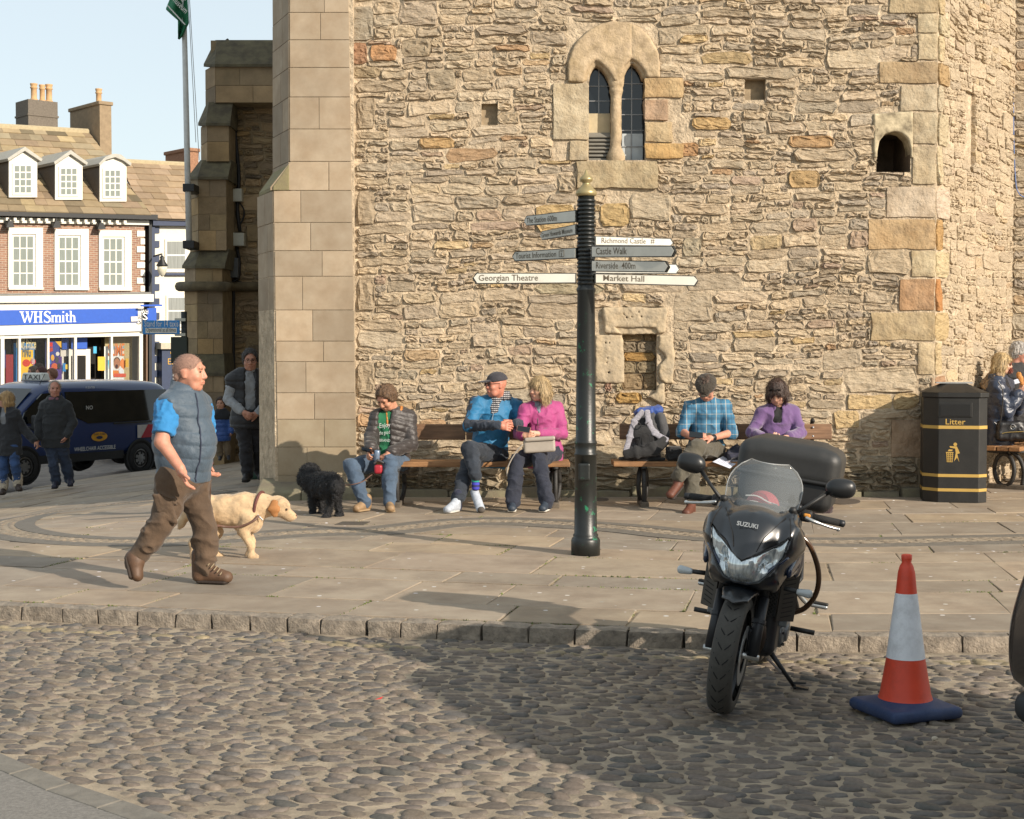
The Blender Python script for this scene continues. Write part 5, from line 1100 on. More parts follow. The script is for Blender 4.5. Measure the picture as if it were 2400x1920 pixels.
rs = B().prism([(-.36, 0), (.36, 0), (.30, .17), (-.30, .17)], (0, .55, 2.04), V(1, 0, 0), V(0, 0, 1), V(0, 1, 0), -.10, .10).ob('roof_sign', mat('sign_plastic', 'cfd0c8', .4), van, False, bev=.03)
text('TAXI', 'lettering', mat('black_print'), V(.26, .66, 2.07), V(-1, 0, 0), V(0, 0, 1), V(0, 1, 0), .15, rs, False, thick=.002, width=.52)
B().tube([(-.55, .9, 1.98), (-.6, .8, 2.2)], .006, 5).ob('aerial', M_TRIM, van, False)
so_ = V(-.965, 0, 0)
def vdecal(name, m, pts, out=.022): return B().add([V(vx(max(z, 1.05)) - out, y, z) for y, z in pts], [tuple(range(len(pts)))]).ob(name, m, van, False)
el = [(-.28 + .22 * math.cos(t), .86 + .10 * math.sin(t)) for t in [6.283 * i / 24 for i in range(24)]]
bd = vdecal('badge', mat('badge_gold', 'd0972a', .5), el); text('TAXI CABS', 'lettering', M_NAVY, V(-1.0, -.12, .89), V(0, -1, 0), V(0, 0, 1), V(-1, 0, 0), .06, bd, False, thick=.006, width=.32)
B().add([V(-1.004, -.28 + .09 * math.cos(t), .84 + .035 * math.sin(t)) for t in [6.283 * i / 12 for i in range(12)]], [tuple(range(12))]).ob('print', M_NAVY, bd, False)
text('WHEELCHAIR ACCESSIBLE', 'lettering', M_WHT, V(-1.0, .40, .58), V(0, -1, 0), V(0, 0, 1), V(-1, 0, 0), .12, van, False, width=1.12); text('8 SEATER', 'lettering', M_WHT, V(vx(1.84 * K_) - .03, .0, 1.80 * K_), V(0, -1, 0), V(0, 0, 1), V(-1, 0, 0), .06, van, False); text('NO', 'lettering', M_WHT, V(vx(1.45) - .03, .05, 1.44), V(0, -1, 0), V(0, 0, 1), V(-1, 0, 0), .12, van, False)
ad = vdecal('advert', mat('advert_white', 'b9b4b0', .5), [(-1.35, .90), (-2.05, .90), (-2.05, 1.04), (-1.35, 1.04)][:4] and [(-1.35, .78), (-2.1, .78), (-2.1, 1.06), (-1.35, 1.06)]); B().add([V(-1.003, y, z) for y, z in ((-1.45, .78), (-1.75, .78), (-1.95, 1.06), (-1.65, 1.06))], [(0, 1, 2, 3)]).ob('print', mat('advert_red', 'a52030', .5), ad, False)
# ---------------------------------------------------------------- cars
def car(name, label, loc, heading, colour, L=4.3, H=1.5, W=1.8, group=None, suv=False):
    hd = Vector(heading).normalized(); c = thing(name, label, 'car', loc, math.atan2(-hd.x, hd.y), group); k = L / 4.3; h = H / 1.5; w_ = W / 1.8
    st = [(-2.15, .42, .78, .88, .72, .78, .76, .6), (-2.1, .3, .86, 1.0, .8, .86, .83, .66), (-1.9, .24, .9, 1.22, .82, .89, .87, .64), (-1.5, .2, .92, 1.44, .82, .9, .88, .62), (-.6, .2, .92, 1.5, .82, .9, .88, .62), (.15, .2, .92, 1.46, .82, .9, .88, .62), (.55, .2, .92, 1.22, .82, .9, .87, .66), (.95, .2, .9, 1.0, .82, .9, .86, .68), (1.6, .22, .8, .9, .82, .89, .84, .66), (2.0, .26, .7, .78, .78, .85, .8, .6), (2.14, .36, .6, .66, .68, .76, .72, .5)]
    if suv: st[:4] = [(-2.15, .36, .52, .56, .72, .8, .78, .62), (-2.1, .28, .6, .68, .8, .87, .85, .66), (-1.98, .26, .84, 1.0, .8, .87, .85, .70), (-1.82, .24, .92, 1.40, .82, .9, .88, .70), (-1.6, .22, .92, 1.5, .82, .9, .88, .70)]
    M_ = mat('paint_' + colour, colour, .22, var=.04, coat=.7)
    loft('body', [ring(a * k, b_ * h, e * h, d * h, *[t * w_ for t in r_]) for a, b_, e, d, *r_ in st], M_, c)
    sxw = lambda z: (.885 - max(0, (z / h - .92)) * .43) * w_ + .004
    for sx in (-1, 1):
        for q in ([(-1.75, .96), (-.68, .96), (-.68, 1.38), (-1.45, 1.36)], [(-.6, .96), (.62, .98), (.42, 1.15), (.1, 1.36), (-.6, 1.39)]): B().add([V(sx * (sxw(z * h) + .005), y * k, z * h) for y, z in q] + [V(sx * (sxw(z * h) - .03), y * k, z * h) for y, z in q], [tuple(range(len(q))), *[(i, (i + 1) % len(q), len(q) + (i + 1) % len(q), len(q) + i) for i in range(len(q))]]).ob('side_glass', M_CGLASS, c, False)
        for y in (-1.3, 1.32): wheel(c, sx * .815 * w_, y * k, .31, .2, sx)
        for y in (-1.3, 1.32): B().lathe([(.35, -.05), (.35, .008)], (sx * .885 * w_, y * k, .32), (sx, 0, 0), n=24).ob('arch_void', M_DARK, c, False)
        F(.02).rb((sx * .64 * w_, 1.93 * k, .66 * h), (.17, .12, .07), .04).ob('headlight', mat('lamp_glass'), c, .03, world=False)
        if not suv: F(.02).rb((sx * .70 * w_, -2.04 * k, .86 * h), (.12, .07, .1), .03).ob('tail_light', mat('red_lens', '8a1a1c', .2), c, .03, world=False)
    B().add([V(x * w_, y * k, z * h) for x, y, z in ((-.66, .95, 1.02), (.66, .95, 1.02), (.58, .2, 1.45), (-.58, .2, 1.45))], [(0, 1, 2, 3)]).ob('windscreen', M_CGLASS, c, False); B().add([V(x * w_, y * k, z * h) for x, y, z in ((-.6, -2.04, 1.08), (.6, -2.04, 1.08), (.56, -1.6, 1.42), (-.56, -1.6, 1.42))], [(0, 1, 2, 3)]).ob('rear_glass', M_CGLASS, c, False)
    return c, M_
def gz(x, y): return zg(x, y) - .145
q = P(415, 1000, 41); car('parked_car', 'silver hatchback roof showing behind the taxi van', (q.x, q.y, gz(q.x, q.y)), (-.8, -.6, 0), 'a7acae', H=1.5)
q = P(440, 1000, 37); car('parked_car', 'red car mostly hidden behind the man in the quilted vest', (q.x, q.y, gz(q.x, q.y)), (-.8, -.6, 0), '8f2320', H=1.42)
# dark car whose front corner enters at the right edge and whose shadow lies on the cobbles
ha = V(-.40, .917, 0).normalized(); q = RD(2394, 1846); ctr = V(q.x, q.y, ROADZ) - ha * 2.10 + V(ha.y, -ha.x, 0) * .84
dc, M_ = car('parked_car', 'dark brown car whose bumper corner enters beside the traffic cone', ctr, -ha, '3a322d', L=4.35, H=1.84, W=1.9, suv=True)
F(.02).rb((.70, -2.06, .47), (.12, .08, .03), .02).ob('bumper_trim', mat('silver_trim', 'b9bcbc', .3), dc, .02, world=False); F(.03).rb((.66, -2.0, .34), (.22, .14, .07), .06).ob('lower_bumper', M_TRIM, dc, .02, world=False)
# ================================================================ people
Z4 = lambda X, Y: (680 + .3154 * X, 840 + .3154 * Y); Z5 = lambda X, Y: (1400 + .2783 * X, 840 + .2783 * Y); Z2 = lambda X, Y: (.37101 * X, 780 + .37101 * Y); ZR = lambda X, Y: (2200 + .232 * X, 760 + .232 * Y); ZL = lambda X, Y: (.41744 * X, 1100 + .41744 * Y)
def SKIN(n='skin', c='c48d72'): 
    q = [int(c[i:i + 2], 16) / 255 * .93 for i in (0, 2, 4)]; return mat(n, q, .55, var=.14, vs=18, sss=.12, bump=.15, bs=160, dist=.003)
def cloth(n, c='808080', r=.85, b=.5, s=120, var=.10, sheen=.15, vs=12): 
    if n in MATS: return MATS[n]
    q = [int(c[i:i + 2], 16) / 255 for i in (0, 2, 4)]; g = sum(q) / 3; q = [(x * .9 + g * .1) * .86 for x in q]
    return mat(n, q, r, var=var, vs=vs, bump=b, bs=s, dist=.005, sheen=sheen, bump2=.75, bs2=13, detail=7)
def unit(*a): return Vector(a).normalized()
def crease(amp=.006, sc=11., seed=1, st=(1, 1, 1.)): return lambda p: amp * (2.2 * np.clip(1 - 1.15 * np.abs(vnoise(p * np.array(st), sc, seed, 2)), 0, 1) ** 3 - .7) + amp * .35 * vnoise(p, sc * 2.5, seed + 5, 2)
def quilt(pitch, amp, ax=(0, 0, 1), ph=0., wr=.003): 
    ax = np.array(ax, float); return lambda p: amp * (np.sqrt(np.abs(np.sin(np.pi * (p @ ax / pitch + ph)) + .0)) - .7) + wr * vnoise(p, 16, 3, 2)
def strands(o, n, L_, w_=.002, lift=.3, flow=(0, 0, -1), seed=1, jit=.35, name='hair_strands'):
    """thin blades growing out of a hair or fur surface"""
    me = o.data; k = len(me.vertices); v = np.zeros(k * 3, np.float32); nn = np.zeros(k * 3, np.float32); me.vertices.foreach_get('co', v); me.vertices.foreach_get('normal', nn); v = v.reshape(-1, 3); nn = nn.reshape(-1, 3); rg = np.random.default_rng(seed); i = rg.integers(0, k, n); p = v[i] + rg.normal(0, .004, (n, 3)); m = nn[i]
    f = np.array(flow, float); t = f - m * (m @ f)[:, None]; t += rg.normal(0, jit, (n, 3)); t /= np.linalg.norm(t, axis=1)[:, None] + 1e-6; d = t + m * lift; d /= np.linalg.norm(d, axis=1)[:, None]; s_ = np.cross(d, m); s_ /= np.linalg.norm(s_, axis=1)[:, None] + 1e-6; L2 = L_ * rg.uniform(.5, 1.2, (n, 1))
    tip = p + d * L2 + np.array([0, 0, -1.]) * L2 * .15; mid = p + d * L2 * .55 + m * L2 * .06
    V_ = np.concatenate([p - s_ * w_, p + s_ * w_, mid + s_ * w_ * .8, mid - s_ * w_ * .8, tip]); a = np.arange(n); F_ = [(x, x + n, x + 2 * n, x + 3 * n) for x in a] + [(x + 3 * n, x + 2 * n, x + 4 * n) for x in a]
    return tag(ob(name, mesh_np(name, V_, F_), me.materials[0], o), kind='stuff')
class Head:
    def __init__(s, c, f, k=1.12, tilt=0.):
        s.c = Vector(c); s.f = Vector(f).normalized(); u = V(tilt, 0, 1); s.u = (u - s.f * u.dot(s.f)).normalized(); s.s = s.f.cross(s.u); s.k = k
    def p(s, a, b, d): return s.c + (s.s * a + s.f * b + s.u * d) * s.k
    def ax(s): return (s.s, s.f, s.u)
    def add(s, F_, jaw=1., nose=1.):
        k = s.k; p = s.p
        F_.el(p(0, -.008, .02), (.078 * k, .098 * k, .098 * k), s.ax(), k=.01); F_.el(p(0, .035, -.035), (.064 * k * jaw, .062 * k, .078 * k), s.ax(), k=.03)
        F_.ec(p(-.03 * jaw, .045, -.085), p(.03 * jaw, .045, -.085), .03 * k, k=.025); F_.ec(p(0, .068, -.098), p(0, .070, -.094), .019 * k, k=.02)      # jaw, chin
        F_.ec(p(-.035, .082, .034), p(.035, .082, .034), .013 * k, k=.014)                                                    # brow
        for e in (-1, 1):
            F_.el(p(e * .031, .102, .008), (.019 * k, .015 * k, .013 * k), s.ax(), k=.012, sub=True); F_.el(p(e * .042, .068, -.028), (.024 * k, .022 * k, .022 * k), s.ax(), k=.02)
            F_.ec(p(e * .078, -.012, .012), p(e * .076, -.004, -.030), (.010 * k, .022 * k), (.008 * k, .014 * k), u=s.s, k=.008)
        F_.ec(p(0, .090, .018), p(0, .107 * nose, -.024), .010 * k, .015 * k, k=.012); F_.ec(p(-.014, .100, -.031), p(.014, .100, -.031), .009 * k, k=.008)
        F_.ec(p(-.020, .094, -.056), p(.020, .094, -.056), .0065 * k, k=.006); F_.ec(p(-.017, .092, -.068), p(.017, .092, -.068), .0075 * k, k=.006)
        return F_
    def face(s, par, brow='5a4030', lips='a5604f', eyes=True, smile=0., glasses=None, lens=None):
        k = s.k; p = s.p
        if eyes and not lens:
            for e in (-1, 1):
                w_ = F().el(p(e * .031, .088, .008), (.0125 * k, .006 * k, .0055 * k), s.ax()); w_.ob('eye', mat('eye_dark', '33241d', .25), par, .003)
        for e in (-1, 1): F().ec(p(e * .016, .0945, .027), p(e * .047, .086, .030), .0052 * k, .003 * k).ob('eyebrow', mat('brow_' + brow, brow, .9), par, .003)
        F().ec(p(-.021, .0965, -.0615), p(.021, .0965, -.0615), .004 * k).ob('lips', mat('lips_' + lips, lips, .5), par, .003)
        if glasses or lens:
            b = B()
            for e in (-1, 1):
                pts = [p(e * .034 + .025 * math.cos(a), .108 - .006 * abs(math.cos(a)), .006 + .019 * math.sin(a)) for a in [6.283 * i / 14 for i in range(15)]]; b.tube(pts, .0018 * k, 5)
                b.tube([p(e * .058, .104, .012), p(e * .08, .04, .014), p(e * .083, -.015, .01)], .0022 * k, 5)
                if lens: B().add([p(e * .034 + .024 * math.cos(a), .110 - .006 * abs(math.cos(a)), .006 + .018 * math.sin(a)) for a in [6.283 * i / 14 for i in range(14)]], [tuple(range(14))]).ob('lens', mat('lens_' + lens, lens, .1, var=0), par)
            b.tube([p(-.011, .110, .010), p(.011, .110, .010)], .002 * k, 5); b.ob('glasses', mat('glasses_' + (glasses or '2a2422'), glasses or '2a2422', .3), par)
    def cap_hair(s, par, col, front=.055, thick=.012, low=-.03, noise=.012, sc=45, h=.006, back=-.055):
        """short hair: a shell over the skull, clear of the face"""
        k = s.k; F_ = F(.012).el(s.p(0, -.010, .024), ((.078 + thick) * k, (.098 + thick) * k, (.096 + thick) * k), s.ax()).ec(s.p(-.045, -.062, -.03), s.p(.045, -.062, -.03), .034 * k)
        F_.el(s.p(0, .108, -.018), (.115 * k, .075 * k, .118 * k), s.ax(), k=.008, sub=True); F_.cut(s.p(0, .0, low - .012), s.f * .8 - s.u, k=.01)
        F_.cut(s.p(0, front + .04, .05), s.f + s.u * .2, k=.02)
        fl = -s.f * .7 - s.u * .5; o = F_.ob('hair', mat('hair_' + col, col, .6, var=.5, vs=60, bump=1., bs=130, stretch=(1, 1, .35), dist=.01), par, h, lambda q: noise * vnoise(q * np.array([1, 1, .45]), sc, 2, 2)); strands(o, 900, .026, .0018, .45, fl); return o
    def long_hair(s, par, col, length=.13, vol=.02, fringe=True, h=.007, noise=.006, part=0.):
        k = s.k; F_ = F(.02).el(s.p(0, -.014, .026), ((.080 + vol) * k, (.098 + vol) * k, (.094 + vol) * k), s.ax())
        for e in (-1, 1): F_.chain([s.p(e * .076, -.01, .03), s.p(e * .092, -.005, -.05), s.p(e * .086, .0, -length)], [(.03 * k, .055 * k), (.028 * k, .06 * k), (.018 * k, .045 * k)], u=s.s)
        F_.chain([s.p(0, -.07, .02), s.p(0, -.085, -.05), s.p(0, -.075, -length)], [(.085 * k, .04 * k), (.09 * k, .035 * k), (.08 * k, .025 * k)], u=s.s)
        F_.el(s.p(part, .118, -.045), (.060 * k, .085 * k, .088 * k), s.ax(), k=.014, sub=True)
        if fringe: F_.ec(s.p(-.055, .078, .055), s.p(.05, .082, .05), .022 * k, k=.02)
        o = F_.ob('hair', mat('hair_' + col, col, .45, var=.45, vs=45, bump=1., bs=110, stretch=(1, 1, .12), dist=.01), par, h, lambda q: noise * vnoise(q * np.array([1, 1, .15]), 55, 2, 2)); strands(o, 1300, .07, .0022, .12, -s.u, jit=.12); return o
def hand(F_, w_, d, n, sg, k=1., curl=(.5, .7, .5), spread=.1):
    w_, d, n = Vector(w_), Vector(d).normalized(), Vector(n); n = (n - d * n.dot(d)).normalized(); s_ = d.cross(n)
    F_.ec(w_, w_ + d * .03 * k, .026 * k, .030 * k, k=.012); F_.ec(w_ + d * .025 * k, w_ + d * .078 * k, (.034 * k, .016 * k), (.041 * k, .0135 * k), u=s_, k=.012)
    for i, L_ in enumerate((.062, .074, .069, .054)):
        o = (-.032 + .0213 * i) * sg * -1; p = w_ + d * .082 * k + s_ * o * k; a = 0; dd = (d + s_ * (o * spread * 12)).normalized()
        for j, (c, fr) in enumerate(zip(curl, (.45, .32, .25))):
            a += c; v_ = dd * math.cos(a) + n * math.sin(a); q = p + v_ * L_ * fr * k; F_.ec(p, q, (.0098 - .0008 * j) * k, (.0092 - .0010 * j) * k, k=.003); p = q
    b = w_ + d * .028 * k + s_ * sg * .030 * k; t = (d * .75 + s_ * sg * .55 + n * .45).normalized(); q = b + t * .040 * k; F_.ec(b, q, .0135 * k, .0115 * k, k=.01); F_.ec(q, q + (t + d * .5 + n * .2).normalized() * .032 * k, .0112 * k, .0092 * k, k=.004)
class Person:
    """joints are places in the photograph plus a distance; limbs, clothes and head grow from them"""
    def __init__(s, label, zf, J, face, k=1.0, hk=1.12, skin='c48d72', group=None, hh=.007, tilt=0., ground=None, jaw=1., nose=1.):
        s.j = {n: P(*zf(*q[:2]), q[2]) for n, q in J.items()}; s.k = k; j = s.j; s.hh = hh
        fx = [j[n] for n in ('ta', 'tb') if n in j]; base = sum(fx, V(0, 0, 0)) / len(fx) if fx else j['pv'].copy(); base.z = zg(base.x, base.y) if ground is None else ground
        s.root = thing('person', label, 'person', base, 0, group); s.H = Head(j['hd'], face, hk, tilt); s.skin = SKIN('skin_' + skin, skin); s.F = F(.02)
        s.H.add(s.F, jaw, nose); s.F.ec(s.H.p(0, -.02, -.06), j['nk'] - V(0, 0, .03), .052 * k * 1.1, .062 * k * 1.1, k=.025); s.sv = (j['sb'] - j['sa']).normalized()
        s.torso(s.F, -.012); 
        for e in 'ab': s.arm(s.F, e, -.002, 1); s.leg(s.F, e, -.006, 1)
    def torso(s, F_, inf, chest=.17, waist=.155, hip=.165, dep=.115, belly=0., top=0.):
        j, k = s.j, s.k; n, p = j['nk'], j['pv']; m = p.lerp(n, .42) ; c = p.lerp(n, .74); t = p.lerp(n, .93); W = (j['sb'] - j['sa']).length / 2 - .035 * k; u = s.sv; i = inf
        F_.chain([p, m, c, t], [(hip * k + i, dep * 1.12 * k + i), (waist * k + i, (dep + belly) * k + i), (max(chest * k, W * .95) + i, dep * 1.05 * k + i), (W + i, dep * .7 * k + i)], u=u, k=.03)
        F_.ec(j['sa'], j['sb'], .06 * k + i, k=.05)
        F_.ec(t, n, (.10 * k + i, .075 * k + i), (.062 * k + i + top, .062 * k + i + top), u=u, k=.04); return F_
    def arm(s, F_, e, inf, t=1., r0=.056, r1=.046, r2=.031, elbow=True):
        j, k = s.j, s.k; a, b_, c = j['s' + e], j['e' + e], j['w' + e]; i = inf
        if t <= .5: b2 = a.lerp(b_, t * 2); return F_.ec(a, b2, r0 * k + i, (r0 + (r1 - r0) * t * 2) * k + i, k=.03)
        F_.ec(a, b_, r0 * k + i, r1 * k + i, k=.03); tt = (t - .5) * 2; F_.ec(b_, b_.lerp(c, tt), r1 * k + i, (r1 + (r2 - r1) * tt) * k + i, k=.02); return F_
    def leg(s, F_, e, inf, t=1., r0=.092, r1=.064, r2=.043):
        j, k = s.j, s.k; a, b_, c = j['h' + e], j['k' + e], j['a' + e]; i = inf
        F_.ec(a, b_, r0 * k + i, r1 * k + i, k=.03); m = b_.lerp(c, .3); F_.ec(b_, m, r1 * k + i, (r1 * .5 + r2 * .5) * k + .006 + i, k=.02); F_.ec(m, b_.lerp(c, t), (r1 * .5 + r2 * .5) * k + .006 + i, r2 * k + i, k=.02); return F_
    def hands(s, a=None, b=None, k=1.06):
        for e, q in (('a', a), ('b', b)):
            if q: d, n, sg, *cu = q; hand(s.F, s.j['w' + e], d, n, sg, k * s.k, *cu)
    def body(s): return s.F.ob('body', s.skin, s.root, s.hh)
    def shoe(s, e, col, sole='3a302a', hgt=.0, name='shoe', up=V(0, 0, 1), k=1., fat=1., mt=None):
        j = s.j; a, t = j['a' + e], j['t' + e]; d = (t - a); d = d - up * d.dot(up); L_ = .27 * s.k * k; d = d.normalized(); 
        b0 = t - d * .05 * s.k                           # toe cap centre; t is the tip on the sole
        heel = t - d * L_; q = s.k * k * fat; F_ = F(.025); sd_ = d.cross(up)
        toe = t - d * .05 * q + up * .038 * q; F_.ec(toe, heel + d * .07 + up * .048 * q, (.043 * q, .034 * q), (.036 * q, .044 * q), u=sd_); F_.ec(heel + d * .045 + up * .045 * q, heel + d * .05 + up * (.10 + hgt) * q, .040 * q, .046 * q); F_.ec(toe + up * .004, heel + d * .09 + up * .085 * q, .030 * q, .042 * q)
        F_.cut(t + up * .012, -up, k=.006); o = F_.ob(name, mt or mat('leather_' + col, col, .6, var=.2, vs=30, bump=.4, bs=90, dist=.004), s.root, .007)
        G_ = F(.02).ec(t - d * .05 * q + up * .014, heel + d * .05 + up * .014, (.049 * q, .014 * q), (.041 * q, .014 * q), u=sd_); G_.cut(t + up * .001, -up, k=.003); G_.ob('sole', mat('sole_' + sole, sole, .8), o, .007); return o
    def garment(s, name, m, h=.009, disp=None, **kw): pass
def plaid(name, base, cols, sc):
    m = bpy.data.materials.new(name); m.use_nodes = True; MATS[name] = m; t = m.node_tree; n = t.nodes; L = t.links.new; b = n['Principled BSDF']; b.inputs['Roughness'].default_value = .85
    tc = n.new('ShaderNodeTexCoord'); sp = n.new('ShaderNodeSeparateXYZ'); L(tc.outputs['Object'], sp.inputs[0]); cur = None
    def band(ax, per, ph, wd):
        a = n.new('ShaderNodeMath'); a.operation = 'MULTIPLY_ADD'; a.inputs[1].default_value = 1 / per; a.inputs[2].default_value = ph; L(sp.outputs[ax], a.inputs[0])
        f_ = n.new('ShaderNodeMath'); f_.operation = 'FRACT'; L(a.outputs[0], f_.inputs[0]); g = n.new('ShaderNodeMath'); g.operation = 'LESS_THAN'; g.inputs[1].default_value = wd; L(f_.outputs[0], g.inputs[0]); return g.outputs[0]
    rgb = n.new('ShaderNodeRGB'); rgb.outputs[0].default_value = (*lin(base), 1); cur = rgb.outputs[0]
    for ax, per, ph, wd, c, fac in cols:
        mx = n.new('ShaderNodeMix'); mx.data_type = 'RGBA'; w_ = n.new('ShaderNodeMath'); w_.operation = 'MULTIPLY'; w_.inputs[1].default_value = fac; L(band(ax, per, ph, wd), w_.inputs[0]); L(w_.outputs[0], mx.inputs[0]); L(cur, mx.inputs[6]); mx.inputs[7].default_value = (*lin(c), 1); cur = mx.outputs[2]
    L(cur, b.inputs['Base Color']); return m
DEN = lambda n, c='404858': cloth(n, c, .9, .5, 160, .28, .1, 7)
def trousers(p, m, inf=.014, waist=True, t=.97, r2=.052, disp=None, h=.009, r1=.066, r0=.094, flare=0., name='trousers'):
    F_ = F(.03); j, k = p.j, p.k
    for e in 'ab': p.leg(F_, e, inf, t, r0, r1, r2)
    F_.ec(j['ha'], j['hb'], .105 * k + inf, k=.04); F_.ec(j['pv'], j['pv'].lerp(j['nk'], .22), (.15 * k + inf, .115 * k + inf), (.14 * k + inf, .11 * k + inf), u=p.sv, k=.04)
    return F_.ob(name, m, p.root, h, disp or crease(.008, 8, 4, (.8, .8, 1.4)))
def jacket(p, m, inf=.03, t=(.95, .95), hem=.0, name='jacket', disp=None, h=.009, collar=True, cut_front=None, bell=0., extra=None, hemr=.18, armi=None, arms='ab', r2=.04, chest=.17, waist=.16, colr=.014):
    F_ = F(.03); j, k = p.j, p.k; p.torso(F_, inf, chest=chest, waist=waist, belly=bell, hip=hemr - .01)
    ai = inf * .75 if armi is None else armi
    for e, tt in zip('ab', t):
        if tt and e in arms: p.arm(F_, e, ai, tt, .058, .05, r2)
    ax = (j['pv'] - j['nk']).normalized(); F_.ec(j['pv'], j['pv'] + ax * (.05 + hem), (hemr * k + inf, .125 * k + inf), (hemr * k + inf, .125 * k + inf), u=p.sv, k=.03)
    if extra: extra(F_)
    F_.cut(j['pv'] + ax * (.07 + hem), ax, k=.012)
    n = j['nk']; up = -ax; F_.cut(n + up * .055, up, k=.012); F_.ec(n - up * .02, n + up * .2, .062 * k * p.H.k / 1.12, k=.012, sub=True)
    if cut_front: cut_front(F_)
    for e, tt in zip('ab', t):
        if tt and e in arms and tt > .5: w_, b_ = j['w' + e], j['e' + e]; d = (w_ - b_).normalized(); F_.cut
    return F_.ob(name, m, p.root, h, disp or crease(.007, 7, 2, (1., .9, 1.2)))
# ---------------------------------------------------------------- 1 man with dark puffer jacket
p = Person('seated man in dark puffer jacket over a green T-shirt, looking at his phone', Z4, dict(hd=(716, 292, 16.9), nk=(772, 392, 17.05), sa=(650, 440, 16.98), sb=(880, 445, 17.1), ea=(600, 590, 16.92), wa=(598, 668, 16.62), eb=(900, 640, 16.98), wb=(748, 700, 16.66), pv=(745, 760, 17.05), ha=(690, 775, 17.03), hb=(800, 775, 17.05), ka=(452, 800, 16.64), kb=(742, 775, 16.6), aa=(553, 1075, 16.36), ab=(738, 1080, 16.34), ta=(470, 1148, 16.2), tb=(752, 1150, 16.16)), (-.45, -.62, -.62), 1.06, 1.13, tilt=.1)
p.hands((unit(-.2, -.5, -.6), unit(.7, .1, -.3), 1, (.55, .75, .5)), (unit(-.75, -.5, -.35), unit(.1, .2, -1), -1, (.3, .5, .4))); p.body(); p.H.face(p.root, '6b4a35'); p.H.cap_hair(p.root, '5c4530', .06, .016)
fr = unit(-.35, -.9, 0); ch = p.j['pv'].lerp(p.j['nk'], .55)
jacket(p, cloth('tee_green', '17794d'), .004, (.3, .3), .0, 'tee_shirt', colr=0)
qd = quilt(.062, .011, (.15, .25, .95)); up_ = unit(.05, .1, 1)
def cf(F_): c = p.j['nk'].lerp(p.j['pv'], .5) + fr * .16 - V(.02, 0, 0); F_.rb(c, (.062, .14, .30), .05, (fr.cross(V(0, 0, 1)), fr, V(0, 0, 1)), sub=True, k=.02)
jacket(p, cloth('puffer_dark', '3b3432', .5, .2, 90), .03, (.97, .97), .06, 'jacket', qd, cut_front=cf, hemr=.185, r2=.044)
n = p.j['nk']; F(.02).ec(n + V(.055, -.09, -.10), n + V(.085, -.03, .035), (.018, .03), (.02, .045), u=(1, 0, 0)).ec(n + V(-.06, -.13, -.16), n + V(-.075, -.09, -.02), (.012, .025), (.014, .03), u=(1, 0, 0)).ob('jacket_lining', cloth('lining_orange', 'cf7a17', .5), p.root, .008, quilt(.04, .006))
F(.03).ec(n + V(.03, .07, .0), n + V(.11, .05, -.01), .05, .055).ob('jacket_hood', MATS['puffer_dark'], p.root, .009)
trousers(p, DEN('jeans_blue', '4b6078')); [p.shoe(e, '8a7052', '9a8262', .03, 'boot') for e in 'ab']
c_ = p.j['nk'].lerp(p.j['pv'], .42) + fr * .135
for i, (tx_, sz) in enumerate((('Enjoy', .075), ('the good', .06), ('BRAND', .045))): text(tx_, 'tee_print', M_WHT, c_ + V(-.085, -.012, .05 - .075 * i), unit(1, -.35, .12 if i < 2 else 0), V(0, 0, 1), fr, sz, p.root, thick=.006, width=.13)
PM1 = p
# ---------------------------------------------------------------- 2 man in blue jacket and cap
p = Person('seated man in bright blue jacket, dark cap and checked scarf, legs crossed', Z4, dict(hd=(1532, 195, 16.92), nk=(1545, 305, 17.05), sa=(1395, 345, 16.95), sb=(1672, 350, 17.15), ea=(1335, 505, 16.78), wa=(1548, 500, 16.56), eb=(1735, 490, 17.0), wb=(1668, 485, 16.68), pv=(1470, 700, 17.05), ha=(1420, 715, 17.0), hb=(1530, 725, 17.05), ka=(1322, 800, 16.62), kb=(1335, 672, 16.52), aa=(1246, 1040, 16.34), ab=(1378, 868, 16.36), ta=(1150, 1158, 16.1), tb=(1412, 1040, 16.16)), (-.86, -.5, -.02), 1.08, 1.13, 'c4816a')
p.hands((unit(.9, -.1, -.1), unit(.1, 1, -.2), 1, (.35, .5, .3)), (unit(-.9, -.3, -.15), unit(.1, .9, -.3), -1, (.4, .5, .4))); p.body(); p.H.face(p.root, '7a6a5c', glasses='4a2a22', lens='4a1f1c')
H = p.H; FH = F(.01).el(H.p(0, -.012, .035), (.092 * 1.13, .112 * 1.13, .092 * 1.13), H.ax()); FH.cut(H.p(0, 0, .035), -H.u - H.f * .12, k=.01); FH.ec(H.p(-.04, .09, .04), H.p(.04, .09, .04), (.06, .006), (.06, .006), u=H.f); FH.ec(H.p(-.035, .145, .03), H.p(.035, .145, .03), (.058, .008), (.058, .008), u=H.f); cp_ = FH.ob('cap', cloth('cap_dark', '35343c', .8), p.root, .006)
b = B(); b.add([H.p(*q) for q in ((-.045, .102, .093), (-.01, .112, .083), (.03, .108, .094), (-.008, .111, .089), (-.034, .106, .092))], [(0, 1, 2, 3, 4)]); b.ob('cap_logo', M_WHT, cp_)
M_BJ = cloth('jacket_blue', '1377ad', .65, .2, 90); M_BJD = cloth('jacket_navy', '2a3444', .7, .2, 90)
jacket(p, M_BJ, .022, (.55, .4), .08, 'jacket', hemr=.19, bell=.02)
G_ = F(.02); j = p.j; G_.ec(j['ea'] + V(-.015, 0, .01), j['wa'], .068, .048); G_.ec(j['sb'] + V(.02, 0, .01), j['eb'], .076, .072); G_.ec(j['eb'], j['wb'], .068, .05); G_.ec(j['sa'] + V(-.03, .01, .03), j['ea'] + V(-.012, .012, 0), .066, .068); G_.ob('sleeve', M_BJD, p.root, .009, crease(.006, 12, 6))
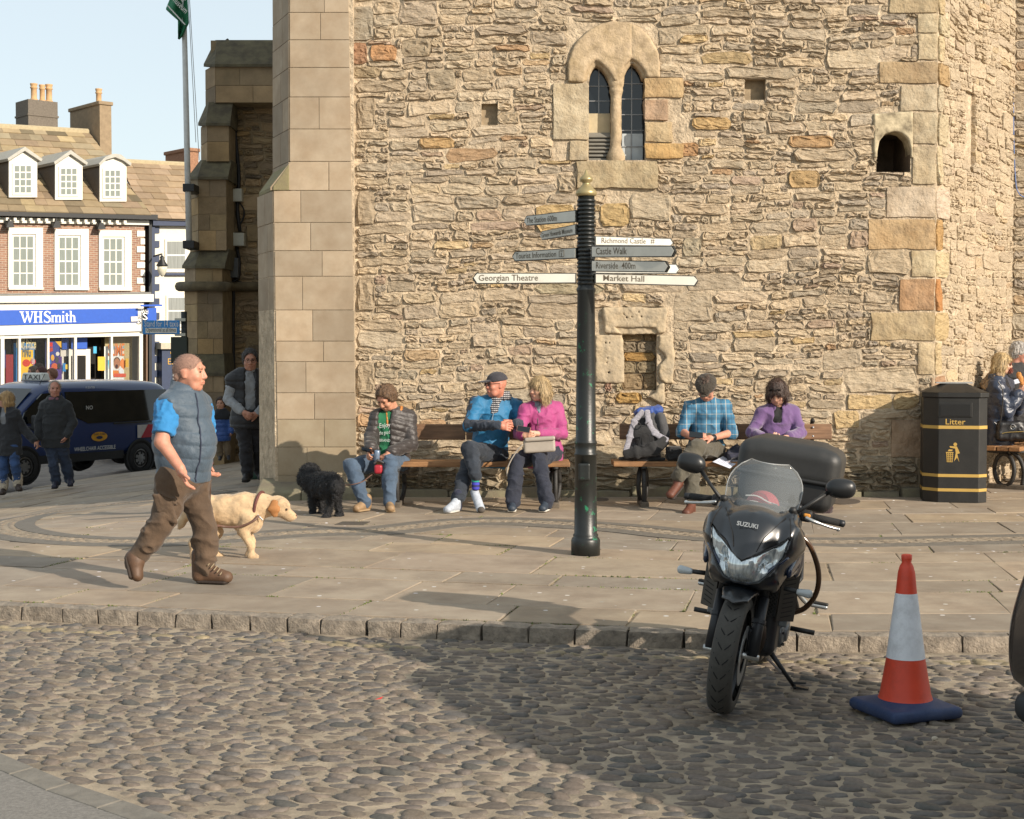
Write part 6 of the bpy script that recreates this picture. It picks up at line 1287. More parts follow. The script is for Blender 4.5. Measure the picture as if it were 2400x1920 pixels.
n = j['nk']; M_SC = plaid('scarf_check', '23242c', [(2, .022, 0, .5, 'b9b8b8', .8), (0, .022, .3, .4, '2a2c36', .7)], 1)
sc_ = F(.03); [sc_.ec(n + V(.10 * math.cos(a), .085 * math.sin(a), .02 + .02 * math.sin(a + 2)), n + V(.10 * math.cos(a + .7), .085 * math.sin(a + .7), .02 + .02 * math.sin(a + 2.7)), .043, k=.03) for a in [i * .7 for i in range(9)]]; sc_.ec(n + V(-.03, -.12, -.01), n + V(-.04, -.165, -.13), (.05, .03), (.035, .025), u=(1, 0, 0)); sc_.ob('scarf', M_SC, p.root, .008, crease(.008, 20, 3))
trousers(p, DEN('jeans_dark', '2c3440')); p.shoe('a', 'a3a9b2', 'b5b2aa', 0, 'trainer')
F(.01).ec(j['aa'] - V(0, 0, .10), j['aa'] + V(0, 0, .05), .045, .05).ob('sock', cloth('sock_navy', '1f2540'), p.root, .008); F(.01).ec(j['ab'] + V(.0, .0, -.13), j['ab'] + V(0, 0, .0), .042, .042).ob('sock', plaid('sock_stripe', '2a2a5c', [(2, .05, .2, .5, '3f3fae', 1), (2, .16, .0, .2, '1f8a7c', 1)], 1), p.root, .008)
tf = j['tb']; d_ = unit(.28, -.5, -.82); up2 = unit(-.1, -.85, .5); p.j['tb'] = tf; p.shoe('b', 'c9cdd2', 'a59a8e', 0, 'trainer', up=(up2 - d_ * up2.dot(d_)).normalized()) if False else None
q0 = j['ab'] + V(.0, -.02, -.19); FT = F(.02).ec(q0 + V(-.01, .05, .0), q0 + d_ * .20, (.048, .052), (.048, .036), u=d_.cross(up2)); o_ = FT.ob('trainer', MATS['leather_a3a9b2'], p.root, .007); F(.02).ec(q0 - up2 * .04 + V(-.01, .05, 0), q0 + d_ * .21 - up2 * .035, (.046, .014), (.046, .014), u=d_.cross(up2)).el(q0 + d_ * .17 + V(.015, -.045, -.028), (.04, .03, .035)).ob('sole', mat('sole_a59a8e', '4a443e', .8), o_, .007)
B().tube([p.j['nk'].lerp(p.j['pv'], .22) + V(-.02, -.175, 0), p.j['nk'].lerp(p.j['pv'], .42) + V(-.02, -.19, 0)], .006, 5).ob('zip', M_CHROME, p.root)
# ---------------------------------------------------------------- 3 woman in pink
p = Person('seated blonde woman in pink jacket with a phone in her hands', Z4, dict(hd=(1852, 228, 16.9), nk=(1868, 338, 17.02), sa=(1752, 392, 16.92), sb=(1985, 385, 17.08), ea=(1698, 555, 16.82), wa=(1722, 572, 16.58), eb=(2025, 560, 16.98), wb=(1838, 560, 16.62), pv=(1890, 690, 17.05), ha=(1835, 710, 17.0), hb=(1945, 710, 17.05), ka=(1685, 765, 16.6), kb=(1848, 745, 16.58), aa=(1655, 1055, 16.36), ab=(1905, 1050, 16.36), ta=(1645, 1148, 16.16), tb=(1866, 1148, 16.16)), (-.78, -.6, -.08), .98, 1.06, 'd0a087')
p.hands((unit(.75, -.35, -.1), unit(.2, .8, .3), -1, (.5, .7, .4)), (unit(-.9, -.25, 0), unit(0, .8, .5), 1, (.5, .7, .4))); p.body(); p.H.face(p.root, '8a6a48'); p.H.long_hair(p.root, 'a58e69', .12, .018, noise=.004)
jacket(p, cloth('jacket_pink', 'b83c82', .7, .2, 90), .02, (.94, .94), .10, hemr=.19, r2=.042)
n = p.j['nk']; F(.03).ec(n + V(.05, .05, .02), n + V(.13, .05, -.03), .05, .05).ec(n + V(-.04, .04, .02), n + V(.05, .06, .02), .05).ob('jacket_hood', MATS['jacket_pink'], p.root, .009); F(.02).ec(n + V(-.07, -.05, .01), n + V(.06, -.04, .02), .045).ec(n + V(-.04, -.09, .0), n + V(-.03, -.13, -.09), .045, .02).ob('scarf', cloth('scarf_grey', '8c97a5'), p.root, .008, crease(.008, 22, 3))
trousers(p, DEN('jeans_navy', '272c3d'), r2=.062, t=1.06); [p.shoe(e, '2b3440', 'c9c6bd', 0, 'trainer') for e in 'ab']
B().tube([p.j['nk'].lerp(p.j['pv'], .18) + V(-.05, -.15, 0), p.j['nk'].lerp(p.j['pv'], .6) + V(-.06, -.16, 0)], .005, 5).ob('zip', M_CHROME, p.root); PW1 = p
# ---------------------------------------------------------------- 4 man in plaid shirt and flat cap
p = Person('seated man in blue checked shirt and brown flat cap, looking at his phone', Z5, dict(hd=(918, 248, 16.92), nk=(930, 368, 17.05), sa=(780, 415, 17.02), sb=(1070, 405, 17.05), ea=(712, 615, 16.92), wa=(800, 668, 16.66), eb=(1128, 628, 16.92), wb=(962, 672, 16.66), pv=(915, 740, 17.05), ha=(850, 765, 17.02), hb=(985, 765, 17.05), ka=(800, 850, 16.58), kb=(838, 752, 16.5), aa=(795, 1170, 16.36), ab=(688, 985, 16.36), ta=(735, 1338, 16.14), tb=(600, 1150, 16.1)), (-.18, -.62, -.68), 1.06, 1.13, 'c98f76')
p.hands((unit(.8, -.4, -.05), unit(.1, .5, .8), -1, (.5, .7, .4)), (unit(-.9, -.35, 0), unit(0, .3, -1), 1, (.3, .5, .4))); p.body(); p.H.face(p.root, '5a4a40', glasses='6a5a50'); p.H.cap_hair(p.root, '4a3a30', .03, .008, -.02)
H = p.H; FH = F(.015).el(H.p(0, -.002, .058), (.104 * 1.13, .128 * 1.13, .062 * 1.13), H.ax()); FH.ec(H.p(-.03, .115, .028), H.p(.03, .115, .028), (.035, .011), (.035, .011), u=H.f); FH.cut(H.p(0, 0, .018), -H.u - H.f * .05, k=.01); FH.ob('flat_cap', cloth('cap_tweed', '453d33', .95, .6, 200), p.root, .006, crease(.003, 25, 3))
M_PL = plaid('shirt_plaid', '3a708f', [(0, .11, .1, .22, '27465f', .55), (2, .11, .3, .22, '27465f', .5), (0, .11, .55, .08, 'b9b1a2', .6), (2, .11, .75, .06, 'b9b1a2', .5), (0, .11, .8, .05, '1f3348', .7), (2, .11, .05, .05, '2a4258', .6)], 1)
jacket(p, M_PL, .012, (.52, .52), .03, 'shirt', armi=.016, hemr=.18)
n = p.j['nk']; F(.01).ec(n + V(-.02, -.09, .005), n + V(-.085, -.04, .03), (.012, .032), (.012, .03), u=(0, 1, 0)).ec(n + V(.02, -.09, .005), n + V(.085, -.04, .03), (.012, .032), (.012, .03), u=(0, 1, 0)).ob('collar', M_PL, p.root, .007)
for e in 'ab': F(.01).ec(p.j['e' + e].lerp(p.j['s' + e], .03), p.j['e' + e].lerp(p.j['s' + e], .14), .06).ob('sleeve_cuff', cloth('cuff_dark', '2a2c30'), p.root, .008)
trousers(p, cloth('trousers_olive', '5b5546', .9, .4), r2=.062, t=1.0); p.shoe('a', '5a3324', '2e2420', .06, 'boot')
d_ = unit(-.42, -.45, -.55); up2 = unit(-.35, -.75, .5); j = p.j; q0 = j['ab'] + V(-.01, -.02, -.07); o_ = F(.02).ec(q0 + V(.01, .03, -.02), q0 + d_ * .19, (.045, .05), (.047, .038), u=d_.cross(up2)).ec(q0 + V(0, .02, -.01), q0 + V(.03, .02, .09), .052, .056).ob('boot', mat('leather_5a3324'), p.root, .007); F(.02).ec(q0 - up2 * .05 + V(.01, .03, -.02), q0 + d_ * .21 - up2 * .045, (.05, .016), (.05, .016), u=d_.cross(up2)).ob('sole', mat('sole_2e2420'), o_, .007)
w_ = p.j['wb']; d_ = (p.j['eb'] - w_).normalized(); F(.005).ec(w_ + d_ * .012, w_ + d_ * .035, .038).ob('wristwatch', mat('watch_black', '1d1d1f', .4), p.root, .006); PM3 = p
# ---------------------------------------------------------------- 5 woman in purple fleece
p = Person('seated dark-haired woman in purple fleece behind the motorcycle', Z5, dict(hd=(1512, 285, 16.92), nk=(1515, 412, 17.05), sa=(1385, 462, 17.0), sb=(1650, 455, 17.05), ea=(1300, 620, 16.92), wa=(1400, 662, 16.66), eb=(1712, 625, 16.95), wb=(1600, 668, 16.66), pv=(1515, 745, 17.05), ha=(1455, 765, 17.0), hb=(1575, 765, 17.0), ka=(1430, 800, 16.6), kb=(1590, 800, 16.6), aa=(1420, 1120, 16.42), ab=(1590, 1120, 16.42), ta=(1410, 1270, 16.2), tb=(1600, 1270, 16.2)), (-.25, -.74, -.6), .99, 1.06, 'd0a189')
p.hands((unit(.8, -.4, 0), unit(.1, .5, .8), -1, (.4, .6, .4)), (unit(-.9, -.35, 0), unit(0, .3, .8), 1, (.4, .6, .4))); p.body(); p.H.face(p.root, '3a2a22'); p.H.long_hair(p.root, '3b2a22', .11, .024, part=-.012)
b = B(); H = p.H
for e in (-1, 1): b.tube([H.p(e * .034 + .026 * math.cos(a), .085 + .01 * math.sin(a), .098 + .016 * math.sin(a)) for a in [6.283 * i / 12 for i in range(13)]], .004, 5); b.add([H.p(e * .034 + .024 * math.cos(a), .087 + .01 * math.sin(a), .098 + .015 * math.sin(a)) for a in [6.283 * i / 12 for i in range(12)]], [tuple(range(12))])
b.ob('sunglasses', mat('glasses_black', '151416', .2), p.root)
def cf2(F_): c = p.j['nk'] + V(-.01, -.16, -.05); F_.rb(c, (.045, .10, .12), .03, (unit(1, 0, -.1), unit(0, 1, 0), unit(.1, 0, 1)), sub=True, k=.02)
jacket(p, cloth('top_black', '18181a'), .006, (.2, .2), 0, 'top', colr=0); jacket(p, cloth('fleece_purple', '73528a', .95, .4, 150, sheen=.4), .02, (.94, .94), .03, 'fleece', cut_front=cf2, hemr=.18)
n = p.j['nk']
for e in (-1, 1): F(.01).ec(n + V(e * .05, -.105, -.02), n + V(e * .105, -.05, .03), (.012, .034), (.012, .036), u=(0, 1, .3)).ob('collar', MATS['fleece_purple'], p.root, .007)
trousers(p, cloth('trousers_black', '232228')); [p.shoe(e, '2a2322', '1e1a18', .03, 'shoe') for e in 'ab']
# ---------------------------------------------------------------- 6 the man walking his dog
p = Person('walking man with cropped hair in blue quilted vest, brown trousers and boots', Z2, dict(hd=(1196, 252, 11.2), nk=(1172, 372, 11.22), sa=(1062, 470, 11.04), sb=(1262, 455, 11.42), ea=(1022, 690, 10.94), wa=(1138, 855, 10.86), eb=(1300, 660, 11.5), wb=(1310, 790, 11.44), pv=(1160, 905, 11.22), ha=(1100, 945, 11.10), hb=(1205, 945, 11.32), ka=(1015, 1220, 11.04), kb=(1290, 1225, 11.28), aa=(838, 1455, 11.06), ab=(1300, 1500, 11.28), ta=(845, 1597, 11.0), tb=(1482, 1588, 11.24)), (.985, -.17, -.03), 1.16, 1.13, 'c98d74', hh=.006, jaw=1.1, nose=1.0)
p.hands((unit(.38, -.12, -.92), unit(.9, .1, .35), 1, (.2, .4, .3), .12), (unit(.2, 0, -1), unit(.8, 0, 0), 1, (.5, .7, .5)), 1.05); p.body(); p.H.face(p.root, '7a5a44'); 
H = p.H; k = H.k; FH = F(.01).el(H.p(0, -.010, .022), (.080 * k, .1005 * k, .0995 * k), H.ax()).ec(H.p(-.04, -.062, -.03), H.p(.04, -.062, -.03), .03 * k); FH.el(H.p(0, .125, -.02), (.13 * k, .075 * k, .115 * k), H.ax(), k=.006, sub=True); FH.cut(H.p(0, 0, -.05), H.f * .8 - H.u, k=.008)
for e in (-1, 1): FH.el(H.p(e * .085, .012, -.02), (.03 * k, .038 * k, .05 * k), H.ax(), k=.006, sub=True)
strands(FH.ob('hair', mat('hair_cropped', '86685a', .8, var=.25, vs=90, bump=.4, bs=400, dist=.002), p.root, .006), 1600, .009, .0012, .7, -H.f - H.u * .5)
j = p.j; ax = (j['pv'] - j['nk']).normalized()
M_TB = cloth('tee_blue', '1f86cc', .8, .3, 140); F_ = F(.03); p.torso(F_, -.004, belly=.03); p.arm(F_, 'a', .028, .42); p.arm(F_, 'b', .028, .42); a_ = j['sa'].lerp(j['ea'], .80); F_.cut(a_, (j['ea'] - j['sa']).normalized(), k=.006); F_.ob('tee_shirt', M_TB, p.root, .009, crease(.006, 12, 4))
F_ = F(.03); p.torso(F_, .026, chest=.165, waist=.164, belly=.062, hip=.166); F_.ec(j['pv'], j['pv'] + ax * .03, (.174 * 1.16, .158 * 1.16), (.172 * 1.16, .152 * 1.16), u=p.sv, k=.03); F_.el(j['pv'].lerp(j['nk'], .30) + V(.07, -.05, 0), (.13, .14, .2), k=.06)
F_.cut(j['pv'] + ax * .04, ax, k=.012); n = j['nk']; F_.ec(n - V(.02, 0, .03), n + V(0, 0, .07), (.095, .085), (.105, .092), u=(1, 0, 0), k=.02); F_.ec(n + V(.02, 0, -.03), n + V(.03, 0, .3), .082, k=.01, sub=True); F_.cut(n + V(0, 0, .065), (.25, -.05, 1), k=.01)
d_ = (j['ea'] - j['sa']).normalized(); F_.el(j['sa'] + d_ * .05 + V(-.02, -.09, 0), (.075, .10, .115), k=.02, sub=True)
vest = F_.ob('quilted_vest', cloth('vest_blue_grey', '46596a', .6, .25, 130, .08), p.root, .008, quilt(.098, .009, (.08, 0, 1), .3, .004))
fz = unit(.75, -.65, 0); zp = [n + V(.09, -.085, -.01), n + V(.16, -.17, -.16), n + V(.19, -.235, -.35), n + V(.185, -.25, -.55), n + V(.17, -.22, -.68)]; vv3 = np.zeros(len(vest.data.vertices) * 3, np.float32); vest.data.vertices.foreach_get('co', vv3); vv3 = vv3.reshape(-1, 3); snap = lambda q: Vector(vv3[np.argmin(((vv3 - np.array(q)) ** 2).sum(1))].tolist()) + fz * .002
B().tube([snap(q) for q in catmull(zp, 5)], .006, 6).ob('zip', cloth('zip_navy', '27324a'), p.root)
M_TR = cloth('trousers_brown', '614b37', .9, .5, 150, .16, .1, 6); F_ = F(.03)
for e in 'ab': p.leg(F_, e, .012, .93, .100, .068, .054)
F_.ec(j['ha'], j['hb'], .135, k=.05); F_.ec(j['pv'], j['pv'] - ax * .05, (.185, .16), (.18, .155), u=p.sv, k=.04)
cr_ = crease(.010, 6.5, 12); wr = lambda q: cr_(q @ np.array([[.9, 0, .5], [0, .8, 0], [-.5, 0, 1.3]]))
F_.ob('trousers', M_TR, p.root, .009, wr)
q = j['ha'].lerp(j['ka'], .58) + V(.01, -.10, 0); la = (j['ka'] - j['ha']).normalized(); q = q + V(.0, .018, 0); G_ = F(.01).rb(q, (.062, .025, .085), .02, (unit(1, 0, .25), V(0, 1, 0), -la)); G_.rb(q - la * .07 + V(0, -.010, 0), (.058, .022, .026), .01, (unit(1, 0, .25), V(0, 1, 0), -la)); G_.ob('cargo_pocket', M_TR, p.root, .008, crease(.003, 20, 2))
bt_ = p.shoe('b', '57402f', '2c221b', .07, 'boot', k=1.03, fat=1.05); t_ = j['tb']; b = B(); [b.tube([t_ + V(-.10 - .022 * i, -.045, .075 + .017 * i), t_ + V(-.085 - .022 * i, -.0, .098 + .017 * i), t_ + V(-.10 - .022 * i, .045, .075 + .017 * i)], .0045, 5) for i in range(5)]; b.ob('laces', mat('lace', '8a7a62', .8), bt_)
hl_, to = P(*Z2(800, 1400), 11.05), P(*Z2(842, 1597), 11.0); d_ = (to - hl_).normalized(); s_ = V(0, 1, 0); bk_ = d_.cross(s_) ; bk_ = bk_ if bk_.x > 0 else -bk_
o_ = F(.03).ec(hl_ + bk_ * .05 + d_ * .03, to - d_ * .06 + bk_ * .045, (.052, .058), (.055, .042), u=s_).ec(hl_ + bk_ * .06 + d_ * .06, j['aa'] + V(.01, 0, .02), .062, .064).ob('boot', mat('leather_57402f'), p.root, .008); F(.02).ec(hl_ + d_ * .03, to - d_ * .05 + V(.0, 0, .01), (.055, .018), (.056, .018), u=s_).ob('sole', mat('sole_2c221b'), o_, .008)
PWALK = p
# ---------------------------------------------------------------- 7 man standing by the pier
p = Person('standing man in black gilet and grey jumper with glasses, beside the pier', Z2, dict(hd=(1580, 172, 19.9), nk=(1578, 250, 19.95), sa=(1472, 300, 19.85), sb=(1672, 300, 20.05), ea=(1440, 420, 19.85), wa=(1535, 500, 19.7), eb=(1705, 420, 20.0), wb=(1625, 512, 19.75), pv=(1565, 545, 19.95), ha=(1528, 575, 19.9), hb=(1612, 575, 20.0), ka=(1555, 740, 19.85), kb=(1625, 740, 20.0), aa=(1565, 895, 19.9), ab=(1645, 885, 20.1), ta=(1545, 950, 19.65), tb=(1660, 935, 19.9)), (.2, -.95, -.15), 1.04, 1.12, 'c08a74', hh=.009, jaw=1.08)
p.hands((unit(.8, -.3, -.45), unit(.3, .8, 0), -1), (unit(-.8, -.3, -.3), unit(-.3, .8, 0), 1)); p.body(); p.H.face(p.root, '3a3230', glasses='2a2a2a'); p.H.cap_hair(p.root, '393433', .055, .014)
jacket(p, cloth('jumper_grey', 'a3a8ae', .95, .5), .02, (.95, .95), .02, 'jumper', h=.012); jacket(p, cloth('gilet_black', '23252b', .6), .045, (0, 0), .04, 'gilet', quilt(.11, .012), h=.012, cut_front=lambda F_: F_.rb(p.j['nk'].lerp(p.j['pv'], .3) + V(.035, -.22, 0), (.06, .14, .3), .04, sub=True, k=.02)); trousers(p, cloth('trousers_black'), h=.012, r2=.06); [p.shoe(e, '1d1b1b', '151414', .02) for e in 'ab']
n = p.j['nk']; F(.01).ec(n + V(-.06, -.07, .03), n + V(.06, -.07, .03), .03).ob('collar', cloth('collar_grey', '9a9a9c'), p.root, .01)
# ---------------------------------------------------------------- 8 child
cdp = 26.9
p = Person('small boy in blue padded coat and tan trousers by the dark buttress', Z2, dict(hd=(1396, 448, cdp), nk=(1398, 496, cdp), sa=(1368, 526, cdp), sb=(1432, 526, cdp), ea=(1362, 580, cdp), wa=(1366, 632, cdp - .05), eb=(1452, 580, cdp), wb=(1462, 625, cdp - .05), pv=(1405, 645, cdp), ha=(1390, 655, cdp), hb=(1425, 655, cdp), ka=(1386, 722, cdp), kb=(1438, 720, cdp), aa=(1392, 785, cdp), ab=(1442, 780, cdp), ta=(1388, 812, cdp - .2), tb=(1446, 808, cdp - .2)), (-.1, -1, -.05), .62, .92, 'c9977e', hh=.009)
p.hands((unit(0, -.1, -1), unit(1, 0, 0), 1), (unit(0, -.1, -1), unit(-1, 0, 0), -1)); p.body(); p.H.face(p.root, '4a3a30'); p.H.cap_hair(p.root, '43342a', .05, .016)
jacket(p, cloth('coat_blue', '2456ad', .5), .035, (.97, .97), .04, 'coat', quilt(.075, .010), h=.012, hemr=.17); F_ = F(.02); p.torso(F_, .048); F_.cut(p.j['sa'].lerp(p.j['sb'], .5) - V(0, 0, .06), (0, 0, -1)); F_.ec(p.j['nk'] - V(0, 0, .02), p.j['nk'] + V(0, 0, .3), .075, sub=True, k=.01); F_.ob('yoke', cloth('coat_black', '1c2028'), p.root, .012); trousers(p, cloth('trousers_tan', '7a664c'), h=.011, r2=.07, r1=.08, inf=.008); [p.shoe(e, '1f1f24', '8a8a88', 0) for e in 'ab']
# ---------------------------------------------------------------- 9, 10 couple by the taxi
def offs(J, dx=0, dy=0): return {k_: (a + dx, b_ + dy, c) for k_, (a, b_, c) in J.items()}
d1 = 24.7
p = Person('balding man in dark fleece and jeans beside the taxi', Z2, dict(hd=(346, 356, d1), nk=(348, 418, d1 + .02), sa=(285, 465, d1), sb=(418, 460, d1 + .05), ea=(246, 570, d1), wa=(240, 668, d1 - .1), eb=(462, 565, d1 + .05), wb=(420, 652, d1 - .1), pv=(350, 680, d1), ha=(322, 700, d1), hb=(382, 700, d1), ka=(338, 825, d1 - .05), kb=(415, 820, d1 + .1), aa=(355, 945, d1), ab=(440, 935, d1 + .15), ta=(340, 990, d1 - .25), tb=(446, 975, d1 - .1)), (.35, -.93, 0), 1.02, 1.1, 'c48a75', hh=.01)
p.hands((unit(-.1, -.1, -1), unit(1, 0, 0), 1), (unit(-.4, .1, -.9), unit(-1, 0, 0), -1)); p.body(); p.H.face(p.root, '9a8a80'); H = p.H; p.H.cap_hair(p.root, '9a938c', .0, .006, -.02)
jacket(p, cloth('fleece_charcoal', '34373a', .95, .4), .03, (.95, .95), .05, 'fleece', h=.013, hemr=.185, bell=.03); trousers(p, DEN('jeans_mid', '33415a'), h=.013, r2=.06); [p.shoe(e, '2a2a3a', '1c1c1c', 0) for e in 'ab']
n = p.j['nk']; F(.01).ec(n + V(-.05, -.075, .0), n + V(.05, -.075, .0), .035).ob('collar', cloth('collar_pink', '8f5f6e'), p.root, .012)
d1 = 24.3
p = Person('woman in charcoal cardigan, jeans and fur-topped boots at the frame edge', Z2, dict(hd=(38, 425, d1), nk=(45, 485, d1), sa=(-22, 520, d1 + .1), sb=(92, 520, d1 - .05), ea=(-45, 630, d1), wa=(-30, 730, d1), eb=(150, 610, d1), wb=(218, 682, d1 - .05), pv=(55, 690, d1), ha=(28, 700, d1 + .05), hb=(88, 700, d1 - .05), ka=(22, 840, d1), kb=(95, 830, d1 - .1), aa=(22, 965, d1 + .05), ab=(112, 945, d1), ta=(8, 1030, d1 - .15), tb=(128, 1006, d1 - .2)), (-.9, -.42, -.05), .98, 1.04, 'c9967f', hh=.01)
p.hands((unit(0, -.1, -1), unit(1, 0, 0), 1), (unit(.5, 0, -.7), unit(-1, 0, -.3), -1)); p.body(); p.H.face(p.root, '7a5a40'); p.H.long_hair(p.root, 'a98a5e', .17, .018)
jacket(p, cloth('cardigan_charcoal', '2f3136', .95, .5), .035, (.95, .95), .14, 'cardigan', h=.013, hemr=.19, cut_front=lambda F_: F_.rb(p.j['nk'] + V(-.03, -.16, -.08), (.05, .12, .14), .03, sub=True, k=.02)); jacket(p, cloth('top_grey', '8a8d92'), .006, (.2, .2), 0, 'top', h=.012); trousers(p, DEN('jeans_bright', '34558a'), h=.012, inf=.008, r0=.08)
for e in 'ab': p.shoe(e, '3a2f2a', '241d1a', .14, 'boot'); a_ = p.j['a' + e]; F(.02).ec(a_ - V(0, 0, .02), a_ + V(0, 0, .09), .075, .08).ob('boot_fur', mat('fur_cream', 'b5aa98', .95, var=.2, vs=40), p.root, .012, lambda q: .01 * vnoise(q, 60, 1, 2))
# ---------------------------------------------------------------- 11, 12 couple on the right-hand bench
d1 = 19.3
p = Person('seated blonde woman in navy padded coat with fur hood, eating', ZR, dict(hd=(640, 398, d1), nk=(600, 545, d1 + .02), sa=(585, 640, d1 - .12), sb=(680, 620, d1 + .22), ea=(690, 895, d1 - .18), wa=(815, 690, d1 - .12), eb=(790, 860, d1 + .25), wb=(850, 690, d1 + .05), pv=(610, 1090, d1), ha=(620, 1120, d1 - .1), hb=(640, 1120, d1 + .12), ka=(960, 1090, d1 - .15), kb=(970, 1080, d1 + .1), aa=(1000, 1500, d1 - .15), ab=(1020, 1500, d1 + .1), ta=(1120, 1610, d1 - .2), tb=(1140, 1610, d1 + .1)), (.93, -.32, -.12), 1.0, 1.06, 'd3a58c', hh=.009)
p.hands((unit(.3, .1, .9), unit(.9, .3, 0), -1), (unit(.1, -.1, .9), unit(.9, -.3, 0), 1)); p.body(); p.H.face(p.root, '8a6a48', glasses='8a3a2a', lens='6a2a22'); p.H.long_hair(p.root, 'b39a70', .17, .014, noise=.003)
jacket(p, cloth('coat_navy', '26324a', .35, .3, 60, .15), .045, (.92, .92), .12, 'coat', quilt(.16, .012, (.2, 0, 1), 0, .008), hemr=.19, r2=.05); n = p.j['nk']; F(.03).ec(n + V(-.03, -.10, .02), n + V(-.17, -.10, -.10), .06, .05).ec(n + V(-.05, .05, .03), n + V(-.17, .02, -.08), .06, .05).ob('fur_hood', mat('fur_brown', '8f7960', .95, var=.4, vs=60), p.root, .009, lambda q: .016 * vnoise(q, 50, 1, 3)); strands(p.root.children[-1], 900, .045, .002, .8, name='fur'); trousers(p, DEN('jeans_navy', '272c3d')); [p.shoe(e, '2a2322', '1e1a18') for e in 'ab']; PW3 = p
d2 = 19.9
p = Person('seated grey-haired man in black coat, cut by the right frame edge', ZR, dict(hd=(812, 292, d2), nk=(775, 430, d2), sa=(720, 520, d2 - .15), sb=(900, 520, d2 + .25), ea=(800, 780, d2 - .2), wa=(900, 700, d2 - .2), eb=(980, 780, d2 + .2), wb=(960, 700, d2), pv=(770, 1050, d2), ha=(780, 1080, d2 - .1), hb=(800, 1080, d2 + .12), ka=(1120, 1050, d2 - .12), kb=(1130, 1050, d2 + .1), aa=(1160, 1440, d2 - .12), ab=(1170, 1440, d2 + .1), ta=(1280, 1560, d2 - .1), tb=(1290, 1560, d2 + .1)), (.95, -.25, -.12), 1.05, 1.12, 'c48a75', hh=.01)
p.hands((unit(.3, .1, .9), unit(.9, .3, 0), -1), (unit(.1, -.1, .9), unit(.9, -.3, 0), 1)); p.body(); p.H.face(p.root, '9a938c', glasses='1d1d1d'); p.H.cap_hair(p.root, 'a5a09a', .05, .014); jacket(p, cloth('coat_black2', '1e1d1f', .8), .035, (.95, .95), .08, 'coat', h=.012); trousers(p, cloth('trousers_black'), h=.012); [p.shoe(e, '1d1b1b', '151414') for e in 'ab']
# ---------------------------------------------------------------- people crossing beyond the taxi
far = [((77, 868), 44, '6a5a4c', '5a4a52', 'grey-haired passer-by behind the taxi, nearest the roof sign'), ((90, 861), 46, '4a3c30', '3a3f4a', 'tallest passer-by behind the taxi, brown hair'), ((96, 870), 43, '4a2a24', '6a3a3a', 'passer-by with dark red hair behind the taxi'), ((121, 874), 42, '7a5440', '4a4a3a', 'passer-by with light brown hair behind the balding man')]
for (q, d, hc, cc, lb) in far:
    h_ = P(q[0], q[1] + 5, d); z0 = zg(h_.x, d) - .14; s_ = (h_.z - z0) / 1.62
    L_ = lambda x, y, z: None
    J = dict(hd=(0, 0, 1.62), nk=(0, .01, 1.46), sa=(-.18, 0, 1.40), sb=(.18, 0, 1.40), ea=(-.24, 0, 1.12), wa=(-.22, -.1, .88), eb=(.24, 0, 1.12), wb=(.22, -.1, .88), pv=(0, 0, .96), ha=(-.09, 0, .92), hb=(.09, 0, .92), ka=(-.1, -.05, .5), kb=(.1, .1, .5), aa=(-.1, -.02, .1), ab=(.1, .2, .1), ta=(-.1, -.18, 0), tb=(.1, .05, 0))
    class Q(Person): pass
    o_P = P; 
    def P(a, b_, c, _h=h_, _z=z0, _d=d, _s=s_): return V(_h.x + a * _s, _d + b_ * _s, _z + c * _s)
    p = Person(lb, lambda a, b_: (a, b_), J, (-.7, -.5, 0), s_, 1.05 * s_, 'c08a74', 'people crossing behind the taxi', .016, ground=z0); P = o_P
    p.hands((unit(0, -.1, -1), unit(1, 0, 0), 1), (unit(0, -.1, -1), unit(-1, 0, 0), -1)); p.body(); p.H.cap_hair(p.root, hc, .05, .018, h=.016); jacket(p, cloth('far_' + cc, cc), .03, (.95, .95), .05, h=.02); trousers(p, cloth('trousers_black'), h=.02); [p.shoe(e, '1d1b1b', '151414') for e in 'ab']
# ================================================================ dogs
dz = 12.75; pl_ = lambda x, y, d=dz: P(*ZL(x, y), d)
M_LAB = mat('labrador_coat', 'b39a7a', .8, var=.2, vs=11, bump=.8, bs=110, dist=.004, stretch=(.5, 1, 1), sheen=.2, col2='bca07c')
dog = thing('labrador_dog', 'yellow labrador in a brown collar walking behind the man in the vest', 'dog', G(*ZL(1250, 500)))
F_ = F(.035); ch, hp = pl_(1385, 235), pl_(1130, 228)
F_.chain([pl_(1095, 220), pl_(1150, 225), pl_(1260, 228), pl_(1370, 238), pl_(1425, 240)], [(.09, .11), (.10, .12), (.108, .122), (.11, .155), (.085, .115)], u=(0, 1, 0))
F_.ec(pl_(1415, 300), pl_(1380, 300), .09, .09); F_.chain([pl_(1420, 220), pl_(1470, 205), pl_(1540, 205)], [(.10, .12), (.085, .10), (.075, .075)], u=(0, 1, 0))
F_.el(pl_(1560, 210), (.105, .085, .085)); F_.chain([pl_(1585, 232), pl_(1625, 258), pl_(1645, 266)], [.058, .043, .032], k=.02); F_.ec(pl_(1595, 262), pl_(1630, 280), .03, .022, k=.015)
F_.ec(pl_(1575, 190, dz - .05), pl_(1605, 205, dz - .03), .03, k=.02)
def leg4(pts, rs): F_.chain(pts, rs, k=.025)
leg4([pl_(1395, 280, dz - .08), pl_(1365, 345, dz - .09), pl_(1408, 425, dz - .09), pl_(1408, 482, dz - .09)], [.075, .045, .03, .028]); F_.ec(pl_(1410, 490, dz - .09), pl_(1436, 493, dz - .09), .028, .026)
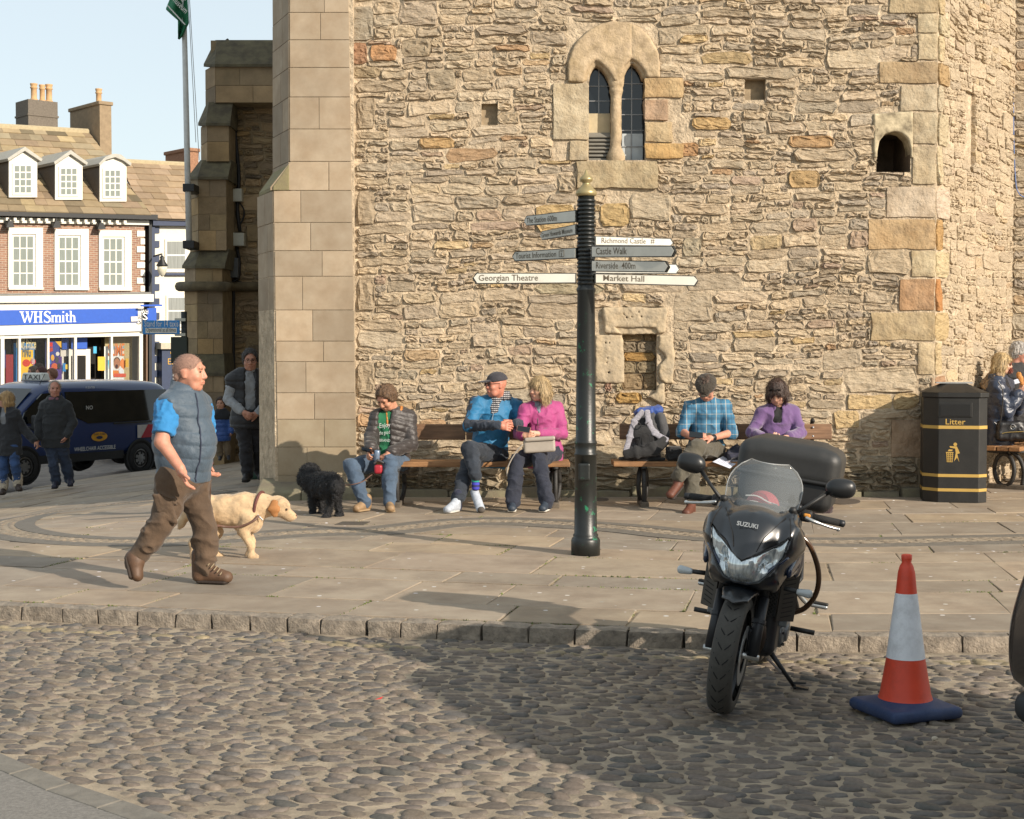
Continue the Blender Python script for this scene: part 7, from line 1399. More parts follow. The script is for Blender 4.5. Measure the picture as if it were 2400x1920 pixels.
leg4([pl_(1400, 290, dz + .08), pl_(1385, 350, dz + .09), pl_(1412, 400, dz + .08), pl_(1400, 480, dz + .1)], [.07, .045, .03, .027]); F_.ec(pl_(1402, 482, dz + .1), pl_(1424, 484, dz + .1), .027)
leg4([pl_(1130, 260, dz - .08), pl_(1150, 340, dz - .09), pl_(1082, 415, dz - .09), pl_(1090, 485, dz - .09)], [.10, .065, .033, .03]); F_.ec(pl_(1092, 492, dz - .09), pl_(1120, 495, dz - .09), .03)
leg4([pl_(1150, 260, dz + .08), pl_(1210, 350, dz + .09), pl_(1180, 420, dz + .09), pl_(1212, 482, dz + .09)], [.10, .06, .033, .03]); F_.ec(pl_(1215, 488, dz + .09), pl_(1240, 490, dz + .09), .03)
F_.chain([pl_(1095, 190), pl_(1050, 250), pl_(1022, 300), pl_(1005, 330)], [.04, .035, .028, .015])
strands(F_.ob('body', M_LAB, dog, .009, lambda q: .004 * vnoise(q, 20, 3, 3)), 6000, .011, .0013, .12, (-.8, 0, -.6), jit=.15, name='fur')
for dd in (-.085, .085): F(.02).chain([pl_(1545, 185, dz + dd * .8), pl_(1535, 225, dz + dd * 1.1), pl_(1545, 262, dz + dd * 1.05)], [(.02, .035), (.016, .045), (.012, .022)], u=(0, 1, 0)).ob('ear', mat('labrador_ear', '9c6a3c', .8, var=.12, vs=20, bump=.3, bs=140), dog, .008)
F().el(pl_(1655, 262), (.018, .022, .016)).ob('nose', mat('dog_nose', '6a443a', .4), dog, .005); F().el(pl_(1608, 226, dz - .062), (.012, .008, .011)).ob('eye', mat('eye_dark'), dog, .004)
cl_ = pl_(1456, 212); B().tube([cl_ + V(.10 * .25 * math.cos(a) + .02 * math.sin(a), .10 * math.cos(a), .125 * math.sin(a)) for a in [6.283 * i / 20 for i in range(21)]], .013, 6).ob('collar', mat('collar_brown', '5a2f2a', .7, var=.3, vs=60), dog, smooth=True)
B().tube([pl_(1445, 255, dz - .12), pl_(1475, 285, dz - .1)], .008, 6).ob('buckle', M_CHROME, dog)
ls = thing('dog_lead', 'brown leather lead hanging from the labrador collar', 'dog lead', pl_(1300, 320)); B().tube(catmull([pl_(1452, 262, dz - .125), pl_(1430, 285, dz - .16), pl_(1385, 310, dz - .17), pl_(1320, 325, dz - .17), pl_(1235, 318, dz - .2), pl_(1180, 290, 12.3), PWALK.j['wb'] + V(.02, 0, -.06)], 5), .011, 6).ob('strap', mat('lead_leather', '5f4438', .6), ls, smooth=True)
# black curly dog
db = 15.9; pk = lambda x, y, d=db: P(*Z4(x, y), d)
bdog = thing('spaniel_dog', 'black curly-coated dog standing beside the man in the puffer jacket', 'dog', G(*Z4(250, 1185)))
F_ = F(.05); F_.chain([pk(165, 925, db + .25), pk(235, 945, db + .1), pk(300, 950, db - .05), pk(335, 960, db - .12)], [(.10, .12), (.105, .13), (.11, .13), (.09, .115)], u=(1, 0, 0))
F_.chain([pk(165, 905, db + .28), pk(150, 850, db + .34)], [.11, .09]); F_.el(pk(148, 850, db + .36), (.085, .10, .09)); F_.ec(pk(118, 868, db + .38), pk(92, 885, db + .42), .05, .035)
F_.chain([pk(185, 850, db + .28), pk(200, 900, db + .25), pk(190, 930, db + .24)], [.05, .06, .035]); F_.chain([pk(112, 840, db + .42), pk(98, 900, db + .42), pk(95, 935, db + .42)], [.045, .05, .03])
for pts in ([(165, 980, .28), (165, 1080, .28), (168, 1160, .27)], [(225, 980, .30), (235, 1090, .32), (240, 1150, .32)], [(285, 1000, -.08), (300, 1080, -.1), (275, 1170, -.1)], [(345, 1000, -.02), (350, 1080, .02), (368, 1160, .02)]):
    F_.k = .025; F_.chain([pk(x, y, db + d) for x, y, d in pts], [.05, .035, .033]); F_.ec(pk(pts[2][0], pts[2][1] + 8, db + pts[2][2]), pk(pts[2][0] - 12, pts[2][1] + 10, db + pts[2][2] - .05), .036, .032)
F_.chain([pk(335, 900, db - .15), pk(345, 960, db - .22), pk(340, 1040, db - .22)], [.05, .055, .03])
curl = lambda q: .016 * np.abs(vnoise(q, 40, 3, 2)) - .008 * np.abs(vnoise(q, 80, 6, 1))
strands(F_.ob('body', mat('curly_black_fur', '17171a', .6, var=.35, vs=50, bump=1., bs=90, dist=.02), bdog, .009, curl), 9000, .022, .0022, .6, (0, 0, -1), jit=.8, name='fur')
l2 = thing('dog_lead', 'thin dark lead from the black dog to the seated man leg', 'dog lead', pk(420, 940)); B().tube(catmull([pk(205, 920, db + .12), pk(300, 935, 16.1), pk(390, 942, 16.35), pk(460, 938, 16.3), pk(540, 915, 16.35), pk(600, 870, 16.5), pk(645, 850, 16.55)], 5), .006, 6).ob('strap', mat('lead_leather'), l2, smooth=True)
# ================================================================ benches
M_WOOD = mat('bench_wood', '8a5f3a', .7, var=.35, vs=5, bump=.4, bs=30, stretch=(.6, 8, 8), col2='8f6a45', dist=.004, stain=.5, ss=3, sc='4f3d2e'); M_WOODB = mat('bench_wood_back', '6f4e34', .7, var=.35, vs=5, bump=.4, bs=30, stretch=(.6, 8, 8), col2='75583f', dist=.004, stain=.5, ss=3, sc='3f3228'); M_IRON = mat('cast_iron', '23211f', .6, var=.3, vs=20, bump=.4, bs=60)
def bench(label, A, U, L_, zt, legs, seams=None):
    A = Vector(A); U = Vector(U).normalized(); N_ = V(-U.y, U.x, 0); t = thing('bench', label, 'bench', V(A.x, A.y, 0), 0, 'wooden benches around the tower'); Zz = V(0, 0, 1)
    for k in range(3): c = A + U * L_ / 2 + N_ * (.07 + k * .15) + Zz * (zt - .028); B().box(c, (L_ / 2 + (-.01 if k == 1 else 0), .067, .028), (U, N_, Zz)).ob('seat_plank', M_WOOD, t, bev=.008)
    for a_, b_ in (seams or [(0.0, L_)]): B().box(A + U * (a_ + b_) / 2 + N_ * .56 + Zz * (zt + .30), ((b_ - a_) / 2 - .004, .024, .088), (U, (N_ + Zz * -.16).normalized(), (Zz + N_ * .16).normalized())).ob('back_plank', M_WOODB, t, bev=.008)
    for l in legs:
        p = A + U * l; w_ = (N_ * .92 + U * .38).normalized(); b = B(); c = p + N_ * .24
        b.tube([c + w_ * .15 * math.cos(a) + Zz * (.24 + .20 * math.sin(a)) for a in [6.283 * i / 22 for i in range(23)]], .027, 8)
        b.tube(catmull([p + N_ * .02 + Zz * .05, p + N_ * -.0 + Zz * .22, p + N_ * .05 + Zz * .38, p + N_ * .16 + Zz * (zt - .06)], 4), .028, 8)
        b.tube(catmull([p + N_ * .16 + Zz * (zt - .06), p + N_ * .42 + Zz * (zt - .07), p + N_ * .55 + Zz * (zt + .05), p + N_ * .60 + Zz * (zt + .32), p + N_ * .58 + Zz * (zt + .43), p + N_ * .53 + Zz * (zt + .42)], 4), .022, 8)
        b.box(p + N_ * .25 + Zz * (zt - .07), (.03, .25, .012), (U, N_, Zz)); lg = b.ob('leg', M_IRON, t, smooth=True)
        B().box(p + N_ * .18 + Zz * .025, (.045, .26, .035), (U, N_, Zz)).ob('foot', mat('bench_foot', '5c5348', .9, var=.3, vs=20), t, bev=.01)
        for dz_ in (.25, .35): B().lathe([(.0, 0), (.012, 0), (.012, .008), (.0, .012)], p + N_ * .535 + Zz * (zt + dz_), -N_, n=8).ob('bolt', M_CHROME, t)
    return t
a, c = P(866, 1083, 16.8), P(1336, 1083, 16.8); bench('wooden bench with three people sitting on it, beside the black dog', (a.x, 16.8, 0), (1, 0, 0), c.x - a.x, .50, (.30, c.x - a.x - .16), [(0, 1.04), (1.04, c.x - a.x)])
a, c = P(1438, 1083, 16.85), P(1974, 1083, 16.85); bench('wooden bench with the backpack and two people, behind the motorcycle', (a.x, 16.85, 0), (1, 0, 0), c.x - a.x, .50, (.34, c.x - a.x - .22), [(.1, c.x - a.x)])
a = P(2378, 1150, 18.75); bench('wooden bench against the canted wall, behind the litter bin', (a.x + .06, a.y, 0), U2, 2.3, .54, (.18, 2.0))
# ================================================================ fingerpost
Z8 = lambda X, Y: (1080 + .5682 * X, 380 + .5682 * Y); SD = 12.9; sc_ = SD / 3600 * .5682
M_POST = mat('post_green_black', '191c1b', .38, var=.15, vs=5, bump=.15, bs=60, stain=.0); pc = P(*Z8(516, 900), SD)
def chip_paint():
    m = M_POST; t = m.node_tree; n = t.nodes; L = t.links.new; b = n['Principled BSDF']; src = b.inputs['Base Color'].links[0].from_socket
    tc = n.new('ShaderNodeTexCoord'); no = n.new('ShaderNodeTexNoise'); no.inputs['Scale'].default_value = 9; no.inputs['Detail'].default_value = 8; no.inputs['Roughness'].default_value = .75; L(tc.outputs['Object'], no.inputs['Vector'])
    r = n.new('ShaderNodeMapRange'); r.inputs[1].default_value = .60; r.inputs[2].default_value = .62; L(no.outputs['Fac'], r.inputs[0]); sp = n.new('ShaderNodeSeparateXYZ'); L(tc.outputs['Object'], sp.inputs[0])
    z = n.new('ShaderNodeMapRange'); z.inputs[1].default_value = 2.1; z.inputs[2].default_value = 1.75; L(sp.outputs[2], z.inputs[0]); mu = n.new('ShaderNodeMath'); mu.operation = 'MULTIPLY'; L(r.outputs[0], mu.inputs[0]); L(z.outputs[0], mu.inputs[1])
    mx = n.new('ShaderNodeMix'); mx.data_type = 'RGBA'; L(mu.outputs[0], mx.inputs[0]); L(src, mx.inputs[6]); mx.inputs[7].default_value = (*lin('1f6b4a'), 1); L(mx.outputs[2], b.inputs['Base Color'])
chip_paint()
sp_ = thing('fingerpost', 'tall dark green fingerpost with a gold finial and nine direction arms', 'signpost', (pc.x, SD, 0))
zy = lambda y: P(*Z8(516, y), SD).z
B().lathe([(60 * sc_, -.02), (60 * sc_, zy(1560)), (56 * sc_, zy(1550)), (50 * sc_, zy(1546)), (53 * sc_, zy(1538)), (47 * sc_, zy(1530)), (45 * sc_, zy(1210)), (47 * sc_, zy(1209)), (49 * sc_, zy(1203)), (44 * sc_, zy(1198)), (44 * sc_, zy(1165)), (47 * sc_, zy(1158)), (46 * sc_, zy(1152)), (42 * sc_, zy(1146)), (40 * sc_, zy(900)), (36 * sc_, zy(540)), (40 * sc_, zy(530)), (40 * sc_, zy(522)), (34 * sc_, zy(516)), (34 * sc_, zy(140))], (pc.x, SD, 0), n=32).ob('shaft', M_POST, sp_, smooth=True)
for k in range(21): y = 160 + k * 17; B().lathe([(33 * sc_, zy(y + 6)), (38 * sc_, zy(y + 5)), (38 * sc_, zy(y - 4)), (33 * sc_, zy(y - 5))], (pc.x, SD, 0), n=28, cap=False).ob('ring', M_POST, sp_, smooth=True)
B().lathe([(34 * sc_, zy(142)), (42 * sc_, zy(138)), (44 * sc_, zy(128)), (40 * sc_, zy(118)), (26 * sc_, zy(104)), (16 * sc_, zy(92)), (15 * sc_, zy(86)), (26 * sc_, zy(78)), (28 * sc_, zy(70)), (22 * sc_, zy(62)), (10 * sc_, zy(50)), (5 * sc_, zy(38)), (1 * sc_, zy(28))], (pc.x, SD, 0), n=28).ob('finial', mat('gold_paint', 'a3936a', .4, metal=.5, var=.1), sp_, smooth=True)
q = P(*Z8(507, 1275), SD); F(.01).rb((q.x, SD - 46 * sc_, q.z), (.05, .012, .075), .012).ob('inspection_door', M_POST, sp_, .008)
M_AW = mat('arm_white', 'c6c4ba', .45, var=.06, vs=4, stain=.35, ss=6, sc='8d8a80'); M_AT = mat('arm_lettering', '5d5446', .6)
def sarm(L4, R4, tip, tips, dL, dR, txt, tx0, tx1, cap, sym=None):
    xl, ylt, ylb = L4; xr, yrt, yrb = R4; dT = dL if tips == 'L' else dR
    a, b_, c, d = P(*Z8(xl, ylt), SD + dL), P(*Z8(xr, yrt), SD + dR), P(*Z8(xr, yrb), SD + dR), P(*Z8(xl, ylb), SD + dL); Ux = (b_ - a); Ux.z = 0; Ux.normalize(); t = onplane(*Z8(*tip), a, V(Ux.y, -Ux.x, 0))
    ring_ = [a, b_, c, d, t] if tips == 'L' else [a, b_, t, c, d]; U = (b_ - a); U.z = 0; U.normalize(); N_ = V(U.y, -U.x, 0); Vv = (a - d).normalized(); ctr = sum(ring_, V(0, 0, 0)) / 5; k = len(ring_)
    def slab(pts, f0, f1): return B().add([p + N_ * f1 for p in pts] + [p + N_ * f0 for p in pts], [tuple(range(k))[::-1], tuple(range(k, 2 * k)), *[(i, (i + 1) % k, k + (i + 1) % k, k + i) for i in range(k)]])
    ar = slab(ring_, -.016, .012).ob('arm', M_POST, sp_)
    ins = [p + (ctr - p).normalized() * .010 + (Vv * (-.006 if (p - ctr).dot(Vv) > 0 else .006)) for p in ring_]; slab(ins, .0125, .016).ob('plate', M_AW, ar)
    if txt:
        Ld = ((xr - xl)); f = lambda x: (x - xl) / Ld; Ub = (c - d).normalized(); o = (d.lerp(c, f(tx0))) + (a.lerp(b_, f(tx0)) - d.lerp(c, f(tx0))) * cap[0]; e = d.lerp(c, f(tx1)) + (a.lerp(b_, f(tx1)) - d.lerp(c, f(tx1))) * cap[0]
        text(txt, 'lettering', M_AT, o, (e - o).normalized(), Vv, N_, (a - d).length * cap[1], ar, thick=.0185, width=(e - o).length, off=.005)
        if sym: o2 = d.lerp(c, f(sym[1])) + (a - d) * cap[0]; text(sym[0], 'lettering', M_AT, o2, (e - o).normalized(), Vv, N_, (a - d).length * .85, ar, thick=.0185); 
        if sym and sym[0] == 'i':
            bx_ = B(); w2_ = (a - d).length * .3
            for s1, s2 in (((-1, -1), (1, -1)), ((1, -1), (1, 1)), ((1, 1), (-1, 1)), ((-1, 1), (-1, -1))): cc = o2 + Ub * w2_ * .35 + Vv * w2_ * .95 + N_ * .019; bx_.tube([cc + Ub * s1[0] * w2_ + Vv * s1[1] * w2_, cc + Ub * s2[0] * w2_ + Vv * s2[1] * w2_], .0025, 4)
            bx_.ob('symbol_frame', M_AT, ar)
c1 = (.24, .86)
sarm((275, 222, 263), (480, 198, 248), (265, 243), 'L', .62, -.02, 'The Station 600m', 278, 405, (.24, .80)); sarm((341, 285, 322), (480, 256, 300), (332, 303), 'L', .72, -.02, 'Green Howards Museum', 340, 468, (.26, .74)); sarm((226, 370, 410), (480, 353, 398), (215, 389), 'L', .42, -.02, 'Tourist Information', 231, 400, (.26, .82), ('i', 419)); sarm((62, 457, 503), (476, 458, 500), (48, 480), 'L', -.12, -.06, 'Georgian Theatre', 72, 316, (.28, .78))
sarm((550, 305, 345), (864, 315, 348), (874, 332), 'R', -.02, .30, 'Richmond Castle', 574, 755, (.28, .80), ('#', 777)); sarm((550, 420, 460), (888, 421, 462), (900, 441), 'R', .04, .32, None, 0, 0, None); sarm((541, 346, 394), (876, 345, 392), (887, 369), 'R', -.10, -.58, 'Castle Walk', 562, 692, (.26, .84)); sarm((541, 405, 452), (848, 408, 456), (861, 433), 'R', -.12, -.52, 'Riverside  400m', 561, 725, (.28, .80)); sarm((551, 460, 501), (965, 469, 512), (979, 491), 'R', -.04, .06, 'Market Hall', 584, 752, (.30, .84))
# ================================================================ litter bin
Z7 = lambda X, Y: (1960 + .5914 * X, 740 + .5914 * Y); BD_ = 17.35
M_BIN = mat('bin_black', '1f1e1c', .45, var=.15, vs=6, bump=.15, bs=80, stain=.3, ss=4, sc='3a3733'); M_BGOLD = mat('bin_gold', 'b3924a', .5, var=.05)
p0, p1 = P(*Z7(362, 740), BD_), P(*Z7(622, 740), BD_); bw = p1.x - p0.x; bz1 = P(*Z7(490, 325), BD_).z
bn = thing('litter_bin', 'black litter bin with gold bands at the tower corner', 'bin', ((p0.x + p1.x) / 2, BD_ + .32, 0), math.radians(-11)); hw = bw * .47; ch_ = .16
octo = [(-hw + ch_, -hw), (hw - ch_ * .6, -hw), (hw, -hw + ch_ * .6), (hw, hw - ch_), (hw - ch_, hw), (-hw + ch_, hw), (-hw, hw - ch_), (-hw, -hw + ch_)]
def oct_(name, m, z0, z1, k=1., bev=.006, par=bn): return B().prism([(x * k, y * k) for x, y in octo], (0, 0, 0), V(1, 0, 0), V(0, 1, 0), V(0, 0, 1), z0, z1).ob(name, m, par, False, bev=bev)
oct_('body', M_BIN, .0, bz1); oct_('lid_rim', M_BIN, bz1 + .002, bz1 + .055, 1.05)
zt_ = P(*Z7(490, 270), BD_).z; n8 = 8; B().add([(x * 1.05, y * 1.05, bz1 + .056) for x, y in octo] + [(x * .38, y * .38, zt_) for x, y in octo], [tuple(range(8))[::-1], tuple(range(8, 16)), *[(i, (i + 1) % 8, 8 + (i + 1) % 8, 8 + i) for i in range(8)]]).ob('lid', M_BIN, bn, False, bev=.006)
zb7 = lambda y: P(*Z7(490, y), BD_ - .02).z
for y0_, y1_ in ((449, 436), (640, 628), (697, 685)): oct_('gold_band', M_BGOLD, zb7(y0_), zb7(y1_), 1.006, 0)
fx = lambda X: (X - 512) * .5914 * BD_ / 3600
sl_ = B().bb((fx(444), -hw - .012, zb7(402)), (fx(574), -hw - .002, zb7(345))).ob('flap_frame', M_BIN, bn, False, bev=.004); B().bb((fx(450), -hw - .018, zb7(398)), (fx(568), -hw - .012, zb7(350))).ob('flap', mat('bin_flap', '161514', .4), bn, False, bev=.004)
text('Litter', 'lettering', M_BGOLD, V(fx(470), -hw, zb7(431)), V(1, 0, 0), V(0, 0, 1), V(0, -1, 0), .09, bn, False, thick=.004, width=fx(546) - fx(470), off=.012)
ic = B(); iy = -hw - .004
def icp(pts): ic.add([V(fx(x), iy, zb7(y)) for x, y in pts], [tuple(range(len(pts)))])
icp([(510 + 7 * math.cos(a), 510 + 7 * math.sin(a)) for a in [6.283 * i / 14 for i in range(14)]]); icp([(488, 517), (516, 518), (522, 530), (528, 545), (518, 548), (526, 580), (517, 562), (506, 578), (512, 545), (510, 527), (490, 523)]); icp([(481, 538), (486, 530), (501, 531), (498, 537)]); icp([(474, 541), (504, 541), (503, 545), (475, 545)])
for k in range(4): icp([(476 + k * 7.5, 545), (479.5 + k * 7.2, 545), (481 + k * 6.4, 579), (478.5 + k * 6.6, 579)])
for k in range(5): icp([(476 + k * .5, 550 + k * 7), (503 - k * .6, 550 + k * 7), (503 - k * .6, 552.5 + k * 7), (476 + k * .5, 552.5 + k * 7)])
ic.ob('symbol', M_BGOLD, bn, False)
tp = B().bb((-.2, -.13, zt_ + .0), (.2, .12, zt_ + .012)).ob('top_plate', mat('plate_aluminium', 'a9aaa8', .5, metal=.3), bn, False); text('PLEASE', 'lettering', mat('black_print'), V(-.14, -.1, zt_ + .013), V(1, 0, 0), V(0, 1, 0), V(0, 0, 1), .09, tp, False)
# ================================================================ traffic cone
cq = RD(*Z7(283, 1590)); CK = .5914 * (cq.y) / 3600; cn = thing('traffic_cone', 'orange and white traffic cone with a blue rubber base on the cobbles', 'traffic cone', (cq.x, cq.y + .05, ROADZ), .35)
M_CO = mat('cone_orange', 'd6472c', .5, var=.08, vs=6, stain=.35, ss=7, sc='7a3326', bump=.1, bs=60); zc = lambda y: (1590 - y) * CK + .0
B().lathe([(152 * CK / 1.2, zc(1566)), (128 * CK, zc(1556)), (112 * CK, zc(1535)), (100 * CK, zc(1500)), (76 * CK, zc(1358)), (42 * CK, zc(1098)), (34 * CK, zc(1016)), (27 * CK, zc(990)), (18 * CK, zc(975)), (21 * CK, zc(962)), (21 * CK, zc(945)), (14 * CK, zc(942))], n=40).ob('cone_body', M_CO, cn, False, smooth=True)
B().lathe([(77.2 * CK, zc(1358)), (43.2 * CK, zc(1098))], n=40, cap=False).ob('reflective_sleeve', mat('sleeve_white', 'e2e4e8', .5, var=.06, vs=8, stain=.4, ss=9, sc='7f7b78', bump=.25, bs=120), cn, False, smooth=True)
bb_ = F(.03).rb((0, 0, .035), (.205, .205, .03), .028, (unit(1, 0, 0), unit(0, 1, 0), V(0, 0, 1))); bb_.el((0, 0, .05), (.175, .175, .05)); bb_.cut((.205, .205, 0), (1, 1, 0)); bb_.cut((-.205, .205, 0), (-1, 1, 0)); bb_.cut((.205, -.205, 0), (1, -1, 0)); bb_.cut((-.205, -.205, 0), (-1, -1, 0)); bb_.ob('base', mat('cone_base_blue', '26385c', .7, var=.2, vs=7, stain=.4, ss=6, sc='5a5a60', bump=.2, bs=60), cn, .009, world=False)
# ================================================================ things people carry
p5 = lambda x, y, d=16.9: P(*Z5(x, y), d); p4 = lambda x, y, d=16.6: P(*Z4(x, y), d)
bpk = thing('backpack', 'grey and black hiking backpack with a blue lid on the bench', 'backpack', p5(400, 850, 17.0)); M_BG = cloth('pack_grey', '4a4a4d', .8, .5, 120); M_BK = cloth('pack_black', '232325', .8, .5, 120); M_BL = cloth('pack_blue', '2a4fa5', .6); M_STR = mat('pack_strap', '8a8890', .8, var=.3, vs=60, bump=.6, bs=150)
F(.05).chain([p5(390, 800, 17.05), p5(410, 640, 17.08), p5(430, 500, 17.12)], [(.19, .13), (.18, .13), (.12, .10)], u=(1, 0, 0)).ob('main_sack', M_BG, bpk, .012, crease(.008, 8, 2)); F(.04).ec(p5(350, 455, 17.12), p5(510, 440, 17.14), (.05, .09), (.06, .09), u=(0, 0, 1)).ob('lid', M_BL, bpk, .01, crease(.006, 12, 2))
F(.03).ec(p5(320, 620, 16.93), p5(470, 640, 16.93), (.08, .03), (.08, .03), u=(0, 0, 1)).ec(p5(400, 520, 17.0), p5(400, 760, 16.93), (.07, .03), (.09, .03), u=(1, 0, 0)).ob('back_panel', M_BK, bpk, .01); F(.03).chain([p5(230, 810, 16.88), p5(330, 790, 16.86), p5(480, 770, 16.86), p5(575, 690, 16.9)], [(.05, .02), (.06, .025), (.07, .025), (.06, .025)], u=(0, 0, 1)).ob('hip_belt', M_BK, bpk, .01)
for pts in ([(385, 445), (310, 530), (275, 660), (240, 780)], [(420, 440), (430, 540), (480, 630), (590, 690)]): F(.02).chain([p5(x, y, 16.95 - .02 * i) for i, (x, y) in enumerate(pts)], [(.035, .012)] * 4, u=(.9, .2, .2)).ob('shoulder_strap', M_STR, bpk, .009)
b = B(); b.tube(catmull([p5(*q, 16.85) for q in ((340, 520), (380, 575), (430, 540))], 4), .006, 5); b.tube(catmull([p5(*q, 16.84) for q in ((370, 640), (360, 720), (400, 745), (440, 700), (430, 640), (380, 640))], 4), .006, 5); b.ob('drinking_tube', mat('black_conduit'), bpk); F(.03).ec(p5(530, 500, 17.05), p5(560, 640, 17.05), (.06, .08), (.07, .08), u=(1, 0, 0)).ob('side_pocket', M_BG, bpk, .01); F(.02).ec(p5(190, 845, 16.92), p5(560, 850, 16.95), .02).ob('webbing', M_BK, bpk, .01)
t = thing('camera_bag', 'small black bag on the bench between backpack and checked-shirt man', 'bag', p5(645, 850, 16.98)); F(.03).rb(p5(645, 800, 16.98), (.085, .07, .075), .03).ob('bag_body', M_BK, t, .01, crease(.004, 16, 2)); B().tube(catmull([p5(*q, 16.9) for q in ((570, 700), (590, 770), (630, 790))], 4), .008, 5).ob('bag_strap', M_BK, t)
t = thing('folded_jacket', 'dark navy folded jacket on the bench behind the motorcycle mirror', 'jacket', p5(1180, 850, 16.95)); F(.05).el(p5(1190, 800, 16.98), (.10, .12, .09)).el(p5(1130, 820, 16.92), (.06, .1, .05)).ob('cloth_pile', cloth('jacket_pile', '22253c'), t, .01, crease(.014, 9, 3))
t = thing('paper_sheet', 'white printed sheet hanging over the bench edge', 'paper'); pp = [p5(970, 876, 16.80), p5(1055, 830, 16.95), p5(1200, 868, 16.92), p5(1115, 932, 16.74)]
v = []; [v.append(pp[0].lerp(pp[1], i / 4).lerp(pp[3].lerp(pp[2], i / 4), j / 6) + V(0, 0, .006)) for j in range(7) for i in range(5)]; me = mesh_np('sheet', v, [(j * 5 + i, j * 5 + i + 1, j * 5 + i + 6, j * 5 + i + 5) for j in range(6) for i in range(4)], True); t.location = pp[0]; ob('sheet', me, mat('paper', 'c9cdda', .7), t)
b = B(); [b.tube([pp[0].lerp(pp[1], .2 + .0 * j).lerp(pp[3].lerp(pp[2], .2), j / 10) + V(0, -.004, .010), pp[0].lerp(pp[1], .75 + .02 * (j % 3)).lerp(pp[3].lerp(pp[2], .75), j / 10) + V(0, -.004, .010)], .0016, 3) for j in range(2, 9)]; b.ob('print', mat('grey_print', '8c90a0', .7), t)
t = thing('rucksack', 'dark maroon rucksack on the paving behind the motorcycle handlebar', 'bag', G(*Z5(1870, 1290))); q = P(*Z5(1868, 1195), 16.3); F(.05).rb(q, (.13, .10, .17), .06).ob('bag_body', cloth('bag_maroon', '3a2528', .8), t, .012, crease(.01, 9, 2)); B().tube([q + V(.02, -.11, .1), q + V(-.03, -.112, -.1)], .005, 5).ob('piping', M_WHT, t)
hb = thing('handbag', 'cream leather handbag on the lap of the woman in pink', 'handbag', p4(1850, 700, 16.55)); F(.02).rb(p4(1852, 650, 16.56), (.172, .055, .072), .025, (unit(1, 0, .06), V(0, 1, 0), unit(-.06, 0, 1))).ob('bag_body', mat('cream_leather', '9a9186', .5, var=.06, bump=.2, bs=120), hb, .008); F(.01).rb(p4(1855, 598, 16.54), (.165, .062, .022), .015, (unit(1, 0, .06), V(0, 1, 0), unit(-.06, 0, 1))).ob('flap', MATS['cream_leather'], hb, .008); B().tube(catmull([p4(*q, 16.5) for q in ((1730, 640), (1690, 680), (1640, 760), (1612, 830), (1615, 880))], 4), .008, 6).ob('strap', MATS['cream_leather'], hb, smooth=True)
def phone(label, c, u, v_, m='phone_black', col='1b1b1d'):
    t = thing('phone', label, 'phone', c, 0, 'phones in hands'); u, v_ = Vector(u).normalized(), Vector(v_).normalized(); v_ = (v_ - u * v_.dot(u)).normalized(); n_ = u.cross(v_); B().box(c, (.075, .037, .005), (u, v_, n_)).ob('case', mat(m, col, .25), t, bev=.004); B().box(Vector(c) + n_ * .0056, (.068, .033, .0008), (u, v_, n_)).ob('screen', M_CGLASS, t)
phone('dark phone held by the man in the puffer jacket', p4(578, 682, 16.52), (1, -.3, -.25), (0, -.7, .5)); phone('rose gold phone held by the woman in pink', p4(1735, 528, 16.48), (1, -.2, -.15), (.1, .6, .8), 'phone_rose', '8a5f55'); phone('dark phone held by the man in the checked shirt', p5(832, 645, 16.55), (1, 0, -.1), (0, .6, .8))
t = thing('lead_reel', 'red retractable lead reel hanging below the seated man hand', 'dog lead reel', p4(655, 850, 16.5)); F(.02).rb(p4(655, 825, 16.5), (.045, .03, .05), .025).ob('case', mat('reel_red', '9a2430', .4), t, .008); F(.01).ec(p4(625, 780, 16.5), p4(650, 755, 16.5), .012).ec(p4(650, 755, 16.5), p4(690, 775, 16.5), .012).ob('grip', mat('reel_grip', '3a3a3c', .5), t, .006)
t = thing('drink_can', 'silver and blue drink can between the seated man hands', 'can', p4(645, 745, 16.52)); B().lathe([(.026, -.06), (.032, -.05), (.032, .045), (.026, .058), (.02, .058)], p4(645, 722, 16.52), (0.1, -.1, 1), n=18).ob('can_body', mat('can_silver', '7d8ea5', .3, metal=.5), t, smooth=True)
pr_ = lambda x, y, d=19.1: P(*ZR(x, y), d)
hb = thing('handbag', 'black handbag with a round metal emblem on the fur-hooded woman lap', 'handbag', pr_(740, 1180)); F(.03).rb(pr_(745, 1075, 19.02), (.20, .07, .12), .045).ob('bag_body', mat('black_leather', '19181a', .4, bump=.2, bs=90), hb, .01, crease(.006, 9, 2)); b = B(); c = pr_(750, 1038, 18.93); b.tube([c + V(.03 * math.cos(a), 0, .03 * math.sin(a)) for a in [6.283 * i / 18 for i in range(19)]], .003, 5); eb = b.ob('emblem', M_CHROME, hb); text('MK', 'emblem_letters', M_CHROME, c + V(-.021, 0, -.012), V(1, 0, 0), V(0, 0, 1), V(0, -1, 0), .035, eb, width=.042); B().tube(catmull([pr_(*q, 18.93) for q in ((640, 1105), (700, 1092), (860, 1085))], 4), .004, 5).ob('zip', mat('brass', 'b59a5a', .3, metal=.8), hb); B().tube(catmull([pr_(*q, 19.0) for q in ((560, 990), (620, 1000), (650, 700), (600, 580))], 4), .008, 5).ob('strap', MATS['black_leather'], hb)
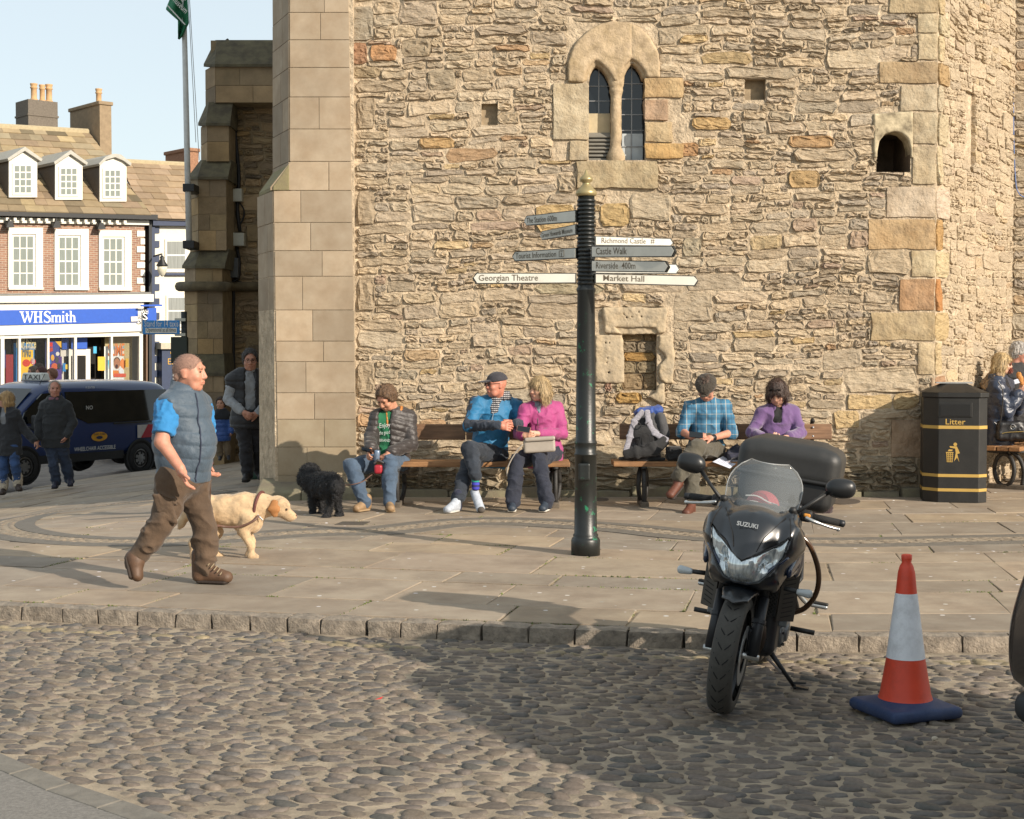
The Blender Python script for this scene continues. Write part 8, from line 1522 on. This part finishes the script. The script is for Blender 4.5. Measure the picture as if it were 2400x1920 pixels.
t = thing('pastry', 'golden pastry held by the woman in the navy coat', 'pastry', pr_(822, 560, 19.1)); F(.02).chain([pr_(808, 505, 19.1), pr_(822, 550, 19.1), pr_(838, 595, 19.1)], [.028, .034, .026]).ob('crust', mat('pastry_crust', 'b5793c', .7, var=.25, vs=30), t, .008, crease(.004, 25, 2)); F(.01).rb(pr_(800, 575, 19.08), (.05, .004, .03), .003, (unit(1, .2, .3), unit(0, 1, 0), unit(-.3, 0, 1))).ob('napkin', mat('paper'), t, .006)
# planter behind the standing man
q = P(*Z2(1628, 905), 21.3); pz = zg(q.x, 21.3); t = thing('planter', 'dark green planter with leafy plant, half hidden by the pier', 'planter', (q.x, 21.3, pz)); B().lathe([(.16, 0), (.18, .05), (.24, .7), (.26, .72), (.26, .78), (.22, .78), (.2, .7)], (q.x, 21.3, pz), n=20).ob('pot', mat('planter_green', '2a4a40', .6), t, smooth=True)
rdl = random.Random(4); v = []; f = []
for k in range(420):
    a = rdl.uniform(0, 6.28); r = rdl.uniform(0, .3); h_ = rdl.uniform(.72, 1.12) - r * .5; c = V(q.x + r * math.cos(a), 21.3 + r * math.sin(a), pz + h_); d_ = unit(rdl.uniform(-1, 1), rdl.uniform(-1, 1), rdl.uniform(-.2, 1)); s_ = d_.orthogonal().normalized() * .018; kk = len(v); v += [c - s_, c + d_ * .035 + s_ * .2, c + d_ * .07, c + s_]; f.append((kk, kk + 1, kk + 2, kk + 3))
ob('foliage', mesh_np('foliage', v, f), mat('leaf_green', '4f6a30', .7, var=.35, vs=9), t)
# ironwork and litter on the ground
def decal(name, label, cat, pts, m, dz=.006, road_=False):
    w_ = [(RD(*p) if road_ else G(*p)) for p in pts]; b = B(); k = len(w_); z = [(q.x, q.y, (ROADZ if road_ else zg(q.x, q.y)) + dz) for q in w_]; t = thing(name, label, cat, sum(w_, V(0, 0, 0)) / k)
    b.add(z + [(x, y, z_ - .02) for x, y, z_ in z], [tuple(range(k)), *[(i, (i + 1) % k, k + (i + 1) % k, k + i) for i in range(k)]]).ob('plate', m, t); return t
M_MH = mat('manhole_iron', '5a5148', .7, var=.25, vs=40, bump=.6, bs=70)
c = Z7(35, 738); decal('manhole_cover', 'round iron cover in the paving near the litter bin', 'manhole cover', [(c[0] + 36 * math.cos(a), c[1] + 7 * math.sin(a)) for a in [6.283 * i / 24 for i in range(24)]], M_MH); c = Z5(35, 1190); decal('manhole_cover', 'round iron cover in the paving before the backpack bench', 'manhole cover', [(c[0] + 17 * math.cos(a), c[1] + 4 * math.sin(a)) for a in [6.283 * i / 20 for i in range(20)]], M_MH); decal('drain_cover', 'dark oblong cover set in the paving before the black dog', 'drain cover', [Z4(330, 1238), Z4(545, 1240), Z4(595, 1217), Z4(390, 1216)], mat('drain_iron', '4d463d', .8, var=.2, vs=30, bump=.5, bs=60))
t = thing('petal', 'small red petal lying on the cobbles', 'petal', RD(888, 1646)); q = RD(888, 1646); B().add([q + V(-.02, -.012, .016), q + V(.012, -.004, .018), q + V(.022, .02, .026), q + V(.004, .018, .02)], [(0, 1, 2, 3)]).ob('petal_blade', mat('petal_red', 'c8322c', .6), t)
for (x, y, s_, lb) in ((2190, 1741, .016, 'pale pebble lying on the cobbles below the cone'), (1948, 1786, .012, 'small tan pebble on the shaded cobbles')):
    q = RD(x, y); t = thing('pebble', lb, 'pebble', q); F(.01).el((q.x, q.y, ROADZ + s_ + .004), (s_, s_ * .8, s_ * .7)).ob('pebble_body', mat('pebble_pale', 'b5aa98', .8), t, .005, lambda p_: .003 * vnoise(p_, 60, 1, 2))
# moss and weeds in the joints
rdm = random.Random(9); v = []; f = []
spots_m = [] and [(1020, 1283, 60), (1245, 1150, 30), (945, 1292, 40), (1160, 1288, 50), (990, 1325, 30), (1530, 1298, 30), (1260, 1250, 40), (880, 1160, 40), (1510, 1205, 30), (330, 1283, 40), (140, 1283, 30), (985, 1385, 15), (560, 1345, 30), (2030, 1488, 25), (1990, 1210, 12), (700, 1165, 60), (760, 1163, 60), (905, 1175, 60)]
for (x, y, n_) in spots_m:
    for k in range(n_ * 5):
        q = G(x + rdm.gauss(0, 26), y + rdm.gauss(0, 2.2)); s_ = rdm.uniform(.005, .012); a = rdm.uniform(0, 6.28); kk = len(v); h_ = rdm.uniform(.006, .022); v += [(q.x - s_ * math.cos(a), q.y - s_ * math.sin(a), q.z - .003), (q.x + s_ * math.cos(a), q.y + s_ * math.sin(a), q.z - .003), (q.x + rdm.uniform(-.01, .01), q.y + rdm.uniform(-.01, .01), q.z + h_)]; f.append((kk, kk + 1, kk + 2))
for (a, c) in EDG:
    if rdm.random() < .45 or a.y > 15.5 or a.y < 8.9: continue
    t0 = rdm.random(); L_ = rdm.uniform(.05, .3) if rdm.random() < .8 else .6
    for k in range(int(L_ * 110)):
        q = a.lerp(c, min(1, max(0, t0 + rdm.gauss(0, L_ / 2)))); s_ = rdm.uniform(.004, .009); an = rdm.uniform(0, 6.28); kk = len(v); z_ = zg(q.x, q.y); x_, y_ = q.x + rdm.gauss(0, .004) - .006, q.y + rdm.gauss(0, .004) - .006; v += [(x_ - s_ * math.cos(an), y_ - s_ * math.sin(an), z_ - .008), (x_ + s_ * math.cos(an), y_ + s_ * math.sin(an), z_ - .008), (x_ + rdm.uniform(-.008, .008), y_ + rdm.uniform(-.008, .008), z_ + rdm.uniform(.0, .009))]; f.append((kk, kk + 1, kk + 2))
tag(ob('moss', mesh_np('moss', v, f), mat('moss_green', '5b6a2c', .9, var=.35, vs=20)), 'green moss and weeds growing in the paving joints', 'moss', kind='stuff')
# ================================================================ motorcycle
fF, fR = RD(1690, 1675), RD(1777, 1553); hb_ = (fF - fR); WB = hb_.length; hb_.normalize(); mid = (fF + fR) / 2; yawb = math.atan2(-hb_.x, hb_.y); LEAN = math.radians(-8.5)
bk = thing('motorcycle', 'black sports touring motorcycle with top box, leaning on its side stand at the kerb', 'motorcycle', (mid.x, mid.y, ROADZ + .012)); bk.rotation_euler = (Matrix.Rotation(yawb, 4, 'Z') @ Matrix.Rotation(LEAN, 4, 'Y')).to_euler()
yF, yR = WB / 2, -WB / 2
M_FAIR = mat('fairing_black', '16191d', .28, var=.06, coat=.5); M_FNAVY = mat('fairing_navy', '1a2740', .2, var=.06, coat=.8); M_BPL = mat('bike_black_plastic', '1c1c1c', .55, var=.1, vs=40, bump=.15, bs=200); M_ENG = mat('engine_alloy', '7a7f83', .4, metal=.7, var=.15, vs=20, bump=.2, bs=60); M_SIL = mat('silver_lever', 'b9bbba', .3, metal=.8, var=.05); M_LENS = mat('clear_lens', 'aab0b2', .08, var=.1, spec=.9); M_DKM = mat('bike_dark_metal', '26272a', .45, metal=.3)
kw = dict(world=False)
def fob(F_, name, m, h=.01, disp=None, par=bk): return F_.ob(name, m, par, h, disp, False)
def bob(b, name, m, par=bk, smooth=False, bev=0.): return b.ob(name, m, par, False, smooth, bev)
def tyre(y, R, w_, name, grooves):
    pr = [(R - .075, -w_ * .46), (R - .045, -w_ * .5), (R - .02, -w_ * .44), (R - .006, -w_ * .28), (R, 0), (R - .006, w_ * .28), (R - .02, w_ * .44), (R - .045, w_ * .5), (R - .075, w_ * .46)]
    t = bob(B().lathe(pr, (0, y, R), (1, 0, 0), n=48, cap=False), name, mat('bike_tyre', '3a3834', .8, var=.2, vs=14, bump=.2, bs=90, stain=.4, ss=9, sc='4a463f'), smooth=True)
    if grooves:
        b = B()
        for k in range(26):
            a0 = 6.283 * k / 26
            for sx in (-1, 1):
                pts = [V(sx * x, y + math.cos(a0 + da) * (R - dr), R + math.sin(a0 + da) * (R - dr)) for x, da, dr in ((.006, .0, .0012), (.024, .07, .0045), (.042, .17, .0140), (.055, .26, .0290))]; b.tube(pts, .0036, 4)
        bob(b, 'tread_groove', mat('groove_black', '0b0b0b', .9), t)
    bob(B().lathe([(R - .07, -.035), (R - .085, -.03), (R - .085, .03), (R - .07, .035)], (0, y, R), (1, 0, 0), n=40, cap=False), 'rim', M_DKM, t, True)
    b = B(); [b.box(V(0, y + math.cos(a) * R * .42, R + math.sin(a) * R * .42), (.016, R * .34, .02), (V(1, 0, 0), V(0, math.cos(a), math.sin(a)), V(0, -math.sin(a), math.cos(a)))) for a in [6.283 * i / 5 for i in range(5)]]; b.lathe([(.045, -.06), (.045, .06)], (0, y, R), (1, 0, 0), n=16); bob(b, 'spokes', M_DKM, t)
    for sx in (-1, 1): bob(B().lathe([(.15, sx * .062), (.15, sx * .066), (.09, sx * .066), (.09, sx * .062)], (0, y, R), (1, 0, 0), n=32, cap=False), 'brake_disc', M_SIL, t)
    return t
tyre(yF, .302, .125, 'front_wheel', True); tyre(yR, .31, .17, 'rear_wheel', True)
ax_t = V(0, yF - .02, .30); top_t = V(0, yF - .24, .86)
for sx in (-1, 1):
    o = V(sx * .105, 0, 0); bob(B().tube([ax_t + o, ax_t.lerp(top_t, .5) + o], .030, 14), 'fork_slider', M_DKM, smooth=True); bob(B().tube([ax_t.lerp(top_t, .48) + o, top_t + o], .023, 12), 'fork_tube', mat('fork_black', '2a2b2d', .3, metal=.4), smooth=True)
    fob(F(.01).rb(ax_t + o + V(-sx * .015, -.075, .07), (.028, .045, .065), .012), 'brake_caliper', M_DKM, .009); bob(B().lathe([(.036, 0), (.036, .02)], ax_t.lerp(top_t, .28) + o, (top_t - ax_t), n=14), 'fork_clamp', M_DKM)
bob(B().tube([ax_t + V(-.14, 0, 0), ax_t + V(.14, 0, 0)], .016, 12), 'axle', M_SIL, smooth=True)
# front mudguard
R = .302; F_ = F(.01)
def mg(X, Y, Z): r = np.sqrt((Y - yF) ** 2 + (Z - R) ** 2); a = np.arctan2(Z - R, Y - yF); d = np.maximum(abs(r - (R + .035 - 3.2 * X * X)) - .007, abs(X) - .092 + .05 * abs(a - 1.65)); d = np.maximum(d, np.maximum(a - 2.55, .98 + 2.0 * abs(X) - a)); return d
F_.shell(mg, (-.11, yF - R - .06, R), (.11, yF + R + .06, 2 * R + .06)); fob(F_, 'mudguard', M_FAIR, .007)
# fairing: one field, cut into shell, lower lip and lamp
def fair(F_, g=0.):
    F_.el((0, yF - .20, .86), (.205 + g, .20 + g, .17 + g), k=.05); F_.ec((0, yF - .10, .90), (0, yF + .05, .76), (.15 + g, .10 + g), (.085 + g, .085 + g), u=(1, 0, 0), k=.06)
    for sx in (-1, 1): F_.chain([(sx * .17, yF - .22, 1.00), (sx * .208, yF - .22, .86), (sx * .14, yF - .08, .68)], [(.035 + g, .08 + g), (.04 + g, .14 + g), (.04 + g, .10 + g)], u=(1, 0, 0), k=.05)
    F_.ec((-.08, yF - .04, .69), (.08, yF - .04, .69), (.06 + g, .08 + g), (.06 + g, .08 + g), u=(0, 0, 1), k=.05); return F_
def hpoly(g=0): return [(-.195, .915), (-.15, .868), (-.07, .82), (0, .785), (.07, .82), (.15, .868), (.195, .915), (.175, .81), (.125, .73), (.085, .685), (.03, .668), (-.03, .668), (-.085, .685), (-.125, .73), (-.175, .81)]
FA = fair(F(.02)); FA.cut((0, yF - .40, 0), (0, -1, 0)); FA.el((0, yF - .42, .92), (.20, .24, .16), k=.02, sub=True); FA.rb((0, yF - .30, .60), (.13, .2, .10), .05, sub=True, k=.03)
FA.px(hpoly(), (0, 0, 0), (1, 0, 0), (0, 0, 1), (0, 1, 0), yF - .16, yF + .3, r=.004, k=.004, sub=True); FA.ec((0, yF - .06, .985), (0, yF + .085, .80), .012, .02, k=.03); fo_ = fob(FA, 'fairing', M_FAIR, .0075); fv = np.zeros(len(fo_.data.vertices) * 3, np.float32); fo_.data.vertices.foreach_get('co', fv); fv = fv.reshape(-1, 3)
def fsnap(x, z, up_=.002): c = np.abs(fv[:, 0] - x) + np.abs(fv[:, 2] - z) - .6 * fv[:, 1]; return Vector(fv[np.argmin(c + 9 * ((np.abs(fv[:, 0] - x) + np.abs(fv[:, 2] - z)) > .014))].tolist()) + V(0, up_, 0)
hp_ = [(x * 1.05, .79 + (z - .79) * 1.06) for x, z in hpoly()]; bob(B().tube([fsnap(*q) for q in hp_ + hp_[:1]], .004, 5), 'headlight_seal', M_BPL, smooth=True)
for sx in (-1, 1): bob(B().tube([fsnap(sx * x, z) for x, z in ((.20, .90), (.195, .94), (.185, .97), (.17, 1.0))], .0025, 4), 'panel_gap', M_DARK); bob(B().tube([fsnap(sx * x, z) for x, z in ((.06, .84), (.08, .90), (.12, .96), (.15, 1.0))], .002, 4), 'panel_gap', M_DARK)
FL = fair(F(.02), -.006); pf = F(0).px(hpoly(), (0, 0, 0), (1, 0, 0), (0, 0, 1), (0, 1, 0), yF - .15, yF + .3, r=.0); fn_ = pf.ops[0][0]; FL.shell(lambda X, Y, Z: -fn_(X, Y, Z), [-9] * 3, [9] * 3, .003, True)
lampo = fob(FL, 'headlight', mat('headlight_glass', 'c4cccf', .05, var=.45, vs=26, spec=.9, coat=.8, stretch=(3, 1, .5), metal=.55), .006)
b = B(); [b.box((x, yF + .015 - 1.6 * x * x - .04, .715 + .25 * abs(x)), (.0035, .05, .03), ) for x in [-.10 + .022 * i for i in range(10)]]; bob(b, 'lamp_flutes', mat('lamp_flute', 'd0d4d4', .1, metal=.7), lampo)
bob(B().tube(catmull([V(x, yF + .055 - 2.4 * x * x - .02, .665 + 1.0 * max(0, abs(x) - .05)) for x in (-.20, -.13, -.06, 0, .06, .13, .20)], 4), .010, 8), 'lower_lip', M_FNAVY, smooth=True)
for sx in (-1, 1): fob(F(.02).chain([(sx * .21, yF - .12, .73), (sx * .235, yF - .28, .78), (sx * .22, yF - .46, .74)], [(.015, .03), (.018, .075), (.016, .06)], u=(1, 0, 0)), 'side_panel', M_FNAVY, .008)
# windscreen
v = []; NS, NT = 17, 12
for i in range(NT):
    t = i / (NT - 1)
    for j in range(NS):
        s_ = -1 + 2 * j / (NS - 1); w_ = (.165 + .03 * math.sin(t * 2.0)) * (1 if t < .55 else math.sqrt(max(.02, 1 - ((t - .55) / .47) ** 2.2 * .82))); v.append((s_ * w_, yF - .10 - .20 * t - .115 * s_ * s_, .935 + .30 * t - .03 * s_ * s_ * (1 - t)))
me = mesh_np('windscreen', v, [(i * NS + j, i * NS + j + 1, (i + 1) * NS + j + 1, (i + 1) * NS + j) for i in range(NT - 1) for j in range(NS - 1)], True); o = ob('windscreen', me, mat('tinted_screen', '8f9496', .06, var=0, alpha=.22, spec=.8), bk, False); o.modifiers.new('s', 'SOLIDIFY').thickness = .004
edge = [V(*v[i * NS]) for i in range(NT)] + [V(*v[(NT - 1) * NS + j]) for j in range(NS)] + [V(*v[i * NS + NS - 1]) for i in range(NT - 1, -1, -1)]; bob(B().tube(edge, .0035, 5), 'screen_edge', mat('screen_edge', '9a9c9c', .2), o, True)
text('SUZUKI', 'lettering', mat('brand_silver', '8f9294', .3), V(.065, yF - .012, .93), V(-1, 0, 0), unit(0, -.3, 1), unit(0, 1, .3), .03, bk, False, width=.105, thick=.035, off=.03)
fob(F(.03).ec((-.09, yF - .095, .925), (.09, yF - .095, .925), (.02, .012), (.02, .012), u=(0, 0, 1)), 'screen_pad', M_BPL, .007); fob(F(.02).rb((0, yF - .30, .98), (.14, .05, .05), .03), 'instrument_panel', M_BPL, .01)
# tank, red tank bag, seat, tail, top box
fob(F(.06).el((0, .06, .86), (.19, .27, .15)).ec((0, .05, .75), (0, -.2, .76), .15, .12), 'fuel_tank', M_FNAVY, .012); fob(F(.03).el((.02, .14, .985), (.09, .12, .085)), 'tank_bag', mat('bag_red', '8c2a34', .6, var=.1), .01); b = B(); [b.tube(catmull([V(x, .14 + .11, .975 + .03 * k + .015 * math.sin(3 * x * 9)) for x in (-.07, -.02, .04, .1)], 3), .004, 5) for k in range(3)]; bob(b, 'bag_stripe', M_WHT)
fob(F(.05).chain([(0, -.10, .80), (0, -.35, .80), (0, -.62, .88)], [(.13, .06), (.15, .06), (.13, .055)], u=(1, 0, 0)), 'seat', M_BPL, .012); fob(F(.05).chain([(0, -.3, .72), (0, -.75, .86)], [(.13, .09), (.09, .06)], u=(1, 0, 0)), 'tail', M_FNAVY, .012)
TBY, TBZ = -.80, 1.14
fob(F(.02).rb((0, TBY, TBZ - .13), (.27, .20, .10), .06), 'top_box_base', M_BPL, .012); fob(F(.05).rb((0, TBY - .0, TBZ + .02), (.295, .215, .115), .075).ec((-.16, TBY, TBZ + .11), (.16, TBY, TBZ + .11), (.05, .15), (.05, .15), u=(0, 0, 1)), 'top_box_lid', mat('top_box_plastic', '2b2b2a', .5, var=.08, vs=60, bump=.12, bs=250), .012); fob(F(.01).rb((0, TBY, TBZ - .055), (.302, .222, .014), .012), 'top_box_seam', M_BPL, .01)
fob(F(.02).rb((0, -.75, .93), (.12, .18, .02), .015), 'luggage_rack', M_DKM, .01)
# handlebars, levers, mirrors, indicators
for sx in (-1, 1):
    a, c, e = V(sx * .10, yF - .30, .99), V(sx * .23, yF - .36, 1.0), V(sx * .375, yF - .43, .985); d_ = (e - c).normalized(); bob(B().tube([a, c, e], .012, 10), 'handlebar', M_DKM, smooth=True); bob(B().tube([c.lerp(e, .12), e + d_ * .012], .0185, 14), 'grip', mat('grip_rubber', '141414', .8, bump=.5, bs=200), smooth=True); bob(B().lathe([(.018, 0), (.019, .03), (.012, .035)], e + d_ * .012, d_, n=14), 'bar_end', M_DKM, smooth=True); fob(F(.01).rb(c + V(0, .01, .0), (.03, .028, .03), .012), 'switch_gear', M_BPL, .008)
    bob(B().tube(catmull([c + V(0, .05, -.005), c.lerp(e, .3) + V(0, .075, -.012), c.lerp(e, .8) + V(0, .07, -.022), e + V(sx * .02, .055, -.028)], 4), [.010] * 6 + [.0075] * 7, 8), 'lever', M_SIL, smooth=True); q = e + V(sx * .02, .055, -.028); fob(F(.01).el(q, (.012, .012, .012)), 'lever_ball', M_SIL, .006)
    m0, m1 = V(sx * .175, yF - .20, 1.01), V(sx * .325, yF - .27, 1.145); fob(F(.015).ec(m0 - V(0, .02, .02), m0 + V(0, .02, .025), .03, .02), 'mirror_mount', M_BPL, .008); bob(B().tube([m0, m0.lerp(m1, .5) + V(0, .012, 0), m1], [.011, .009, .012], 10), 'mirror_stalk', M_BPL, smooth=True); mc = m1 + V(sx * .055, -.01, .03); A3 = (unit(sx * 1, -.1, .10), unit(.1 * sx, 1, 0), unit(-.1 * sx, 0, 1)); fm = F(.02).el(mc, (.074, .048, .05), A3).rb(mc + A3[0] * .008, (.062, .03, .043), .028, A3); fm.cut(mc - V(0, .022, 0), (0, -1, 0)); mo = fob(fm, 'mirror', mat('mirror_shell', '1d1e1f', .38, var=.05), .007); fob(F(.005).el(mc - V(0, .020, 0), (.062, .004, .042), A3), 'mirror_glass', M_CHROME, .006, None, mo)
    i0, i1 = V(sx * .20, yF - .10, .655), V(sx * .275, yF - .10, .65); bob(B().tube([i0, i1], .012, 8), 'indicator_stalk', M_BPL, smooth=True); fob(F(.02).ec(i1, i1 + V(sx * .05, 0, 0), (.017, .018), (.023, .018), u=(0, 0, 1)), 'indicator', M_LENS, .006)
fob(F(.004).rb((-.235, yF - .325, 1.005), (.018, .01, .010), .004), 'switch_button', mat('amber', 'c98a3a', .4), .005)
# radiator and its guards
rad = bob(B().bb((-.155, yF - .36, .46), (.155, yF - .33, .68)), 'radiator', mat('radiator_black', '121212', .7)); b = B()
for k in range(-16, 17):
    for s_ in (-1, 1):
        x0_, x1_ = k * .02, k * .02 + s_ * .22; a, c = V(x0_, yF - .324, .46), V(x1_, yF - .324, .68)
        def cl(p_, q_): 
            t0, t1 = 0, 1; dx = q_.x - p_.x
            for bnd in (-.15, .15):
                t = (bnd - p_.x) / dx
                if (p_.x < bnd) == (bnd < 0): t0 = max(t0, t) if (dx > 0) == (bnd < 0) else t0; t1 = min(t1, t) if (dx > 0) != (bnd < 0) else t1
            return t0, t1
        pts = [a.lerp(c, i / 12) for i in range(13)]; pts = [p_ for p_ in pts if -.152 <= p_.x <= .152]
        if len(pts) > 1: b.tube([pts[0], pts[-1]], .0028, 4)
bob(b, 'guard_mesh', mat('guard_metal', '3d3a36', .5, metal=.5), rad)
for sx in (-1, 1):
    U_ = unit(sx * .75, -.66, 0); N_ = unit(sx * .66, .75, 0); c = V(sx * .20, yF - .37, .565); pnl = bob(B().box(c, (.055, .006, .125), (U_, N_, V(0, 0, 1))), 'guard_panel', mat('guard_panel', '3a3630', .5, metal=.3), bev=.003)
    bob(B().add([q for k in range(9) for q in [c + N_ * .0068 + U_ * u_ + V(0, 0, z_ - .10 + k * .024) for u_, z_ in ((-.032, -.008), (.032, .006), (.032, .012), (-.032, -.002))]], [(4 * k, 4 * k + 1, 4 * k + 2, 4 * k + 3) for k in range(9)]), 'guard_slot', M_DARK, pnl)
    bob(B().tube(catmull([V(sx * .07, yF - .38, .46), V(sx * .10, yF - .36, .36), V(sx * .09, yF - .42, .24), V(sx * .07, .0, .17), V(sx * .08, -.3, .18)], 5), .024, 10), 'exhaust_header', mat('exhaust_steel', '4f463f', .4, metal=.7), smooth=True)
    ec_ = bob(B().lathe([(.095, .13), (.095, .175), (.088, .185), (.06, .19), (.055, .205), (.03, .208), (.0, .208)], (0, .02, .34), (sx, 0, 0), n=24).box((sx * .17, .17, .45), (.04, .06, .055)), 'engine_cover', M_ENG, bev=.006); [bob(B().lathe([(.008, .18), (.008, .193)], (0, .02 + .082 * math.cos(a), .34 + .082 * math.sin(a)), (sx, 0, 0), n=8), 'cover_bolt', M_DKM, ec_) for a in [6.283 * i / 7 for i in range(7)]]
    bob(B().tube([V(sx * .15, -.02, .62), V(sx * .20, -.08, .50), V(sx * .22, -.16, .42)], .016, 8), 'frame_rail', M_DKM, smooth=True); bob(B().tube([V(sx * .2, -.12, .33), V(sx * .33, -.12, .33)], .014, 10), 'footpeg', M_BPL, smooth=True)
    bob(B().tube(catmull([V(sx * .16, -.24, .56), V(sx * .21, -.30, .48), V(sx * .25, -.34, .44)], 4), .013, 8), 'peg_bracket', M_SIL, smooth=True); fob(F(.01).rb((sx * .31, -.34, .44), (.055, .022, .012), .01), 'pillion_peg', M_SIL, .007); fob(F(.006).rb((sx * .315, -.34, .455), (.05, .02, .008), .006), 'peg_rubber', M_BPL, .006)
fob(F(.03).rb((0, .10, .40), (.17, .20, .17), .05).rb((0, .0, .60), (.14, .28, .10), .05), 'engine_block', M_DKM, .012); bob(B().tube([V(.16, -.25, .2), V(.2, -.55, .34), V(.22, -.9, .46)], [.04, .06, .055], 14), 'silencer', mat('exhaust_steel'), smooth=True)
# side stand and security cable
s0, s1 = V(-.13, .06, .22), V(-.30, -.03, .0); e = Matrix.Rotation(LEAN, 3, 'Y').inverted() @ V(-.285, -.035, -.008); bob(B().tube([s0, e], [.015, .011], 8), 'side_stand', M_DKM, smooth=True); bob(B().box(e + V(-.03, .0, .008), (.04, .02, .005)), 'stand_foot', M_DKM); bob(B().tube([s0.lerp(e, .1) + V(.02, .02, -.02), s0.lerp(e, .55) + V(.015, .02, -.0)], .007, 6), 'stand_spring', M_SIL); bob(B().tube([s0.lerp(e, .86), s0.lerp(e, .86) + V(-.075, .03, .02)], .006, 6), 'stand_tang', M_DKM)
cbp = catmull([V(-.20, yF - .38, .90), V(-.27, yF - .40, .84), V(-.325, yF - .44, .72), V(-.33, yF - .48, .60), V(-.28, yF - .52, .50), V(-.20, yF - .55, .45)], 6); co_ = bob(B().tube(cbp, .014, 10), 'lock_cable', mat('cable_smoke', '4a3320', .2, coat=.6), smooth=True)
bob(B().tube([V(-.16, -.2, .5), V(-.2, -.3, .58), V(-.17, -.45, .7)], .012, 8), 'hose', M_BPL, smooth=True)
